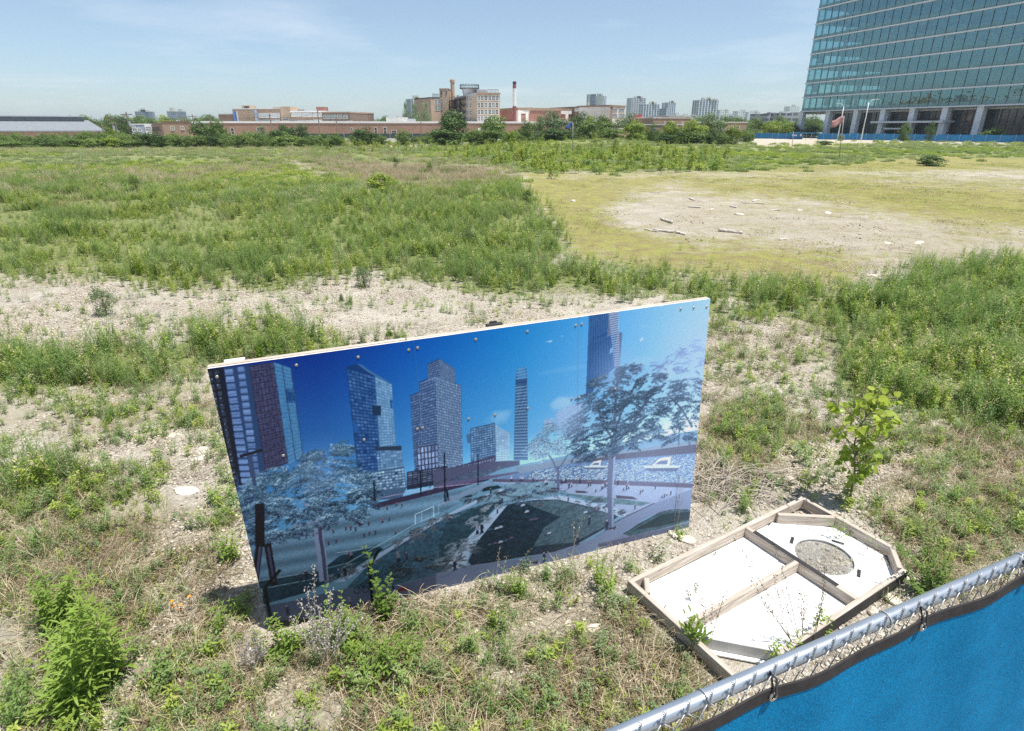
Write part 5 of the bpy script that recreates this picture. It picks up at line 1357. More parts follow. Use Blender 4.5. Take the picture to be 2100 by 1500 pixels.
def modern_house():
    A = Pxy(269, 256, 166); B = Pxy(311, 257, 168)
    root = empty('modern_house', (A.x, A.y, 0), 'small blue-grey modern house with white trim among the trees at the left', 'house')
    zt = hz(290, 256, 168); fc = wallblock(root, 'wall', A, B, 10, zt, plain('bluegrey_wall', (.30,.36,.44), .7), cap=.2, capm=WHITE_ROOF)
    for x0, x1, y0, y1 in ((271,277,259,262),(272,281,265,270),(283,289,264,270),(273,280,274,281),(283,290,275,285)): win(fc, root, x0, x1, y0, y1, WINB, WHITE_ROOF)
    mb = MB(); s0, _ = fc.at(297, 262); s1, _ = fc.at(311, 262); fc.box(mb, s0, s1, zt-2.4, zt-.05, .01, .4); rel(mb, root).build('bay', WHITE_ROOF, root)
    win(Facade(fc.A+fc.n*.4, fc.B+fc.n*.4), root, 299, 309, 260.5, 263.5, WINB, WHITE_ROOF)
modern_house()
def grey_shed():
    A = Pxy(-60, 280, 128); B = Pxy(208, 277, 140)
    root = empty('grey_roofed_shed', (A.x, A.y, 0), 'brick shed with a big grey gable roof at the far left', 'building')
    ze = hz(150, 271, 132); zr = hz(150, 249, 145)
    fc = wallblock(root, 'wall', A, B, 22, ze, BR_TAN, zb=-.5); ln = (fc.B-fc.A).length
    def pt(s, q, z): p = fc.A+fc.e*s+fc.n*q; return (p.x, p.y, z)
    mb = MB(); 
    vs = [pt(-1,.8,ze), pt(ln+.8,.8,ze), pt(ln-2,-11,zr), pt(-1,-11,zr), pt(ln+.8,-22.8,ze), pt(-1,-22.8,ze)]
    vs += [(v[0], v[1], v[2]+.25) for v in vs]
    mb.add(vs, [(6,7,8,9),(9,8,10,11),(0,3,2,1),(3,5,4,2),(0,1,7,6),(1,2,8,7),(2,4,10,8),(4,5,11,10),(5,3,9,11),(3,0,6,9)]); rel(mb, root).build('roof', ROOFG, root)
    mb = MB(); s1 = fc.at(172, 262)[0]; fc.box(mb, -1, s1, zr-1, zr+.9, -12.5, -9.5); rel(mb, root).build('ridge_vent', ROOFG, root)
    mb = MB(); fc.box(mb, -1.2, s1+.3, zr+.9, zr+1.1, -13, -9); rel(mb, root).build('vent_roof', METALG, root)
    for x0, x1 in ((148,156),(163,180),(188,200)): win(fc, root, x0, x1, 280, 286, WINB, CREAM, 2)
    mb = MB(); s0 = fc.at(203, 280)[0]; fc.box(mb, s0, ln, -.5, ze-.1, .01, .3); rel(mb, root).build('pier', BR_MAROON, root)
grey_shed()
def school():
    Y0 = 225
    root = empty('tan_brick_hall', tuple(Pxy(480, 240, Y0)), 'stepped tan brick hall with white window bands and blue-white banners above the warehouse roof', 'building')
    def blk(nm, x0, x1, yt, Y, mat, d=10, Y2=None, cap=None, cm=None):
        return wallblock(root, nm, Pxy(x0, yt, Y), Pxy(x1, yt, Y2 or Y), d, hz((x0+x1)/2, yt, Y), mat, cap=cap, capm=cm, capo=.05)
    blk('rear_wing', 447.5, 478, 235, 228, BR_BROWN, 8, 226, .3, WHITE_ROOF)
    f = blk('wall', 476, 530, 224.5, 225, BR_TAN, 12, 223, .3, WHITE_ROOF)
    mb = MB(); a = f.at(479, 240)[0]; b_ = f.at(485.5, 240)[0]; fc = f; fc.box(mb, a, b_, fc.at(480, 252)[1], fc.at(480, 229)[1], .02, .12); rel(mb, root).build('banner', plain('banner', (.10,.22,.55), .6, 0, .7, .6), root)
    mb = MB(); a = f.at(486, 240)[0]; b_ = f.at(488.5, 240)[0]; fc.box(mb, a, b_, fc.at(487, 252)[1], fc.at(487, 229)[1], .02, .12); rel(mb, root).build('banner', WHITE_ROOF, root)
    mb = MB(); a = f.at(523, 240)[0]; b_ = f.at(528, 240)[0]; fc.box(mb, a, b_, fc.at(525, 250)[1], fc.at(525, 226)[1], .02, .12); rel(mb, root).build('banner', plain('banner_pale', (.45,.52,.68), .6, 0, .4, .6), root)
    blk('stair_tower', 495, 512.5, 216.5, 232, BR_TAN, 5)
    mb = MB(); g = Facade(Pxy(501, 222, 230), Pxy(511, 222, 230)); ln = (g.B-g.A).length; g.box(mb, 0, ln, hz(505, 224, 230), hz(505, 218, 230), 0, .1); rel(mb, root).build('louvre', DARKM, root)
    f = blk('gym_wall', 529, 595, 224, 221, BR_BROWN, 10, 219)
    for x0, x1, y0, y1 in ((530.5,551,232.5,242),(553,574,232.5,242),(530.5,551,246,252.5),(553,574,246,252.5)): 
        win(f, root, x0, x1, y0, y1, PANEL, PANEL, 6, fw=.06)
    f = blk('tan_tower', 574, 595, 219, 218.5, BR_TAN, 4, 217.5); blk('penthouse', 559, 577, 219.5, 228, CREAM, 6); 
    f = blk('east_wing', 595, 661, 231, 217, BR_BROWN, 10, 215, .5, WHITE_ROOF)
    for x0, x1, y0, y1 in ((598,618,232.5,240),(620,640,232.5,240),(642,660,232.5,240),(644,660,246,251)): win(f, root, x0, x1, y0, y1, PANEL, PANEL, 6, fw=.06)
    for x0, x1, y0, y1 in ((580,592,244,247),(601,610,246,250)): win(Facade(f.A+f.n*.02, f.B+f.n*.02), root, x0, x1, y0, y1, WIN, METALG, 1)
    blk('brick_tower', 648, 664, 219.5, 222, BR_MAROON, 5)
    blk('roof_rail', 602, 628, 229.5, 224, METALG, .3); 
school()
def dark_block():
    A = Pxy(661, 232, 215); B = Pxy(717, 232.5, 212)
    root = empty('dark_brick_block', tuple(A), 'dark brown brick block with big paned windows right of the tan hall', 'building')
    fc = wallblock(root, 'wall', A, B, 16, hz(690, 232.5, 214), BR_DARK, cap=.4, capm=BR_BROWN)
    for x0, x1 in ((664,676),(679,689),(692,701),(705,713)):
        win(fc, root, x0, x1, 236.5, 243.5, WINB, CREAM, 3); win(fc, root, x0, x1, 249, 252, WINB, CREAM, 3)
dark_block()
def factory():
    C = Pxy(979, 193, 205); Rr = Pxy(1025, 193.5, 207); Lf = Pxy(931, 200, 240)
    root = empty('brick_factory', tuple(C), 'tall tan-brown brick factory with fire escapes, roof deck and rows of windows in the centre', 'building')
    zt = hz(1000, 193.3, 205)
    n1 = Facade(C, Rr); ln = (n1.B-n1.A).length
    # main body: one prism C, R, R', L', L
    back = -n1.n*30
    P5 = [C, Rr, Rr+back, Lf+back*0.5, Lf]
    mb = MB().prism([(p.x, p.y) for p in P5], -.6, zt); rel(mb, root).build('wall', BR_TAN, root)
    mb = MB(); n1.box(mb, -.2, ln+.2, zt, zt+.45, -.5, .25); rel(mb, root).build('cornice', BR_BROWN, root)
    n2 = Facade(Lf, C); l2 = (n2.B-n2.A).length
    mb = MB(); n2.box(mb, 0, l2-.3, zt, zt+.45, -.5, .25); rel(mb, root).build('cornice', METALG, root)
    for xs in ((1548,1581,1616), (1656,1688,1722)):
        for xc in xs:
            for y0, y1 in ((232,278),(300,345),(366,410),(430,472)):
                a = q2(xc-12, y0); b_ = q2(xc+12, y1); win(n1, root, a[0], b_[0], a[1], b_[1], WINB if (xc+y0) % 3 else WIN, CREAM, 1, fw=.12)
    for xc, w_ in ((1473,9),(1441,8),(1409,7),(1349,6)):
        for y0, y1 in ((236,280),(303,345),(370,412),(434,472)):
            a = q2(xc-w_, y0); b_ = q2(xc+w_, y1); win(n2, root, a[0], b_[0], a[1], b_[1], WINB, CREAM, 1, fw=.12)
    # fire escapes
    mb = MB()
    for xc in (1312, 1388, 1336):
        s_, _ = n2.at(*q2(xc, 330)); n2.box(mb, s_-.25, s_+.25, 1, zt-.3, .4, .9)
    for yy in (262, 325, 390, 450):
        a, z = n2.at(*q2(1305, yy)); b_, z = n2.at(*q2(1430, yy)); n2.box(mb, a, b_, z-.1, z+.12, .1, 2.2); n2.box(mb, a, b_, z+1.1, z+1.2, 2.1, 2.2)
    rel(mb, root).build('fire_escape', DARKM, root)
    # recessed middle, stair tower, left wing
    f3 = wallblock(root, 'link_wall', Pxy(911, 200, 246), Pxy(932, 200, 246), 10, hz(920, 199, 246), BR_TAN)
    mb = MB()
    for yy in (262, 300, 340): a, z = f3.at(*q2(1225, yy)); b_, _ = f3.at(*q2(1300, yy)); f3.box(mb, a, b_, z-.1, z+.12, .05, 1.5)
    for xc in (1250,): s_, _ = f3.at(*q2(xc, 330)); f3.box(mb, s_-.25, s_+.25, 1, hz(920, 200, 246), .6, 1.1)
    rel(mb, root).build('balcony', DARKM, root)
    f4 = wallblock(root, 'stair_tower', Pxy(901, 184, 236), Pxy(919.5, 184, 236), 9, hz(910, 183.5, 236), BR_TAN, cap=.3, capm=BR_BROWN)
    for xc in (1192, 1238): win(f4, root, *[v for v in (q2(xc-6,190)[0], q2(xc+6,190)[0], q2(0,190)[1], q2(0,216)[1])], WIN, BR_BROWN, 0)
    for y0 in (262, 320): win(f4, root, q2(1188,0)[0], q2(1204,0)[0], q2(0,y0)[1], q2(0,y0+42)[1], WINB, CREAM, 1)
    f5 = wallblock(root, 'left_wing', Pxy(883, 202.5, 232), Pxy(901.5, 202.5, 234), 14, hz(890, 202, 233), BR_TAN, cap=.35, capm=DARKM)
    for xc in (1140, 1166):
        for y0 in (270, 330): win(f5, root, q2(xc-10,0)[0], q2(xc+10,0)[0], q2(0,y0)[1], q2(0,y0+42)[1], WINB, CREAM, 1)
    mb = MB(); a = f5.at(888, 200)[0]; b_ = f5.at(901, 200)[0]; zz = hz(890, 202, 233)+.35
    for k in range(7): s_ = a+(b_-a)*k/6; f5.box(mb, s_-.06, s_+.06, zz, zz+1.1, -.3, -.2)
    f5.box(mb, a, b_, zz+1.05, zz+1.15, -.31, -.19); rel(mb, root).build('roof_rail', DARKM, root)
    # octagonal chimney
    cx_ = Pxy(928.5, 190, 238); ztp = hz(928, 163, 238); w_ = (P(933.5,180,238)[0]-P(924,180,238)[0])/2
    mb = MB()
    mb.tube([(cx_.x, cx_.y, -.5), (cx_.x, cx_.y, ztp-1.2), (cx_.x, cx_.y, ztp-1.0), (cx_.x, cx_.y, ztp-.2), (cx_.x, cx_.y, ztp)], [w_*1.05, w_*.85, w_*1.1, w_*1.1, w_*.95], 8); rel(mb, root).build('chimney', BR_TAN, root)
    # roof deck: drum, box, rails
    dc = Pxy(963, 190, 222); zd = hz(963, 183, 222); rr = P(979,185,222)[0]-P(963,185,222)[0]
    mb = MB().tube([(dc.x, dc.y, zt), (dc.x, dc.y, zd)], [rr*.8, rr], 20); rel(mb, root).build('drum', METALG, root)
    mb = MB(); 
    for k in range(20):
        a = k*math.pi/10; mb.beam((dc.x+rr*1.2*math.cos(a), dc.y+rr*1.2*math.sin(a), zd), (dc.x+rr*1.2*math.cos(a), dc.y+rr*1.2*math.sin(a), zd+1.3), .12, .12)
    mb.tube([(dc.x+rr*1.2*math.cos(k*math.pi/10), dc.y+rr*1.2*math.sin(k*math.pi/10), zd+1.3) for k in range(21)], .08, 5); mb.tube([(dc.x, dc.y, zd), (dc.x, dc.y, zd+.25)], rr*1.25, 20)
    rel(mb, root).build('deck_rail', DARKM, root)
    f6 = wallblock(root, 'penthouse', Pxy(978, 184, 216), Pxy(997, 184, 216), 8, hz(988, 184, 216), METALG, zb=zt)
    mb = MB(); g = Facade(Pxy(1000, 190, 208), Pxy(1022, 190, 208)); l_ = (g.B-g.A).length
    for k in range(9): g.box(mb, l_*k/8-.05, l_*k/8+.05, zt+.4, zt+1.5, 0, .1)
    g.box(mb, 0, l_, zt+1.42, zt+1.52, .01, .09); rel(mb, root).build('roof_rail', DARKM, root)
factory()
def smokestack():
    c = Pxy(1055, 220, 196); w_ = P(1058.3,200,196)[0]-P(1055,200,196)[0]
    root = empty('smokestack', (c.x, c.y, 0), 'slender red smokestack with a wide white band right of the factory', 'smokestack')
    zs = [-.5, hz(1055, 218, 196), hz(1055, 182, 196), hz(1055, 168, 196)]
    for i, (nm, m) in enumerate((('lower_shaft', plain('stack_red', (.24,.07,.06), .8)), ('white_band', plain('stack_white', (.66,.64,.6), .8)), ('upper_shaft', plain('stack_red_top', (.26,.08,.07), .8)))):
        w0 = w_*(1.25-.08*i); w1 = w_*(1.17-.08*i)
        MB().tube([(0,0,zs[i]), (0,0,zs[i+1])], [w0, w1], 16).build(nm, m, root)
    MB().tube([(0,0,zs[3]-.6), (0,0,zs[3]+.05)], w_*1.12, 16).build('collar', DARKM, root)
smokestack()
def white_frame():
    # nearer wing: from x 1062 (corner) to the right receding upward
    root = empty('framed_factory', tuple(Pxy(1066, 228, 215)), 'long red brick factory with a white concrete grid of bays behind the centre trees', 'building')
    def wing(A, B, yt, xs, rows, side=None, cap=.8):
        fc = wallblock(root, 'wall', A, B, 16, yt, BR_MAROON, cap=cap, capm=BR_BROWN, capo=.25); ln = (fc.B-fc.A).length
        mb = MB(); zz = [fc.at(xs[0], r)[1] for r in rows]
        for x in xs: s_ = fc.at(x, rows[0])[0]; fc.box(mb, s_-.55, s_+.55, -.4, yt, .0, .35)
        fc.box(mb, 0, ln, yt-1.0, yt-.002, 0, .3)
        rel(mb, root).build('pilaster_grid', CREAM, root); return fc
    A = Pxy(1028, 226, 225); B = Pxy(1063, 228, 212)
    zt = hz(1063, 226.5, 212)
    f0 = wing(A, B, zt, [1029,1043,1062], [230,240])
    for x0, x1 in ((1033,1041),(1046,1060)):
        pass
    A = Pxy(1063, 226, 212); B = Pxy(1172, 227, 222)
    f1 = wing(A, B, zt, [1064.5,1080,1094,1119,1144,1162], [230,240])
    for x0, x1 in ((1067,1078),): win(f1, root, x0, x1, 231, 238, WINB, CREAM, 4); win(f1, root, x0, x1, 243, 250, WINB, CREAM, 4)
    for x0, x1 in ((1083,1092),(1097,1117)): 
        mb = MB(); a, z0 = f1.at(x0, 241.5); b_, _ = f1.at(x1, 241.5); f1.box(mb, a, b_, z0-.5, z0+.3, .01, .25); rel(mb, root).build('sill_band', CREAM, root)
    win(f1, root, 1159, 1161.5, 233, 238, WINB, CREAM, 1)
    # far taller wing
    A = Pxy(1128, 224, 235); B = Pxy(1252, 219, 205); C2 = Pxy(1282, 219.5, 212)
    zt2 = hz(1252, 219, 205)
    fa = wallblock(root, 'rear_wall', A, B, 1.0, zt2, BR_BROWN, cap=.5, capm=BR_BROWN, capo=.2); fb = wallblock(root, 'end_wall', B, C2, 12, zt2, CREAM, cap=.5, capm=BR_BROWN, capo=.2)
    for x0, x1 in ((1202,1211),(1214,1223),(1225.5,1235),(1238,1247)):
        win(fa, root, x0, x1, 224.5, 230, WINB, CREAM, 3); win(fa, root, x0, x1, 234, 239, WINB, CREAM, 3)
    for x0, x1 in ((1254.5,1265.5),(1268.5,1280)):
        win(fb, root, x0, x1, 223.5, 230, WINB, CREAM, 3); win(fb, root, x0, x1, 234.5, 240, WINB, CREAM, 3)
    mb = MB(); l_ = (fa.B-fa.A).length; fa.box(mb, l_*.45, l_, zt2-1.1, zt2-.01, .001, .3); rel(mb, root).build('fascia', CREAM, root)
    for x0, x1, yt, Y in ((1184,1201,217.5,225),(1205,1209,210,240),(1075,1083,221,225),(1084,1092,221,226),(1213,1226,216.5,222)):
        wallblock(root, 'roof_unit', Pxy(x0, yt, Y), Pxy(x1, yt, Y), 3, hz(x0, yt, Y), CONC if x0 > 1150 else BR_BROWN, zb=5)
white_frame()
def red_roof():
    Y = 190
    A = Pxy(1301, 248, Y); B = Pxy(1345, 248, Y)
    root = empty('red_roofed_house', tuple(A), 'house with a bright red hipped roof and ridge turret right of the framed factory', 'house')
    zt = hz(1320, 247, Y); fc = wallblock(root, 'wall', A, B, 12, zt, BR_MAROON)
    ln = (fc.B-fc.A).length; zr = hz(1320, 240, Y+6)
    def pt(s, q, z): p = fc.A+fc.e*s+fc.n*q; return (p.x, p.y, z)
    vs = [pt(-.6,.6,zt), pt(ln+.6,.6,zt), pt(ln+.6,-12.6,zt), pt(-.6,-12.6,zt), pt(1.5,-6,zr), pt(ln-3,-6,zr)]
    mb = MB().add(vs, [(0,1,5,4),(1,2,5),(2,3,4,5),(3,0,4),(0,3,2,1)]); rel(mb, root).build('roof', REDROOF, root)
    a = fc.at(1308, 240)[0]; b_ = fc.at(1323, 240)[0]; mb = MB(); fc.box(mb, a, b_, zr-.6, hz(1315, 236.5, Y+6), -7, -5); rel(mb, root).build('turret', REDROOF, root)
    for x in (1309, 1320): s_ = fc.at(x, 240)[0]; mb = MB(); fc.box(mb, s_-.25, s_+.35, zr, hz(1315, 234, Y+6), -6.6, -5.6); rel(mb, root).build('chimney', REDROOF, root)
red_roof()
def low_bricks():
    specs = [('brick_row', 'long low brown brick row with a flat roof behind the right trees', 1340, 1420, 243, 176, BR_BROWN, [1362,1380,1398]),
             ('brick_garage', 'low red brick garage half hidden below the centre trees', 1268, 1292, 266, 135, BR_TAN, []),
             ('brick_store', 'flat brown brick store with a pale roof line behind the right trees', 1371, 1418, 239.5, 205, BR_DARK, []),
             ('brick_terrace', 'low brick terrace with pale window surrounds right of the lollipop tree', 1420, 1532, 252, 180, BR_BROWN, [1474,1483,1500,1512]),
             ('brick_depot', 'long low reddish depot wall behind the thicket of bright green trees', 1292, 1400, 257, 160, BR_BROWN, [])]
    for nm, lb, x0, x1, yt, Y, m, wx in specs:
        A = Pxy(x0, yt, Y); B = Pxy(x1, yt, Y+3); root = empty(nm, tuple(A), lb, 'building')
        fc = wallblock(root, 'wall', A, B, 12, hz((x0+x1)/2, yt, Y), m, cap=.25, capm=CONC)
        for x in wx: win(fc, root, x, x+3.2, yt+8, yt+15, WINB, WHITE_ROOF, 1)
low_bricks()

# ---- distant towers
def towermat(name, wall, glass, sx, sz, fx, fz):
    """facade of storeys and bays as a repeating pattern"""
    m, nt, b = newmat(name)
    tc = N(nt, 'ShaderNodeTexCoord'); sp = N(nt, 'ShaderNodeSeparateXYZ'); L(nt, tc.outputs['Object'], sp.inputs[0])
    ad = N(nt, 'ShaderNodeMath', operation='ADD'); L(nt, sp.outputs[0], ad.inputs[0]); L(nt, sp.outputs[1], ad.inputs[1])
    def cell(src, size, frac):
        d = N(nt, 'ShaderNodeMath', operation='DIVIDE'); L(nt, src, d.inputs[0]); d.inputs[1].default_value = size
        f = N(nt, 'ShaderNodeMath', operation='FRACT'); L(nt, d.outputs[0], f.inputs[0])
        g = N(nt, 'ShaderNodeMath', operation='LESS_THAN'); L(nt, f.outputs[0], g.inputs[0]); g.inputs[1].default_value = frac; return g.outputs[0], d.outputs[0]
    a, da = cell(ad.outputs[0], sx, fx); c, dc = cell(sp.outputs[2], sz, fz)
    mu = N(nt, 'ShaderNodeMath', operation='MULTIPLY'); L(nt, a, mu.inputs[0]); L(nt, c, mu.inputs[1])
    fa = N(nt, 'ShaderNodeMath', operation='FLOOR'); L(nt, da, fa.inputs[0]); fb = N(nt, 'ShaderNodeMath', operation='FLOOR'); L(nt, dc, fb.inputs[0])
    cb = N(nt, 'ShaderNodeCombineXYZ'); L(nt, fa.outputs[0], cb.inputs[0]); L(nt, fb.outputs[0], cb.inputs[1])
    wn = N(nt, 'ShaderNodeTexWhiteNoise'); L(nt, cb.outputs[0], wn.inputs[0])
    mr = N(nt, 'ShaderNodeMapRange'); mr.inputs['To Min'].default_value = .6; mr.inputs['To Max'].default_value = 1.7; L(nt, wn.outputs['Value'], mr.inputs[0])
    gs = N(nt, 'ShaderNodeVectorMath', operation='SCALE'); gs.inputs[0].default_value = glass; L(nt, mr.outputs[0], gs.inputs['Scale'])
    mx = N(nt, 'ShaderNodeMix', data_type='RGBA'); L(nt, mu.outputs[0], mx.inputs['Factor']); mx.inputs[6].default_value = (*wall, 1); L(nt, gs.outputs[0], mx.inputs[7])
    L(nt, mx.outputs[2], b.inputs['Base Color'])
    rr = N(nt, 'ShaderNodeMapRange'); rr.inputs['To Min'].default_value = .8; rr.inputs['To Max'].default_value = .2; L(nt, mu.outputs[0], rr.inputs[0]); L(nt, rr.outputs[0], b.inputs['Roughness'])
    return m
T_DARK = towermat('tower_dark', (.16,.19,.24), (.05,.08,.12), 5, 3.3, .7, .72)
T_STRIPE = towermat('tower_striped', (.55,.56,.58), (.05,.09,.16), 6.5, 3.2, .66, .92)
T_GRID = towermat('tower_grid', (.42,.43,.45), (.07,.10,.15), 6, 3.3, .6, .55)
T_WHITE = towermat('tower_white', (.58,.60,.62), (.12,.18,.25), 7, 3.2, .5, .5)
def tower(nm, lb, parts, Y, mat, roofs=(), d=20):
    x0, x1, yt = parts[0]
    root = empty(nm, (Pxy((x0+x1)/2, yt, Y).x, Y, 0), lb, 'tower block')
    for i, (a, b_, yt) in enumerate(parts):
        A = Pxy(a, yt, Y-i*6.0); B = Pxy(b_, yt, Y-i*6.0+d*.4)
        wallblock(root, 'shaft', A, B, d, hz((a+b_)/2, yt, Y-i*6), mat, zb=-2)
    for (a, b_, yt) in roofs:
        A = Pxy(a, yt, Y+4); B = Pxy(b_, yt, Y+4); wallblock(root, 'penthouse', A, B, d*.4, hz((a+b_)/2, yt, Y+4), CONC, zb=hz(x0, parts[0][2]+.5, Y))
    return root
tower('tower_block', 'dark glass tower with stepped crown at the far left skyline', [(276,311,229),(295,314,240)], 1100, T_DARK, [(283,302,225.5),(287,297,222.5)])
tower('tower_block', 'left one of the twin dark towers above the left treetops', [(341.5,361,228.5)], 1300, T_DARK, [(346.5,354.5,221)])
tower('tower_block', 'right one of the twin dark towers above the left treetops', [(361.5,381,229)], 1320, T_DARK, [(364.5,373,224)])
tower('tower_block', 'slim grey tower rising behind the tall poplars', [(842.5,863,203)], 900, T_STRIPE, [(845,858,196),(851,861,200)])
tower('tower_block', 'dark striped tower of two slabs above the framed factory', [(1220,1236,193),(1236,1244,197)], 1000, T_STRIPE, [(1222,1234,192)])
tower('tower_block', 'broad grey tower with a balcony grid behind the red-roofed house', [(1295.5,1325,201)], 1200, T_GRID, [(1302,1318,198),(1307,1314,197)])
tower('tower_block', 'dark striped tower right beside the broad grey one', [(1320,1353,214)], 1150, T_STRIPE, [(1333,1347,210),(1337,1341,208)])
tower('tower_block', 'lone narrow striped tower with a tapered penthouse', [(1371,1386,210.5),(1367,1372,223)], 1300, T_STRIPE, [(1374,1383,208),(1377,1381,206.5)])
tower('tower_block', 'widest striped tower with several penthouses behind the lollipop tree', [(1432.5,1474,205.5)], 1100, T_STRIPE, [(1441,1446,200.5),(1452,1458,199.5),(1449,1463,203),(1465,1472,203)])
tower('tower_block', 'white tower block right of the widest striped tower', [(1477,1496,226)], 1200, T_WHITE, [(1479,1493,224.5)])
tower('tower_block', 'left one of the pale white pair near the glass office', [(1514,1533,228)], 1500, T_WHITE, [(1521,1529,225.5)])
tower('tower_block', 'right and wider one of the pale white pair near the glass office', [(1534,1560,229.5)], 1500, T_WHITE, [(1541,1555,227)])
tower('tower_block', 'bluish spired tower at the left edge of the glass office', [(1620,1640,218.5)], 1600, T_WHITE, [(1627,1632,215)])
tower('tower_block', 'pale gridded block seen through the gap under the glass office', [(1644,1684,230)], 700, T_WHITE)
tower('low_office', 'low grey terraced office left of the glass office', [(1575,1598,233.5),(1597,1640,232)], 600, towermat('office_grey', (.30,.31,.33), (.05,.06,.08), 9, 4.5, .75, .5), [(1580,1592,230),(1605,1622,229)])
tower('low_office', 'tiny bluish block between the narrow striped tower and the widest one', [(1386.5,1394,233)], 1400, T_WHITE, [(1388,1392,231)])
tower('low_office', 'flat grey roofs below the widest striped tower', [(1397,1432,237)], 700, T_GRID, [(1404,1411,234.5),(1420,1426,235.5)])
tower('low_office', 'small grey blocks between the white tower and the pale pair', [(1496,1505,234),(1503,1513,238)], 1300, T_GRID)
tower('low_office', 'small bluish block behind the brown factory trees at centre left', [(717,724,237)], 900, T_GRID)
tower('low_office', 'low dark roof with a dome between the white hall and dark block', [(670,682,229.5)], 500, T_DARK)

# ================================================================ the glass office at the right
def glass_office():
    A = Pxy(1644, 229, 225); e = Vector((.307, -1, 0)).normalized(); Bp = A+e*150
    fc = Facade(A, Bp); n = fc.n; e = fc.e
    root = empty('glass_office', tuple(A), 'big teal glass office block on pale columns at the right edge', 'office building')
    z1 = fc.at(1641, 229)[1]; st = 4.45; NS = 9; LEN = 132; D = 34
    def bx(mb, s0, s1, z0, z1_, q0, q1_, mi=0): fc.box(mb, s0, s1, z0, z1_, q0, q1_, mi)
    # glass
    g, nt, b = newmat('vision_glass'); nt.nodes.remove(b)
    gl = N(nt, 'ShaderNodeBsdfGlossy'); gl.inputs['Roughness'].default_value = 0.03; gl.inputs['Color'].default_value = (.62,.90,.93,1)
    tr = N(nt, 'ShaderNodeBsdfTransparent'); tr.inputs[0].default_value = (.62,.80,.82,1)
    lw = coat(nt, 0.20)
    ms = N(nt, 'ShaderNodeMixShader'); L(nt, lw.outputs[0], ms.inputs[0]); L(nt, tr.outputs[0], ms.inputs[1]); L(nt, gl.outputs[0], ms.inputs[2]); L(nt, ms.outputs[0], nt.nodes['Material Output'].inputs[0])
    tcg = N(nt, 'ShaderNodeTexCoord'); ng_ = N(nt, 'ShaderNodeTexNoise'); ng_.inputs['Scale'].default_value = .35; ng_.inputs['Detail'].default_value = 2; L(nt, tcg.outputs['Object'], ng_.inputs['Vector'])
    bpg = N(nt, 'ShaderNodeBump'); bpg.inputs['Strength'].default_value = .5; bpg.inputs['Distance'].default_value = .12; L(nt, ng_.outputs[0], bpg.inputs['Height']); L(nt, bpg.outputs[0], gl.inputs['Normal'])
    clear = g.copy(); clear.name = 'clear_glass'
    for nd in clear.node_tree.nodes:
        if nd.type == 'BSDF_TRANSPARENT': nd.inputs[0].default_value = (.90,.97,.97,1)
    SP_ = plain('spandrel_glass', (.12,.27,.28), .12, 0, .12, .3, .9); SPD = plain('dark_mullion', (.03,.06,.065), .4, .3)
    LEDGE = plain('pale_metal_ledge', (.66,.69,.72), .5, .1, .05); COLM = plain('pale_column', (.74,.76,.78), .75, 0, .06, .5)
    DARKI = plain('dark_interior', (.045,.06,.065), .8); CEIL = plain('interior_ceiling', (.10,.13,.14), .8)
    for k in range(NS):
        zb = z1+k*st
        mb = MB(); bx(mb, -.3, LEN, zb-.22, zb+.14, -.2, .40); rel(mb, root).build('ledge', LEDGE, root)
        mb = MB(); bx(mb, 0, LEN, zb+.14, zb+1.0, -.06, 0); rel(mb, root).build('spandrel', SP_, root)
        mb = MB(); bx(mb, 0, LEN, zb+1.0, zb+st-.14, -.04, -.02); rel(mb, root).build('glazing', g, root)
        mb = MB(); bx(mb, .1, LEN-.1, zb-.35, zb+.05, -D, -.25); rel(mb, root).build('floor_slab', CEIL, root)
        # mullions: one pattern per storey
        mb = MB(); s_ = 0.0
        while s_ < LEN: bx(mb, s_-.035, s_+.035, zb+.14, zb+st-.14, .001, .07); s_ += 3.0
        rel(mb, root).build('mullion_grating', SPD, root)
        # far end wall: open bays between dark piers
        mb = MB(); q = -.3
        while q > -D: bx(mb, -.05, .12, zb+.1, zb+st-.36, q-.35, q); q -= 2.6
        bx(mb, -.05, .1, zb+.1, zb+.95, -D, -.2); rel(mb, root).build('end_wall_piers', DARKI, root)
        mb = MB(); bx(mb, 0.0, .02, zb+.95, zb+st-.36, -D, -.2); rel(mb, root).build('end_glazing', clear, root)
        # inside: core and partitions
        mb = MB(); bx(mb, 22, 60, zb+.05, zb+st-.36, -22, -11); bx(mb, 70, LEN-2, zb+.05, zb+st-.36, -D+2, -9)
        rb = random.Random(k)
        for i in range(40):
            if rb.random() < .38: bx(mb, i*3+.1, i*3+2.9, zb+st-.5-rb.choice([.5,.9,1.6,2.6]), zb+st-.36, -.5, -.45)
        for i in range(12): bx(mb, 7+i*9, 7.7+i*9, zb+.05, zb+st-.36, -6.7, -6)
        bx(mb, .2, LEN, zb+.05, zb+st-.36, -D-.2, -D); rel(mb, root).build('core', DARKI, root)
    ztop = z1+NS*st; mb = MB(); bx(mb, -.3, LEN, ztop-.14, ztop+.5, -D, .4); rel(mb, root).build('roof', LEDGE, root)
    # columns
    for x, y, dx in ((1643,231,5.6),(1697.5,229,5),(1755,226,5),(1811,224,5),(1871,222,6),(1939,219,7),(2012,216,7)):
        s_ = fc.at(x, y)[0]; mb = MB(); bx(mb, s_-.85+.0, s_+.85, -.5, z1-.15, -1.6, -.1); rel(mb, root).build('column', COLM, root)
    # recessed ground floor
    s2 = fc.at(1692, 229)[0]
    mb = MB(); bx(mb, s2, LEN, 0, z1-.4, -3.1, -3.0); rel(mb, root).build('shopfront', glassm('dark_shopfront', (.04,.05,.055), .06), root)
    mb = MB(); s_ = s2
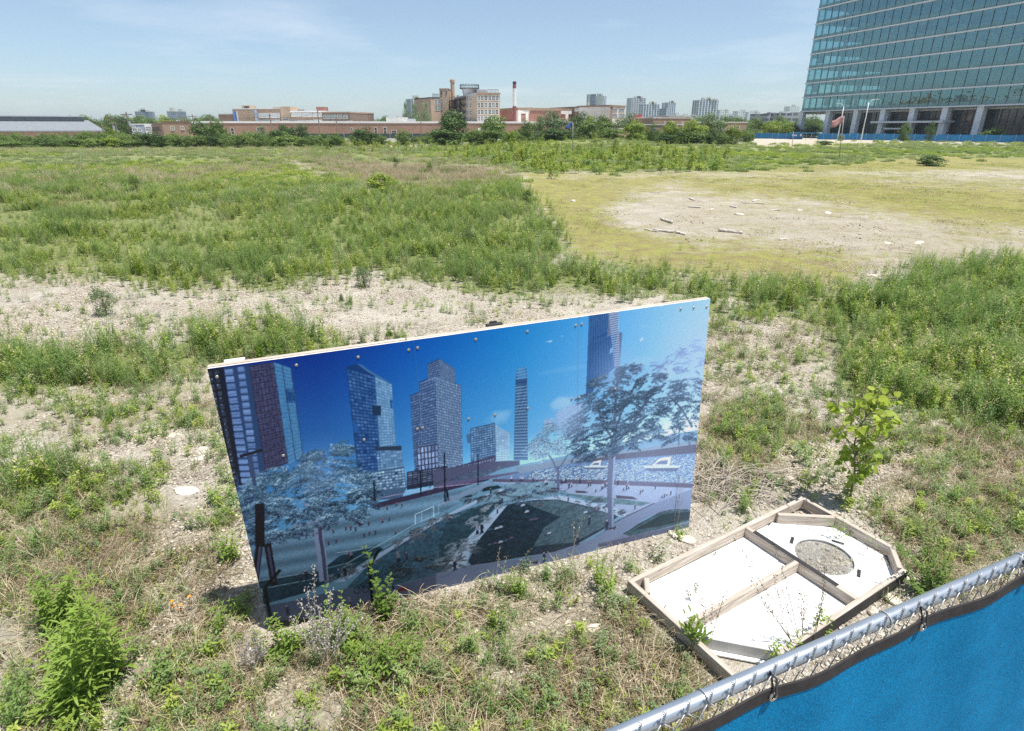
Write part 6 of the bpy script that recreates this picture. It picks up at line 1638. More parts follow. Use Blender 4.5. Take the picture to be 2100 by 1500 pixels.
    while s_ < LEN: bx(mb, s_-.06, s_+.06, 0, z1-.41, -2.999, -2.85); s_ += 1.8
    bx(mb, s2, LEN, 3.0, 3.2, -2.998, -2.8); rel(mb, root).build('shopfront_grating', SPD, root)
    mb = MB(); bx(mb, s2+.01, s2+8, 0, z1-.4, -D+3, -3.2); bx(mb, s2+8, LEN, 0, z1-.41, -D+3, -3.3); rel(mb, root).build('lobby_core', DARKI, root)
    mb = MB(); bx(mb, 0, LEN, z1-.9, z1-.36, -D, -1.7); rel(mb, root).build('soffit', plain('pale_soffit', (.45,.45,.42), .8), root)
    a = fc.at(1793, 253)[0]; b_ = fc.at(1943, 249)[0]; zc = fc.at(1865, 250.5)[1]
    mb = MB(); bx(mb, a, b_, zc-.25, zc+.25, -2.7, 1.6); rel(mb, root).build('canopy', LEDGE, root)
    a = fc.at(1813, 262)[0]; b_ = fc.at(1848, 262)[0]; mb = MB(); bx(mb, a, b_, zc-2.0, zc-1.6, -2.7, .2); rel(mb, root).build('door_canopy', LEDGE, root)
glass_office()

# ================================================================ blue construction fence
def blue_fence():
    A = Pxy(1543, 276, 196); B = Pxy(2140, 281, 140)
    fc = Facade(A, B); L_ = (fc.B-fc.A).length
    root = empty('construction_fence', tuple(A), 'long bright blue screened construction fence on the gravel bank before the glass office', 'fence')
    m = plain('blue_tarp', (.01,.19,.42), .7, 0, .12, .5)
    sg0 = fc.at(1647, 276)[0]; sg1 = fc.at(1678, 276)[0]
    xs = [1543,1562,1585.5,1597,1613,1627,1647,1678,1690,1708,1725,1743,1759,1777,1795,1815,1834,1855,1877,1900,1921,1945,1970,1996,2024,2054,2086,2120]
    ss = [fc.at(x, 276)[0] for x in xs]
    for i in range(len(ss)-1):
        s0, s1 = ss[i], ss[i+1]
        if sg0-.1 <= s0 < sg1-.2: continue
        pA = fc.A+fc.e*s0; z0 = float(gh(pA.x, pA.y))
        mb = MB(); nn = 8
        vs = []; 
        for k in range(nn+1):
            s_ = s0+(s1-s0)*k/nn+(0.04 if k == 0 else -.04 if k == nn else 0); bl = 0.10*math.sin(math.pi*k/nn)*random.uniform(.2,1)
            for z in (z0+.03, z0+.85, z0+1.62+.03*math.sin(k)): p = fc.A+fc.e*s_+fc.n*(bl*(.5+z*.3)); vs.append((p.x, p.y, z))
        fs = [(k*3+j, (k+1)*3+j, (k+1)*3+j+1, k*3+j+1) for k in range(nn) for j in range(2)]
        mb.add(vs, fs); o = rel(mb, root).build('screen_panel', m, root)
        so_ = o.modifiers.new('thickness', 'SOLIDIFY'); so_.thickness = .02
    for s_ in ss:
        p = fc.A+fc.e*s_; z0 = float(gh(p.x, p.y)); mb = MB(); fc.box(mb, s_-.035, s_+.035, z0-.3, z0+1.78, .02, .10); rel(mb, root).build('post', METALG, root)
    mb = MB(); fc.box(mb, sg0-4, sg1+.5, 1.70, 1.78, -1.5, .8); 
    o = rel(mb, root).build('gate_canopy', plain('light_blue_tarp', (.08,.42,.75), .7), root)
    mb = MB()
    for x in (1653, 1664): s_ = fc.at(x, 276)[0]; fc.box(mb, s_-.05, s_+.05, 0, 1.75, -.3, -.2)
    fc.box(mb, sg0, sg1, .9, .98, -.29, -.22); rel(mb, root).build('gate_frame', METALG, root)
    # white printing on one panel
    wm = plain('white_print', (.75,.76,.78), .7); mb = MB()
    for x0, w_, h_ in ((1625.5,.6,.5),(1628,.5,.3),(1630.5,.7,.45),(1641.5,.5,.6)): s_ = fc.at(x0, 276)[0]; fc.box(mb, s_, s_+w_, .85, .85+h_, .14, .15)
    rel(mb, root).build('printed_mark', wm, root)
blue_fence()
def side_fence():
    A = Pxy(1503, 291, 120); B = Pxy(1543, 277, 194); fc = Facade(A, B); l_ = (fc.B-fc.A).length
    root = empty('wire_fence', tuple(A), 'grey wire fence running back to the left end of the blue fence', 'fence')
    mb = MB()
    for k in range(0, int(l_), 5): fc.box(mb, k, k+.1, 0, 1.5, 0, .1)
    rel(mb, root).build('post', METALG, root)['kind'] = 'stuff'
    mb = MB(); fc.box(mb, 0, l_, 1.42, 1.48, .02, .08); fc.box(mb, 0, l_, .75, .79, .02, .08); rel(mb, root).build('rail', METALG, root)
side_fence()

# ================================================================ poles
GPOLE = plain('grey_pole', (.34,.34,.33), .6, .2); WPOLE = plain('white_pole', (.62,.63,.64), .5, .2); WOODP = plain('pole_wood', (.22,.18,.15), .9)
def utility_pole(x, yt, Y, lb, lean=0, arms=1):
    p = Pxy(x, yt, Y); z = hz(x, yt, Y); root = empty('utility_pole', (p.x, p.y, 0), lb, 'utility pole', 'wooden poles at the edge of the lot')
    MB().tube([(0,0,-.5), (lean,0,z)], [.17,.11], 8).build('pole', WOODP, root)
    for k in range(arms): MB().box((lean-1.1, -.07, z-.5-k*1.1), (lean+1.1, .07, z-.36-k*1.1)).build('crossarm', WOODP, root)
    if arms: MB().tube([(lean+.35,-.25,z-2.6), (lean+.35,-.25,z-1.7)], .2, 10).build('transformer', METALG, root)
    return Vector((p.x+lean, p.y, z-.35))
tops = [utility_pole(255, 230, 125, 'tallest leaning wooden utility pole before the left trees', .3, 2), utility_pole(226, 240, 132, 'wooden utility pole at the right end of the grey-roofed shed', 0, 1),
        utility_pole(236, 250, 136, 'short utility pole between the two at the left', 0, 1), utility_pole(207, 250, 128, 'thin utility pole touching the grey-roofed shed', 0, 0),
        utility_pole(394, 235, 150, 'utility pole rising over the left end of the long warehouse', 0, 1), utility_pole(429, 234, 165, 'thin bare pole above the treetops left of the tan hall', 0, 0),
        utility_pole(553, 234, 150, 'utility pole before the white window bands of the tan hall', 0, 0), utility_pole(651, 227, 150, 'utility pole before the brick tower of the tan hall', 0, 0),
        utility_pole(689, 242, 152, 'utility pole before the dark brick block', 0, 0), utility_pole(863, 250, 160, 'thin utility pole before the warehouse right of the window group', 0, 0)]
def wires():
    root = None
    pairs = [(3,1),(1,0),(0,4),(4,5),(5,6),(6,7),(7,8),(8,9)]
    for i, (a, b_) in enumerate(pairs):
        A, B = tops[a], tops[b_]; mb = MB()
        path = [A.lerp(B, t/10)-Vector((0,0,1.2*4*(t/10)*(1-t/10)*.6)) for t in range(11)]
        mb.tube(path, .022, 4)
        o = mb.build('overhead_wire', DARKM); tag(o, ['thin wire from the shed to its nearest pole','thin wire between the two leftmost crossarm poles','wire from the tallest left pole to the warehouse end pole','wire dipping to the bare pole above the left treetops','wire running past the banners of the tan hall','wire running before the white window bands','wire between the brick tower and the dark block','long wire over the right half of the warehouse'][i], 'wire', 'overhead wires of the lot edge')
wires()
def flagpole(x, yb, yt, flag=None, lb='', lean=0.0, Y=None, nm='flagpole', hang=True):
    X, Yg, z0 = GT(x, yb); p = Vector((X, Yg, z0)); zt = hz(x+lean, yt, Yg); xt = P(x+lean, yt, Yg)[0]
    root = empty(nm, tuple(p), lb, 'flagpole')
    MB().tube([(0,0,-.2), (xt-p.x, 0, zt-z0)], [.05,.035], 8).build('pole', GPOLE, root, smooth=True)
    if flag:
        fx, fy, w_, h_, mat = flag
        mb = MB(); vs = []; n_ = 12
        for i in range(n_+1):
            for j in range(5):
                u = i/n_; v = j/4
                vs.append((xt-p.x-w_*u, .18*math.sin(u*5+v*.8)*u+.1*math.sin(u*9)*u, zt-z0-.05-h_*v-w_*.32*u+.08*math.sin(u*6+v)))
        fs = [(i*5+j, i*5+j+1, (i+1)*5+j+1, (i+1)*5+j) for i in range(n_) for j in range(4)]
        mb.add(vs, fs); o = mb.build('flag', mat, root, smooth=True); s_ = o.modifiers.new('t', 'SOLIDIFY'); s_.thickness = .01
    return root
PINK = leafmat('pink_cloth', (.62,.36,.36), (.66,.40,.40), None, .8, .4, (1,.9,.9)); BLUEF = plain('blue_flag', (.03,.09,.25), .8)
flagpole(1721, 326, 238, (0,0,1.25,.75,PINK), 'leaning grey pole with a faded pink flag before the glass office', 10)
flagpole(1175, 300, 251, (0,0,1.0,.5,BLUEF), 'thin pole with a dark blue flag in front of the centre trees', 0)
flagpole(1345, 293, 262, (0,0,.5,.7,BLUEF), 'thin post with a small dark blue pennant before the right trees', 0)
flagpole(985.5, 292, 262, (0,0,.9,.5,WHITE_ROOF), 'thin pole with a small white sheet before the big centre tree', 0)
flagpole(1624, 304, 270, None, 'short thin leaning stake on the gravel bank', 3.5, nm='stake')
def street_lamp(x, yt, Y, lb, armx, xb):
    p = Pxy(xb, 268, Y); t = P(x, yt, Y); root = empty('street_lamp', (p.x, Y, 0), lb, 'street lamp', 'pale street lamps before the glass office')
    dx = t[0]-p.x; z = t[2]; MB().tube([(0,0,0),(0,0,z*.5),(0,0,z-.4)], [.16,.13,.09], 10).build('pole', WPOLE, root, smooth=True)
    MB().tube([(0,0,z-.4),(armx*.2,0,z),(armx*.6,0,z+.3),(armx,0,z+.35)], [.08,.06,.05,.05], 8).build('arm', WPOLE, root, smooth=True)
    MB().box((armx-.1,-.15,z+.26),(armx+.8 if armx > 0 else armx-.8,.15,z+.40)).build('lamp_head', WPOLE, root)
street_lamp(1778, 207, 160, 'taller pale street lamp with its arm to the right before the glass office', 1.6, 1770)
street_lamp(1728, 216, 172, 'smaller pale street lamp with its arm to the left behind the pink flag', -1.4, 1721)

# ================================================================ trees
def crown_mesh(nm, seed, shape='round', n=2600, ls=0.05, openness=0.25):
    rs = random.Random(seed); t = TM(); blobs = []
    nb = {'round': 26, 'bush': 24, 'tall': 26, 'airy': 22}[shape]
    for _ in range(nb):
        while True:
            x, y, z = rs.uniform(-1,1), rs.uniform(-1,1), rs.uniform(-1,1)
            if x*x+y*y+z*z <= 1: break
        if shape == 'tall': x *= (.55+.45*(-z)*.5+.2)
        r = rs.uniform(.13,.27)
        zz = .5+.42*z
        if shape == 'bush': zz = max(.12, .42+.46*z)
        blobs.append((x*.40, y*.40, zz, r, rs.random()))
    for _ in range(n):
        bx_, by_, bz, r, bt = blobs[rs.randrange(nb)]
        th = rs.uniform(0, 6.283); cz = rs.uniform(-.75, 1); sx = math.sqrt(1-cz*cz); rr = r*(rs.uniform(.6,1.08))
        nrm = Vector((sx*math.cos(th), sx*math.sin(th), cz)); c = Vector((bx_, by_, bz))+Vector((nrm.x*rr, nrm.y*rr, nrm.z*rr*.8))
        nn = (nrm+Vector((rs.uniform(-.6,.6), rs.uniform(-.6,.6), rs.uniform(-.3,.7)))).normalized()
        a = nn.cross(Vector((rs.uniform(-1,1), rs.uniform(-1,1), rs.uniform(-1,1)))).normalized(); b_ = nn.cross(a); s_ = ls*rs.uniform(.5,1.2)
        tn = min(1, max(0, bt*.5+rs.uniform(0,.5)))
        t.quad(tuple(c-a*s_*.5), tuple(c+b_*s_*.35), tuple(c+a*s_*.5), tuple(c-b_*s_*.35), tn)
    me = raw_mesh(nm, t.V, t.T); fattr(me, 'tint', t.t); return me, blobs
def trunk_mesh(nm, blobs, mat):
    mb = MB(); rs = random.Random(len(nm))
    mb.tube([(0,0,-.05),(.01,0,.2),(-.01,.01,.45),(0,0,.7)], [.028,.022,.016,.008], 7)
    for (x, y, z, r, t) in blobs[:10]:
        mb.tube([(0,0,.18+.25*z*rs.uniform(.6,1)), (x*.5, y*.5, z*.72), (x, y, z)], [.013,.009,.004], 5)
    me = bpy.data.meshes.new(nm); me.from_pydata(mb.v, [], mb.f); me.materials.append(mat); return me
BARK = plain('bark', (.16,.12,.09), .95, 0, .3, 8)
LF = {'dark': leafmat('crown_dark', (.055,.10,.03), (.12,.19,.055), (.2,.26,.08), trans=.25), 'mid': leafmat('crown_mid', (.085,.14,.035), (.19,.27,.07), (.3,.36,.11), trans=.3),
      'yellow': leafmat('crown_yellow', (.16,.23,.035), (.33,.40,.07), (.5,.5,.12), trans=.35), 'grey': leafmat('crown_grey', (.12,.17,.08), (.24,.30,.16), (.4,.45,.28), trans=.3)}
CROWN = {}
for i, sh in enumerate(['round','round','bush','bush','tall','airy']):
    n_ = {'round': 3600, 'bush': 3000, 'tall': 2600, 'airy': 1800}[sh]
    me, bl = crown_mesh('crown', 40+i, sh, n_, {'round': .055, 'bush': .07, 'tall': .05, 'airy': .05}[sh]); me.materials.append(LF['mid'])
    CROWN[i] = (me, trunk_mesh('trunk', bl, BARK))
tseed = random.Random(3)
def tree(x, yt, wpx, Y, kind, col, lb, grp, nm='tree', yb=None, cat='tree'):
    X, _, _ = P(x, yt+10, Y); z0 = float(gh(X, Y)); zt = hz(x, yt, Y); w_ = (P(x+wpx/2, yt+8, Y)[0]-P(x-wpx/2, yt+8, Y)[0])*1.08
    root = empty(nm, (X, Y, z0), lb, cat, grp, tseed.uniform(0, 6.28))
    me, tm = CROWN[kind]; h = zt-z0
    c = link_mesh('crown', me, root); c.scale = (w_*1.12, w_*1.12, h*1.04)
    c.material_slots[0].link = 'OBJECT'; c.material_slots[0].material = LF[col]
    t = link_mesh('trunk', tm, root); t.scale = (max(w_*1.1, h*.45), max(w_*1.1, h*.45), h)
G1, G2, G3 = 'trees along the far edge of the lot', 'bushes at the far edge of the field', 'treetops behind the buildings'
TREES = [
 (150,236,40,190,0,'mid','leftmost treetop above the grey-roofed shed',G3),(186,236,42,185,1,'mid','treetop just right of the leftmost one over the shed roof',G3),
 (222,232,38,180,0,'mid','rounded treetop behind the wooden poles',G3),(254,236,34,175,1,'dark','treetop behind the tallest wooden pole',G3),
 (282,248,30,180,3,'dark','dark low tree left of the modern house roof',G3),(310,245,26,190,2,'dark','dark tree under the far left skyline tower',G3),
 (342,234,36,200,0,'yellow','yellowish treetop below the twin dark towers',G3),(375,240,40,205,1,'mid','broad green treetop right of the twin dark towers',G3),
 (409,240,44,200,0,'mid','wide treetop above the warehouse left end',G3),(436,243,30,200,1,'dark','treetop at the left side of the tan hall',G3),
 (224,262,28,130,2,'yellow','bright yellow-green bush before the wooden poles',G1),(180,268,26,128,3,'mid','green bush before the shed windows',G1),(197,255,22,160,1,'mid','tree standing at the right gable of the shed',G1),
 (250,268,30,135,2,'dark','dark bush between the poles and the modern house',G1),
 (152,283,40,102,2,'mid','leftmost bush of the row at the field edge',G2),(190,283,42,102,3,'mid','second bush from the left of the row at the field edge',G2),(228,281,44,103,2,'yellow','light green bush under the yellow-green one at the field edge',G2),
 (268,286,46,104,3,'mid','low bush below the modern house',G2),(312,270,46,104,2,'dark','dark rounded tree before the brown brick building',G1),(344,290,34,106,3,'mid','small low bush at the foot of the brown brick building',G2),
 (374,279,48,108,2,'mid','wide bush before the warehouse left corner',G2),(416,246,46,112,0,'dark','tall dark tree at the left end of the warehouse wall',G1),(446,245,44,112,1,'mid','taller green tree right beside the dark one on the warehouse wall',G1),
 (408,276,40,108,3,'mid','bushy growth under the tall dark tree',G2),(444,276,40,108,2,'dark','dark growth under the taller green tree',G2),(479,277,34,110,3,'mid','mid-sized bush before the first warehouse window',G2),
 (511,269,36,112,2,'mid','rounded bush left of the slim tree on the warehouse wall',G2),(538,258,30,114,4,'grey','slim grey-green tree before the warehouse',G1),(577,254,40,114,0,'dark','left half of the big dark tree clump before the warehouse',G1),(610,253,40,114,1,'dark','right half of the big dark tree clump before the warehouse',G1),
 (594,276,62,112,3,'mid','lighter growth under the big dark clump',G2),(666,274,25,118,2,'dark','small conical dark bush in front of the warehouse',G2),(640,284,26,116,3,'mid','tiny bush left of the conical one',G2),
 (696,284,24,118,3,'yellow','pale little bush right of the conical one',G2),(747,262,46,118,2,'dark','broad dark bush left of the two tall warehouse windows',G1),(782,276,22,118,3,'mid','thin low bush under the tall warehouse windows',G2),(826,266,30,118,2,'mid','upright bush right of the tall warehouse windows',G1),
 (752,234,36,230,0,'mid','treetop behind the warehouse roof at centre left',G3),(785,237,34,235,1,'mid','second treetop behind the warehouse roof',G3),(815,240,24,235,1,'dark','small treetop left of the tall poplars',G3),
 (831,210,15,215,4,'grey','leftmost of the three tall poplars',G1),(850,211,26,215,4,'grey','middle and widest of the three tall poplars',G1),(873,208,20,215,4,'grey','rightmost of the three tall poplars',G1),
 (921,224,76,118,0,'dark','big dark rounded tree in front of the factory',G1),(917,262,72,116,2,'dark','dense skirt of growth around the big factory tree',G2),(972,263,30,116,3,'mid','mid green bush between the two big centre trees',G2),(1006,235,64,122,0,'mid','second big tree below the factory windows',G1),(1005,264,62,118,2,'mid','growth around the foot of the second big tree',G2),
 (1050,266,24,116,3,'yellow','yellow-green bush below the smokestack',G2),(1079,246,26,126,2,'mid','narrow tree right of the smokestack foot',G1),(1106,234,30,130,0,'grey','grey-green tree left of the wide willow-like one',G1),(1140,224,50,128,0,'grey','wide pale willow-like tree before the framed factory',G1),(1140,262,70,122,3,'dark','dark undergrowth below the willow-like tree',G2),
 (1184,227,36,150,1,'dark','dark treetop against the framed factory',G1),(1200,248,50,124,2,'mid','rounded tree right of the blue flag',G1),(1212,234,34,140,0,'yellow','light tree before the rear wing of the framed factory',G1),(1242,234,48,128,0,'mid','big rounded tree below the end wall of the framed factory',G1),(1250,262,50,122,3,'mid','lower growth beside the brick garage',G2),
 (1283,230,38,140,1,'grey','tall grey-green tree left of the red roof',G1),(1303,248,48,124,2,'yellow','bright tree in front of the red-roofed house',G1),(1338,254,28,124,4,'mid','slim upright tree with the small pennant before it',G1),
 (1373,246,42,122,0,'yellow','bright rounded tree before the brick row',G1),(1370,272,42,120,3,'dark','dark growth below the bright rounded tree',G2),(1384,250,26,126,1,'grey','grey tree behind the bright rounded one',G1),(1404,266,36,120,2,'mid','middle green bush between two bright trees',G2),
 (1426,243,50,122,0,'yellow','widest bright yellow-green tree at the right',G1),(1430,268,50,119,3,'mid','growth under the widest bright tree',G2),(1466,228,46,128,0,'grey','lollipop-shaped tree before the widest striped tower',G1),(1460,264,26,118,2,'dark','dark bush under the lollipop-shaped tree',G2),(1484,274,28,118,3,'mid','low bush right of the lollipop-shaped tree',G2),
 (1506,257,32,124,2,'yellow','light green tree left of the blue fence end',G1),(1552,241,48,220,0,'mid','round treetop above the left end of the blue fence',G1),(1575,248,50,215,0,'yellow','yellow-green tree behind the blue fence left of the office',G1),(1606,250,44,215,1,'yellow','second yellow-green tree behind the blue fence',G1),(1530,262,40,210,2,'mid','low tree behind the left end of the blue fence',G1),
 (1628,255,24,225,2,'dark','dark tree at the left corner column of the office',G1),(1663,258,36,215,2,'dark','dark bush in the open bay under the office',G1),(1858,251,20,150,2,'mid','small tree planted before the office lobby',G1),(1911,249,20,146,4,'dark','slender dark young tree before the office columns',G1),
 (60,240,60,190,0,'mid','treetop far left beyond the shed',G3),(20,288,60,102,3,'mid','bush row continuing at the far left end',G2),(90,284,60,102,2,'mid','bush before the left part of the shed',G2),(2040,262,40,150,2,'mid','tree before the office at the far right edge',G1),
]
for a in TREES:
    tree(*a, nm='bush' if a[7] == G2 else 'tree', cat='bush' if a[7] == G2 else 'tree')
# wooded skyline too far to tell trees apart
def treeline():
    rs = np.random.default_rng(5); pts = []; 
    for k in range(900):
        x = rs.uniform(-150, 2250); Y = rs.uniform(300, 640); p = P(x, 255, Y); pts.append((p[0], Y, -.5))
    pts = np.array(pts); n = len(pts)
    pr = []
    for i in (0, 1): o = bpy.data.objects.new('far_tree', CROWN[i][0]); pr.append(o)
    rot = np.zeros((n, 3)); rot[:, 2] = rs.random(n)*6.28
    scatter('far_woods', 'low wooded skyline filling the gaps between far buildings', pts, pr, rs.integers(0, 2, n), rot, 6.5+rs.random(n)*4.0, 'woods')
treeline()
# ================================================================ single plants, logs and stones of the near ground
def leafy_root(name, px, py, label, cat, group=None):
    X, Y, z = GT(px, py); return empty(name, (X, Y, z), label, cat, group), Vector((X, Y, z))
def tip_at(px, py, Y): return Vector(P(px, py, Y))
GREEN1 = leafmat('goldenrod_leaf', (.17,.27,.05), (.32,.43,.09), (.46,.50,.14), trans=.45)
GREEN2 = leafmat('mugwort_leaf', (.12,.21,.04), (.24,.34,.08), (.36,.42,.14), trans=.42)
POPL = leafmat('poplar_leaf', (.27,.36,.05), (.50,.56,.09), (.74,.64,.09), rough=.35, trans=.45)
PALE = leafmat('pale_seed', (.42,.38,.36), (.62,.57,.54), None, .8, .2, (1,1,.95))
STEM = plain('green_stem', (.16,.20,.06), .7); DRYST = plain('dry_stem', (.22,.17,.12), .9, 0, .25, 20); STRAWST = plain('straw_stem', (.52,.44,.32), .8, 0, .2, 20)

def heart(t, p, d, up, l, tn):
    d = d.normalized(); s = d.cross(up).normalized(); n = s.cross(d).normalized()
    pts = [(0,0,0),(.08,.34,.02),(.38,.52,.05),(.78,.22,.0),(1.05,0,-.08),(.78,-.22,.0),(.38,-.52,.05),(.08,-.34,.02)]
    v = [tuple(p+d*(a*l)+s*(b*l)+n*(c*l)) for a, b, c in pts]
    t.quad(v[0], v[1], v[2], v[3], tn); t.quad(v[0], v[3], v[4], v[5], tn); t.quad(v[0], v[5], v[6], v[7], tn)
def poplar():
    root, b = leafy_root('poplar_sapling', 1742, 1032, 'young poplar sapling with glossy heart-shaped leaves and yellow tips right of the sign frame', 'sapling')
    top = tip_at(1790, 826, b.y-.05)-b; rs = random.Random(4)
    stem = [top*(k/8)+Vector((.03*math.sin(k*.9)-.05*math.sin(k/8*3.1), .02*math.sin(k*1.3), 0)) for k in range(9)]
    mb = MB().tube(stem, [.011-.0009*k for k in range(9)], 7); t = TM()
    def side(hh):            # half width by height fraction
        return np.interp(hh, [0,.12,.25,.45,.65,.8,.92,1], [.03,.07,.13,.19,.24,.27,.22,.10])
    for i in range(38):
        q = .16+.84*(i/37)**.8; k = min(7, int(q*8)); p0 = stem[k].lerp(stem[k+1], q*8-k)
        a = rs.uniform(0, 6.283); r = side(q)*rs.uniform(.7,1.25); e = p0+Vector((math.cos(a)*r, math.sin(a)*r*.9, .10*rs.uniform(.6,1.8)))
        mb.tube([p0, p0.lerp(e, .5)+Vector((0,0,.015)), e], [.004,.003,.0015], 5)
        for j in range(rs.randint(5, 9)):
            u = rs.uniform(.25, 1.05); p = p0.lerp(e, u)+Vector((rs.uniform(-.02,.02), rs.uniform(-.02,.02), rs.uniform(-.02,.02)))
            d = Vector((rs.uniform(-1,1), rs.uniform(-1,.6), rs.uniform(-.9,.35))).normalized(); pe = p+d*rs.uniform(.02,.04)
            mb.tube([p, pe], [.0012,.001], 4)
            up = Vector((rs.uniform(-.9,.9), rs.uniform(-1.0,.3), rs.uniform(.2,1.2)))
            if up.cross(d).length < .1: up = Vector((0,0,1))
            yl = 1.0 if (q > .7 and rs.random() < .4) or rs.random() < .10 else rs.uniform(0,.75)
            heart(t, pe, d, up, rs.uniform(.040,.072)*(1.1 if q > .7 else .9), yl)
    mb.build('stem', DRYST, root, smooth=True)
    me = raw_mesh('leaves', t.V, t.T); fattr(me, 'tint', t.t); me.materials.append(POPL); link_mesh('leaves', me, root)
poplar()
def stalky(name, label, cat, base, tips, mat, stemmat, leaf='narrow', n=40, ll=.06, lw=.011, w0=.004, group=None, seed=1, start=.1, jitter=.03, dens_top=1.0, up=.3, Yj=.08):
    """several stems from a base to tips given as sight points, with leaves"""
    root, b = leafy_root(name, base[0], base[1], label, cat, group); rs = random.Random(seed); mb = MB(); t = TM()
    for (tx, ty, *bo) in tips:
        yy = b.y+rs.uniform(-Yj, Yj); tp = tip_at(tx, ty, yy)-b
        o = Vector((rs.uniform(-jitter, jitter)+(bo[0] if bo else 0), rs.uniform(-jitter, jitter), 0)); c = Vector((rs.uniform(-.3,.3)*tp.z*.25, rs.uniform(-.2,.2)*tp.z*.2, tp.z*.55))
        pts = [o*(1-q)**2+(o*.5+tp*.5*Vector((1,1,1)).x+(c-Vector((0,0,tp.z*.5)))*.6)*2*q*(1-q)+tp*q*q for q in np.linspace(0,1,9)]
        mb.tube(pts, [w0*(1-.75*k/8) for k in range(9)], 5)
        tb = rs.random()
        for i in range(n):
            q = start+(1-start)*(i+rs.random())/n; k = min(7, int(q*8)); p = pts[k].lerp(pts[k+1], q*8-k)
            a = i*2.4+rs.uniform(-.4,.4); e = up+rs.uniform(-.3,.3); d = Vector((math.cos(a), math.sin(a), e)).normalized()
            s_ = (1.1-.55*q)*rs.uniform(.75,1.2); tn = min(1, .5*tb+rs.uniform(0,.5))
            if leaf == 'narrow': 
                side = d.cross(Vector((0,0,1))).normalized()*lw*s_*.5; m1 = p+d*ll*s_*.4; m2 = p+d*ll*s_*.75-Vector((0,0,ll*.08)); tip = p+d*ll*s_-Vector((0,0,ll*.25*s_))
                t.quad(tuple(p), tuple(m1+side), tuple(m2+side*.8), tuple(m2-side*.8), tn); t.quad(tuple(p), tuple(m2-side*.8), tuple(m1-side), tuple(p-side*.1), tn); t.quad(tuple(m2+side*.8), tuple(tip), tuple(tip), tuple(m2-side*.8), tn) if False else t.quad(tuple(m2+side*.8), tuple(tip+side*.05), tuple(tip-side*.05), tuple(m2-side*.8), tn)
            elif leaf == 'cut':
                side = d.cross(Vector((0,0,1))).normalized()
                for (al, so, l2) in ((.25,1,.5),(.25,-1,.5),(.5,1,.45),(.5,-1,.45),(.6,.25,.55),(.6,-.25,.55),(.5,0,.6)):
                    st = p+d*ll*s_*al; dd = (d+side*so*.9).normalized() if so else d; t.leaf(tuple(st), tuple(dd), ll*s_*l2, lw*s_, tn, droop=.2, nz=rs.uniform(-.2,.2))
                t.leaf(tuple(p), tuple(d), ll*s_*.8, lw*.8, tn, droop=.1)
            elif leaf == 'seed':
                dd = d*rs.uniform(.004,.02)
                for _k in range(3):
                    c_ = p+dd+Vector((rs.uniform(-1,1), rs.uniform(-1,1), rs.uniform(-1,1)))*.006; r_ = lw*rs.uniform(.5,1)
                    ax = Vector((rs.uniform(-1,1), rs.uniform(-1,1), rs.uniform(-1,1))).normalized(); bx_ = ax.cross(Vector((rs.uniform(-1,1),1,0))).normalized()
                    t.quad(tuple(c_-ax*r_), tuple(c_+bx_*r_), tuple(c_+ax*r_), tuple(c_-bx_*r_), tn)
    mb.build('stems', stemmat, root)
    if t.V:
        me = raw_mesh('leaves' if leaf != 'seed' else 'seed_heads', t.V, t.T); fattr(me, 'tint', t.t); me.materials.append(mat); link_mesh('leaves' if leaf != 'seed' else 'seed_heads', me, root)  # the 'seed' kind holds clustered seed heads, no leaves
    return root
rs_ = random.Random(9)
stalky('goldenrod', 'dense bright yellow-green goldenrod bush in the lower left corner', 'bush', (140,1430), [(x, 1218+abs(x-165)**1.3*.16+rs_.uniform(0,1)**1.5*150) for x in [rs_.gauss(165,30) for _ in range(20)]], GREEN1, STEM, 'narrow', 44, .13, .019, .003, seed=2, jitter=.24, up=.45, Yj=.2)
stalky('goldenrod', 'yellow-green weed clump at the left edge beside the goldenrod bush', 'bush', (120,1290), [(rs_.uniform(60,200), rs_.uniform(1170,1240)) for _ in range(16)], GREEN1, STEM, 'narrow', 34, .10, .017, .003, seed=12, jitter=.1, up=.4)
stalky('mugwort', 'tall single feathery green mugwort standing before the lower left of the billboard', 'weed', (790,1270), [(748,1120),(770,1190),(800,1180),(812,1215),(775,1215),(790,1240)], GREEN2, STEM, 'cut', 34, .055, .008, .0035, seed=3, jitter=.03, start=.08)
stalky('mugwort', 'drooping feathery green mugwort right of the pale seeding plant', 'weed', (715,1335), [(668,1200),(700,1212),(712,1240),(690,1260),(730,1262)], GREEN2, STEM, 'cut', 26, .05, .008, .003, seed=4, jitter=.05)
stalky('mugwort', 'low leafy green clump at the lower left corner of the billboard', 'weed', (575,1345), [(545,1270),(560,1258),(592,1285),(610,1262),(530,1300),(625,1290),(600,1300),(570,1290)], GREEN1, STEM, 'narrow', 30, .065, .015, .003, seed=5, jitter=.08)
stalky('weed_clump', 'bright leafy weeds along the bottom centre before the billboard', 'weed', (790,1372), [(rs_.uniform(690,900), rs_.uniform(1290,1345)) for _ in range(22)], GREEN1, STEM, 'narrow', 26, .06, .013, .003, seed=6, jitter=.22)
stalky('pale_seeding_plant', 'whitish dry plant with clustered seed heads before the billboard corner', 'plant', (668,1375), [(645,1158),(612,1232),(630,1205),(678,1212),(700,1240),(595,1265),(655,1240),(715,1270),(745,1262),(688,1260),(625,1280)], PALE, STRAWST, 'seed', 60, .05, .0055, .003, seed=7, jitter=.04, start=.3)
stalky('pale_seeding_plant', 'small grey-white tuft at the bottom edge left of the billboard corner', 'plant', (515,1372), [(500,1300),(520,1292),(535,1310),(490,1318),(510,1315),(528,1325),(545,1330)], PALE, STRAWST, 'seed', 50, .05, .006, .0025, seed=8, jitter=.06, start=.2)
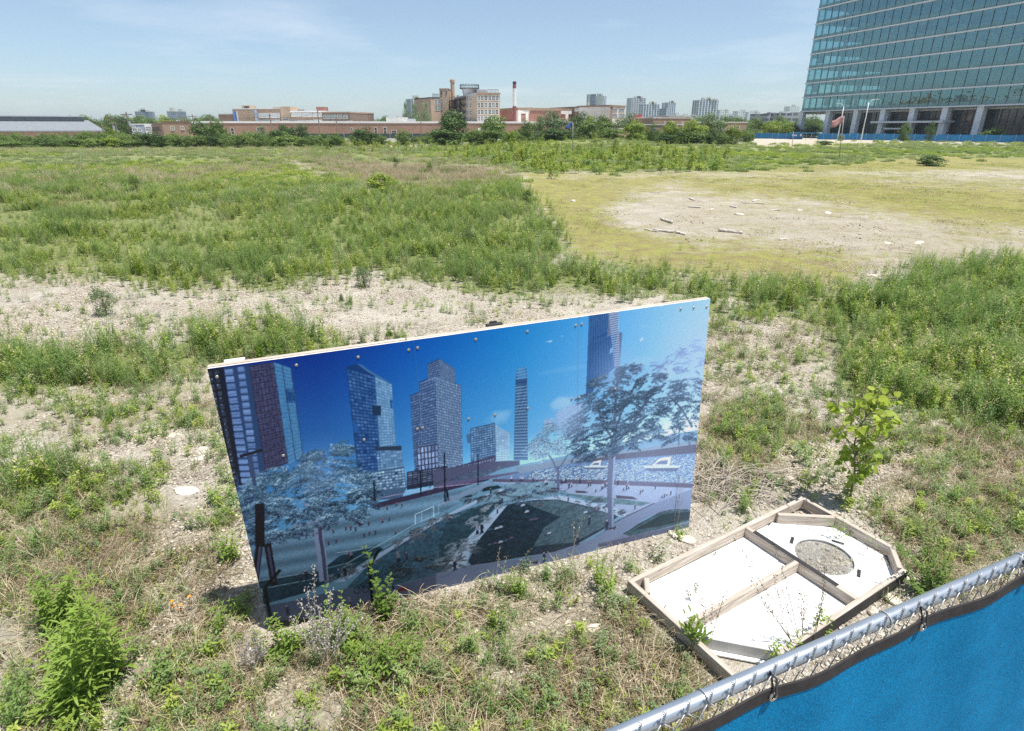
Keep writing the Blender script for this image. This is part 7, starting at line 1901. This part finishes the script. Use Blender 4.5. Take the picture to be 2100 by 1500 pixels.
stalky('weed_clump', 'green weed with long leaves against the left edge of the billboard', 'weed', (470,1150), [(450,1092),(462,1080),(478,1088),(490,1100),(440,1110),(485,1120),(455,1120)], GREEN1, STEM, 'narrow', 16, .075, .016, .003, seed=10, jitter=.05)
stalky('weed_clump', 'pale green arching weed left of the billboard foot', 'weed', (480,1265), [(500,1215),(520,1240),(470,1225),(455,1240),(510,1260),(490,1235)], GREEN1, STEM, 'narrow', 16, .07, .013, .003, seed=11, jitter=.06)
stalky('weed_clump', 'leafy weed at the foot of the billboard centre', 'weed', (1060,1225), [(1050,1165),(1040,1180),(1070,1182),(1085,1195),(1030,1200)], GREEN1, STEM, 'narrow', 16, .06, .014, .003, seed=13, jitter=.06)
stalky('weed_clump', 'yellow-green weeds between the billboard and the sign frame', 'weed', (1235,1215), [(1210,1140),(1225,1125),(1245,1135),(1255,1160),(1238,1165),(1215,1170),(1262,1185)], GREEN1, STEM, 'narrow', 22, .05, .012, .003, seed=14, jitter=.08)
stalky('weed_clump', 'small weed under the right end of the billboard', 'weed', (1395,1105), [(1400,1070),(1410,1075),(1385,1082),(1420,1085)], GREEN1, STEM, 'narrow', 14, .04, .011, .002, seed=15, jitter=.05)
stalky('broadleaf_clump', 'broad-bladed green clump growing over the near left rail of the sign frame', 'plant', (1422,1335), [(1405,1262),(1418,1258),(1432,1268),(1440,1285),(1398,1290),(1412,1295),(1448,1300)], GREEN2, STEM, 'narrow', 7, .13, .028, .003, seed=16, jitter=.03, start=.3, up=1.6)
stalky('weed_clump', 'leafy green weed over the near right rail of the sign frame', 'weed', (1690,1305), [(1682,1245),(1690,1252),(1704,1262),(1696,1275),(1672,1265)], GREEN1, STEM, 'narrow', 18, .055, .014, .003, seed=17, jitter=.03)
stalky('weed_clump', 'short leafy weeds below the bottom corner of the sign frame', 'weed', (1592,1362), [(1585,1318),(1598,1308),(1645,1290),(1652,1300),(1605,1330),(1575,1335)], GREEN1, STEM, 'narrow', 14, .055, .014, .003, seed=18, jitter=.04)
stalky('leafy_bush', 'small-leaved green bush at the right corner of the sign frame', 'bush', (1905,1215), [(rs_.uniform(1850,1965), rs_.uniform(1115,1190)) for _ in range(26)], GREEN2, STEM, 'narrow', 34, .032, .013, .003, seed=19, jitter=.12)
stalky('weed_clump', 'tall thin weeds with yellow leaves right of the sign frame top corner', 'weed', (1720,1140-40), [(1690,1060),(1712,1050),(1730,1058),(1745,1072)], GREEN1, STEM, 'narrow', 16, .04, .010, .002, seed=20, jitter=.08)
for i, (bx_, by_, tips, lb) in enumerate([
    (1630, 1325, [(1504,1100),(1540,1190),(1588,1180),(1560,1230)], 'dead brown stalks crossing the lower panels of the sign frame'),
    (1645, 1330, [(1585,1110),(1600,1205),(1640,1200),(1650,1215)], 'dark seeding stalks in front of the sign frame spine'),
    (1668, 1325, [(1692,1160),(1690,1205),(1680,1240)], 'single dark stalk before the round window of the sign frame'),
    (1455, 1330, [(1488,1215),(1460,1235),(1440,1230)], 'thin dead stalks over the left lower panel of the sign frame'),
    (1420, 1240, [(1430,1195),(1408,1210)], 'thinnest dead twig over the upper left panel of the sign frame')]):
    stalky('dead_stalk', lb, 'dry plant', (bx_, by_), tips, M['brownweed'], DRYST, 'seed', 30, .03, .005, .0026, 'dead stalks around the sign frame', 30+i, jitter=.02, start=.45)
for i, (bx_, by_, tips, lb) in enumerate([
    (1385, 1090, [(1394,975),(1405,985),(1370,1060)], 'thin dry stalk before the right edge of the billboard'),
    (1175, 1150, [(1175,1070),(1195,1060)], 'thin dry stalks before the middle right of the billboard'),
    (1020, 1215, [(1025,1120),(1090,1125),(1040,1140)], 'branched dry stalk before the centre of the billboard'),
    (600, 1260, [(585,1198),(595,1192)], 'small branched twig before the left of the billboard')]):
    stalky('dead_stalk', lb, 'dry plant', (bx_, by_), tips, M['straw'], STRAWST, 'seed', 14, .03, .0045, .0022, 'dead stalks before the billboard', 50+i, jitter=.02, start=.5)
def poppies():
    root, b = leafy_root('orange_flower', 360, 1255, 'small cluster of bright orange flowers in the grass at the lower left', 'flower')
    om = plain('orange_petal', (.85,.28,.01), .6); 
    for i, (x, y) in enumerate(((353,1234),(370,1242),(355,1244),(369,1250),(388,1224))):
        p = tip_at(x, y, b.y)-b; MB().tube([(p.x*.8, p.y, -.02), tuple(p)], .0015, 5).build('stem', STEM, root)
        mb = MB()
        for k in range(5):
            a = k*1.257+i; d = Vector((math.cos(a), math.sin(a), .35)); s_ = Vector((-math.sin(a), math.cos(a), 0)); l_ = .014
            mb.add([tuple(p), tuple(p+d*l_*.6+s_*l_*.55), tuple(p+d*l_), tuple(p+d*l_*.6-s_*l_*.55)], [(0,1,2,3)])
        mb.build('flower_head', om, root)
poppies()
def tangle(name, label, px, py, rx, ry, h, n, mat, l=.5, w_=.0022, seed=1):
    root, b = leafy_root(name, px, py, label, 'brush'); rs = random.Random(seed); mb = MB()
    for _ in range(n):
        x, y = rs.uniform(-rx, rx), rs.uniform(-ry, ry); a = rs.uniform(0, 6.283); ll = l*rs.uniform(.3,1); hh = h*rs.uniform(.2,1)*(1-(x/rx)**2*.5)
        p = Vector((x, y, 0)); e = p+Vector((math.cos(a)*ll, math.sin(a)*ll*.6, rs.uniform(0,.4)*hh))
        m_ = (p+e)/2+Vector((rs.uniform(-.05,.05), rs.uniform(-.05,.05), hh)); pts = [p*(1-q)**2+m_*2*q*(1-q)+e*q*q for q in np.linspace(0,1,7)]
        mb.tube(pts, [w_*(1-.6*k/6)*rs.uniform(.8,1.2) for k in range(7)], 4)
    mb.build('branches', mat, root)
tangle('brush_pile', 'grey tangle of dead branches beside the right edge of the billboard', 1462, 1000, .46, .26, .34, 190, plain('grey_twigs', (.42,.37,.31), .9, 0, .3, 20), .7, .0045, 1)
tangle('brush_pile', 'arching straw-coloured dead stems at the foot of the billboard centre left', 905, 1262, .42, .10, .26, 90, STRAWST, .6, .0022, 2)
tangle('brush_pile', 'low pale dead stems before the billboard bottom centre', 1010, 1300, .5, .15, .12, 70, STRAWST, .4, .0018, 3)
tangle('brush_pile', 'sparse dead stems on the ground below the sign frame left corner', 1250, 1320, .35, .15, .10, 60, DRYST, .4, .0018, 4)
tangle('brush_pile', 'twiggy dead stems right of the brush pile and below the weeds', 1560, 985, .35, .15, .10, 50, DRYST, .4, .002, 5)
# ---- logs and timbers on the flat
LOGM = wood('drift_wood', (.52,.46,.39), (.76,.72,.66), (1.2, 14, 14)); SLAB = plain('pale_slab', (.52,.48,.42), .9, 0, .12, 3, .3, .3)
def log(x0, y0, x1, y1, r, lb, flat=False, nm='log'):
    r = r*.5; A = Vector(GT(x0, y0)); B = Vector(GT(x1, y1)); root = empty(nm, tuple(A), lb, nm, 'timbers lying on the open flat'); d = B-A; n_ = 9; rs = random.Random(int(x0))
    up_ = r*.8
    if flat: o = MB().beam((0,0,up_), tuple(d+Vector((0,0,up_))), r*2.4, r*1.2).build('plank', LOGM, root); bv = o.modifiers.new('b', 'BEVEL'); bv.width = r*.15
    else:
        pts = [d*(k/n_)+Vector((rs.uniform(-.02,.02), rs.uniform(-.02,.02), up_+rs.uniform(-.01,.02))) for k in range(n_+1)]
        MB().tube(pts, [r*rs.uniform(.85,1.1)*(1-.2*k/n_) for k in range(n_+1)], 9).build('trunk', LOGM, root, smooth=True)
        MB().tube([pts[6], pts[6]+Vector((.1,-.1,r*1.2))], [r*.3, r*.2], 6).build('stub', LOGM, root)
for a in ((1356,452,1379,459,.10,'short thick pale log at the upper left of the bare flat'),(1341,474,1396,480,.09,'long pale log at the lower left of the bare flat'),(1475,475,1523,480,.10,'straight pale log lying alone in the middle of the bare flat'),
          (1387,478,1404,483,.07,'dark broken end lying across the long pale log'),(1322,472,1350,477,.05,'thin bleached branch left of the long pale log')): log(*a)
for a in ((1411,425.5,1437,427,.08,'weathered plank above the short thick log'),(1521,417,1567,418.5,.07,'long weathered plank at the upper right of the bare flat'),(1543,414,1557,411,.06,'short plank end resting above the long weathered plank'),
          (1415,408.5,1424,412,.09,'small block of wood at the top of the bare flat'),(1499,425,1511,427,.08,'short pale board near the middle top of the flat'),(1332,396,1356,396.5,.06,'thin board lying far left on the mossy flat'),(1598,493,1612,491,.05,'small white board near the lower edge of the flat')): log(*a, flat=True, nm='plank')
def rock(px, py, sz, lb, mat, sx=1, sz_=.55, cat='rock', nm='rock'):
    X, Y, z = GT(px, py); rs = random.Random(int(px*7+py)); import bmesh
    bm = bmesh.new(); bmesh.ops.create_icosphere(bm, subdivisions=3, radius=.5)
    pl = [Vector((rs.uniform(-1,1), rs.uniform(-1,1), rs.uniform(-.3,1))).normalized() for _ in range(9)]
    for v in bm.verts:
        c = v.co.normalized(); r = .5
        for p in pl: 
            dd = c.dot(p)
            if dd > .3: r = min(r, .36/dd)
        v.co = c*r*(1+.06*math.sin(c.x*9+px)*math.cos(c.y*8)); v.co = Vector((v.co.x*sx*sz, v.co.y*sz*.8, v.co.z*sz*sz_))
    me = bpy.data.meshes.new(nm); bm.to_mesh(me); bm.free(); me.materials.append(mat)
    o = link_mesh(nm, me, None, (X, Y, z+sz*sz_*.18)); tag(o, lb, cat, 'pale stones lying about the lot'); o.rotation_euler = (rs.uniform(-.2,.2), rs.uniform(-.2,.2), rs.uniform(0,6.28))
ROCKM = plain('limestone_rock', (.60,.53,.43), .9, 0, .22, 9, .3, .6); REDM = plain('brick_rubble', (.42,.22,.16), .9, 0, .2, 9)
for a in ((1533,1050,.11,'largest pale rock just left above the sign frame top corner',ROCKM),(1381,1098,.10,'tan rock under the right end of the billboard',ROCKM),(1407,1108,.13,'flat tan rock right of the one under the billboard end',ROCKM,1.4,.35),
          (1512,1052,.06,'small pale stone left of the largest rock',ROCKM),(1885,1130,.09,'grey stone in the bush right of the sign frame',ROCKM),(1835,1235,.13,'big pale stone between the sign frame and the fence rail',ROCKM,1.3,.45),(1790,1255,.11,'second pale stone along the fence rail',ROCKM,1.2,.45),
          (415,925,.17,'broad flat pale slab of stone left of the billboard',SLAB,1.3,.22),(408,941,.12,'smaller flat slab just below the broad one',SLAB,1.3,.22),(311,878,.14,'pale flat stone in the left gravel',SLAB,1.2,.3),(353,896,.10,'yellowish stone right of the pale flat one',ROCKM,1.1,.5),(385,1008,.17,'long pale buried slab lower left of the billboard',SLAB,1.8,.18),
          (231,835,.11,'reddish brick fragment in the left gravel',REDM,1.6,.5),(1212,1290,.10,'pale rounded rock below the billboard centre right',ROCKM,1.4,.5),(1165,1280,.07,'smaller rock left of the rounded one below the billboard',ROCKM),(1020,1245,.06,'small tan stone before the billboard foot',ROCKM),
          (1590,1000,.09,'pale rock above the sign frame in the weeds',ROCKM,1.2),(1620,985,.10,'upper of the rocks above the sign frame',ROCKM,1.2),(1650,1000,.08,'right one of the rocks above the sign frame',ROCKM),(1075,632,.10,'lone tan stone on the gravel band behind the billboard',ROCKM,1.4,.5)):
    rock(*a)
for a in ((1589,431,.42,'squarish white slab on the mossy flat',SLAB,1.3,.12),(1113,431,.3,'small white scrap left on the mossy flat',SLAB,1.0,.3),(1548,411,.25,'pale slab beyond the long plank',SLAB,1.4,.15),(1640,431,.3,'long low pale stone right of the white slab',SLAB,1.5,.15),(1698,438,.35,'dark rubble lump right on the flat',ROCKM,1.2,.35),
          (1515,441,.3,'grey lump in the middle of the flat',ROCKM,1.4,.4),(1460,432,.25,'dark small stone near the plank',ROCKM),(1885,500,.3,'pale stone at the right of the flat',ROCKM,1.3,.3),(1823,500,.25,'flat stone left of the pale one at the right',ROCKM,1.5,.2),(1175,414,.3,'white stone left on the mossy flat',SLAB),(1787,566,.2,'grey stone at the lower right of the flat',ROCKM,1.5,.3)):
    rock(*a)
# ---- single shrubs standing in the field
def field_shrub(x, yb, yt, wpx, kind, col, lb, nm='shrub'):
    X, Y, z = GT(x, yb); tree(x, yt, wpx, Y, kind, col, lb, 'single shrubs in the open lot', nm=nm, cat='shrub')
for a in ((1908,341,319,44,2,'dark','dense round dark shrub on the right flat'),(277,396,360,24,5,'mid','young dark-leaved sapling standing alone in the left field'),(778,394,355,52,2,'yellow','yellow-green bush on the rise in the middle of the field'),(1080,420,386,20,5,'dark','small dark sapling where field and flat meet'),
          (960,510,470,40,5,'dark','dark-leaved sapling in the tall weeds right of centre'),(205,648,585,46,5,'grey','grey-green bush on the left gravel band'),(1262,300,284,14,5,'mid','small sapling on the far mound'),(880,362,330,14,5,'mid','thin sapling on the dry rise'),(812,345,322,12,5,'dark','thin dark sapling left of the thicket'),
          (745,590,548,44,5,'grey','wispy grey-green bush at the edge of the gravel band'),(445,300,292,30,2,'dark','low dark shrub at the far field edge'),(1330,575,556,16,3,'dark','tiny dark shrub in the fringe of weeds'),(1690,300,288,26,3,'mid','shrub on the gravel bank before the blue fence'),(1723,289,276,12,2,'grey','small grey-green shrub leaning on the blue fence')):
    field_shrub(*a)
for i, (x, yb, yt, w_) in enumerate(((770,712,655,26),(742,705,665,24),(800,690,668,16),(815,700,672,18),(715,625,595,18),(700,618,598,12),(640,690,650,24),(830,708,680,18))):
    lb = ['tallest bushy weed behind the left upper edge of the billboard','bushy weed just left of the tallest one behind the billboard','small weed between two others on the gravel band','weed touching the billboard top edge at left','upright weed out on the gravel band','tiny weed beside the upright one on the gravel band','leafy weed left of the billboard top seam','lowest weed against the billboard top edge'][i]
    X, Y, z = GT(x, yb)
    stalky('bushy_weed', lb, 'weed', (x, yb), [(x+rs_.uniform(-w_/2, w_/2), yt+rs_.uniform(0, 14)) for _ in range(9)], M['lush'], STEM, 'narrow', 22, .05, .014, .003, 'single weeds on the gravel band', 70+i, jitter=.05)
def undergrowth():
    rs = np.random.default_rng(8); pts = []; sc = []
    for (xa, xb, ya, yb, n, s0, s1) in ((-150,700,297,304,230,1.3,2.8),(700,900,290,297,40,1.0,2.0),(880,1540,288,293,200,1.4,3.0),(1490,1545,283,286,20,1.5,3)):
        for k in range(n):
            x = rs.uniform(xa, xb); y = rs.uniform(ya, yb); X, Y, z = GT(x, y); pts.append((X, Y, z-.2)); sc.append(rs.uniform(s0, s1))
    pr = [bpy.data.objects.new('undergrowth', CROWN[i][0]) for i in (2, 3)]
    n = len(pts); rot = np.zeros((n, 3)); rot[:, 2] = rs.random(n)*6.28
    scatter('undergrowth', 'tangled green undergrowth filling the far edge of the lot', pts, pr, rs.integers(0, 2, n), rot, sc, 'undergrowth')
undergrowth()
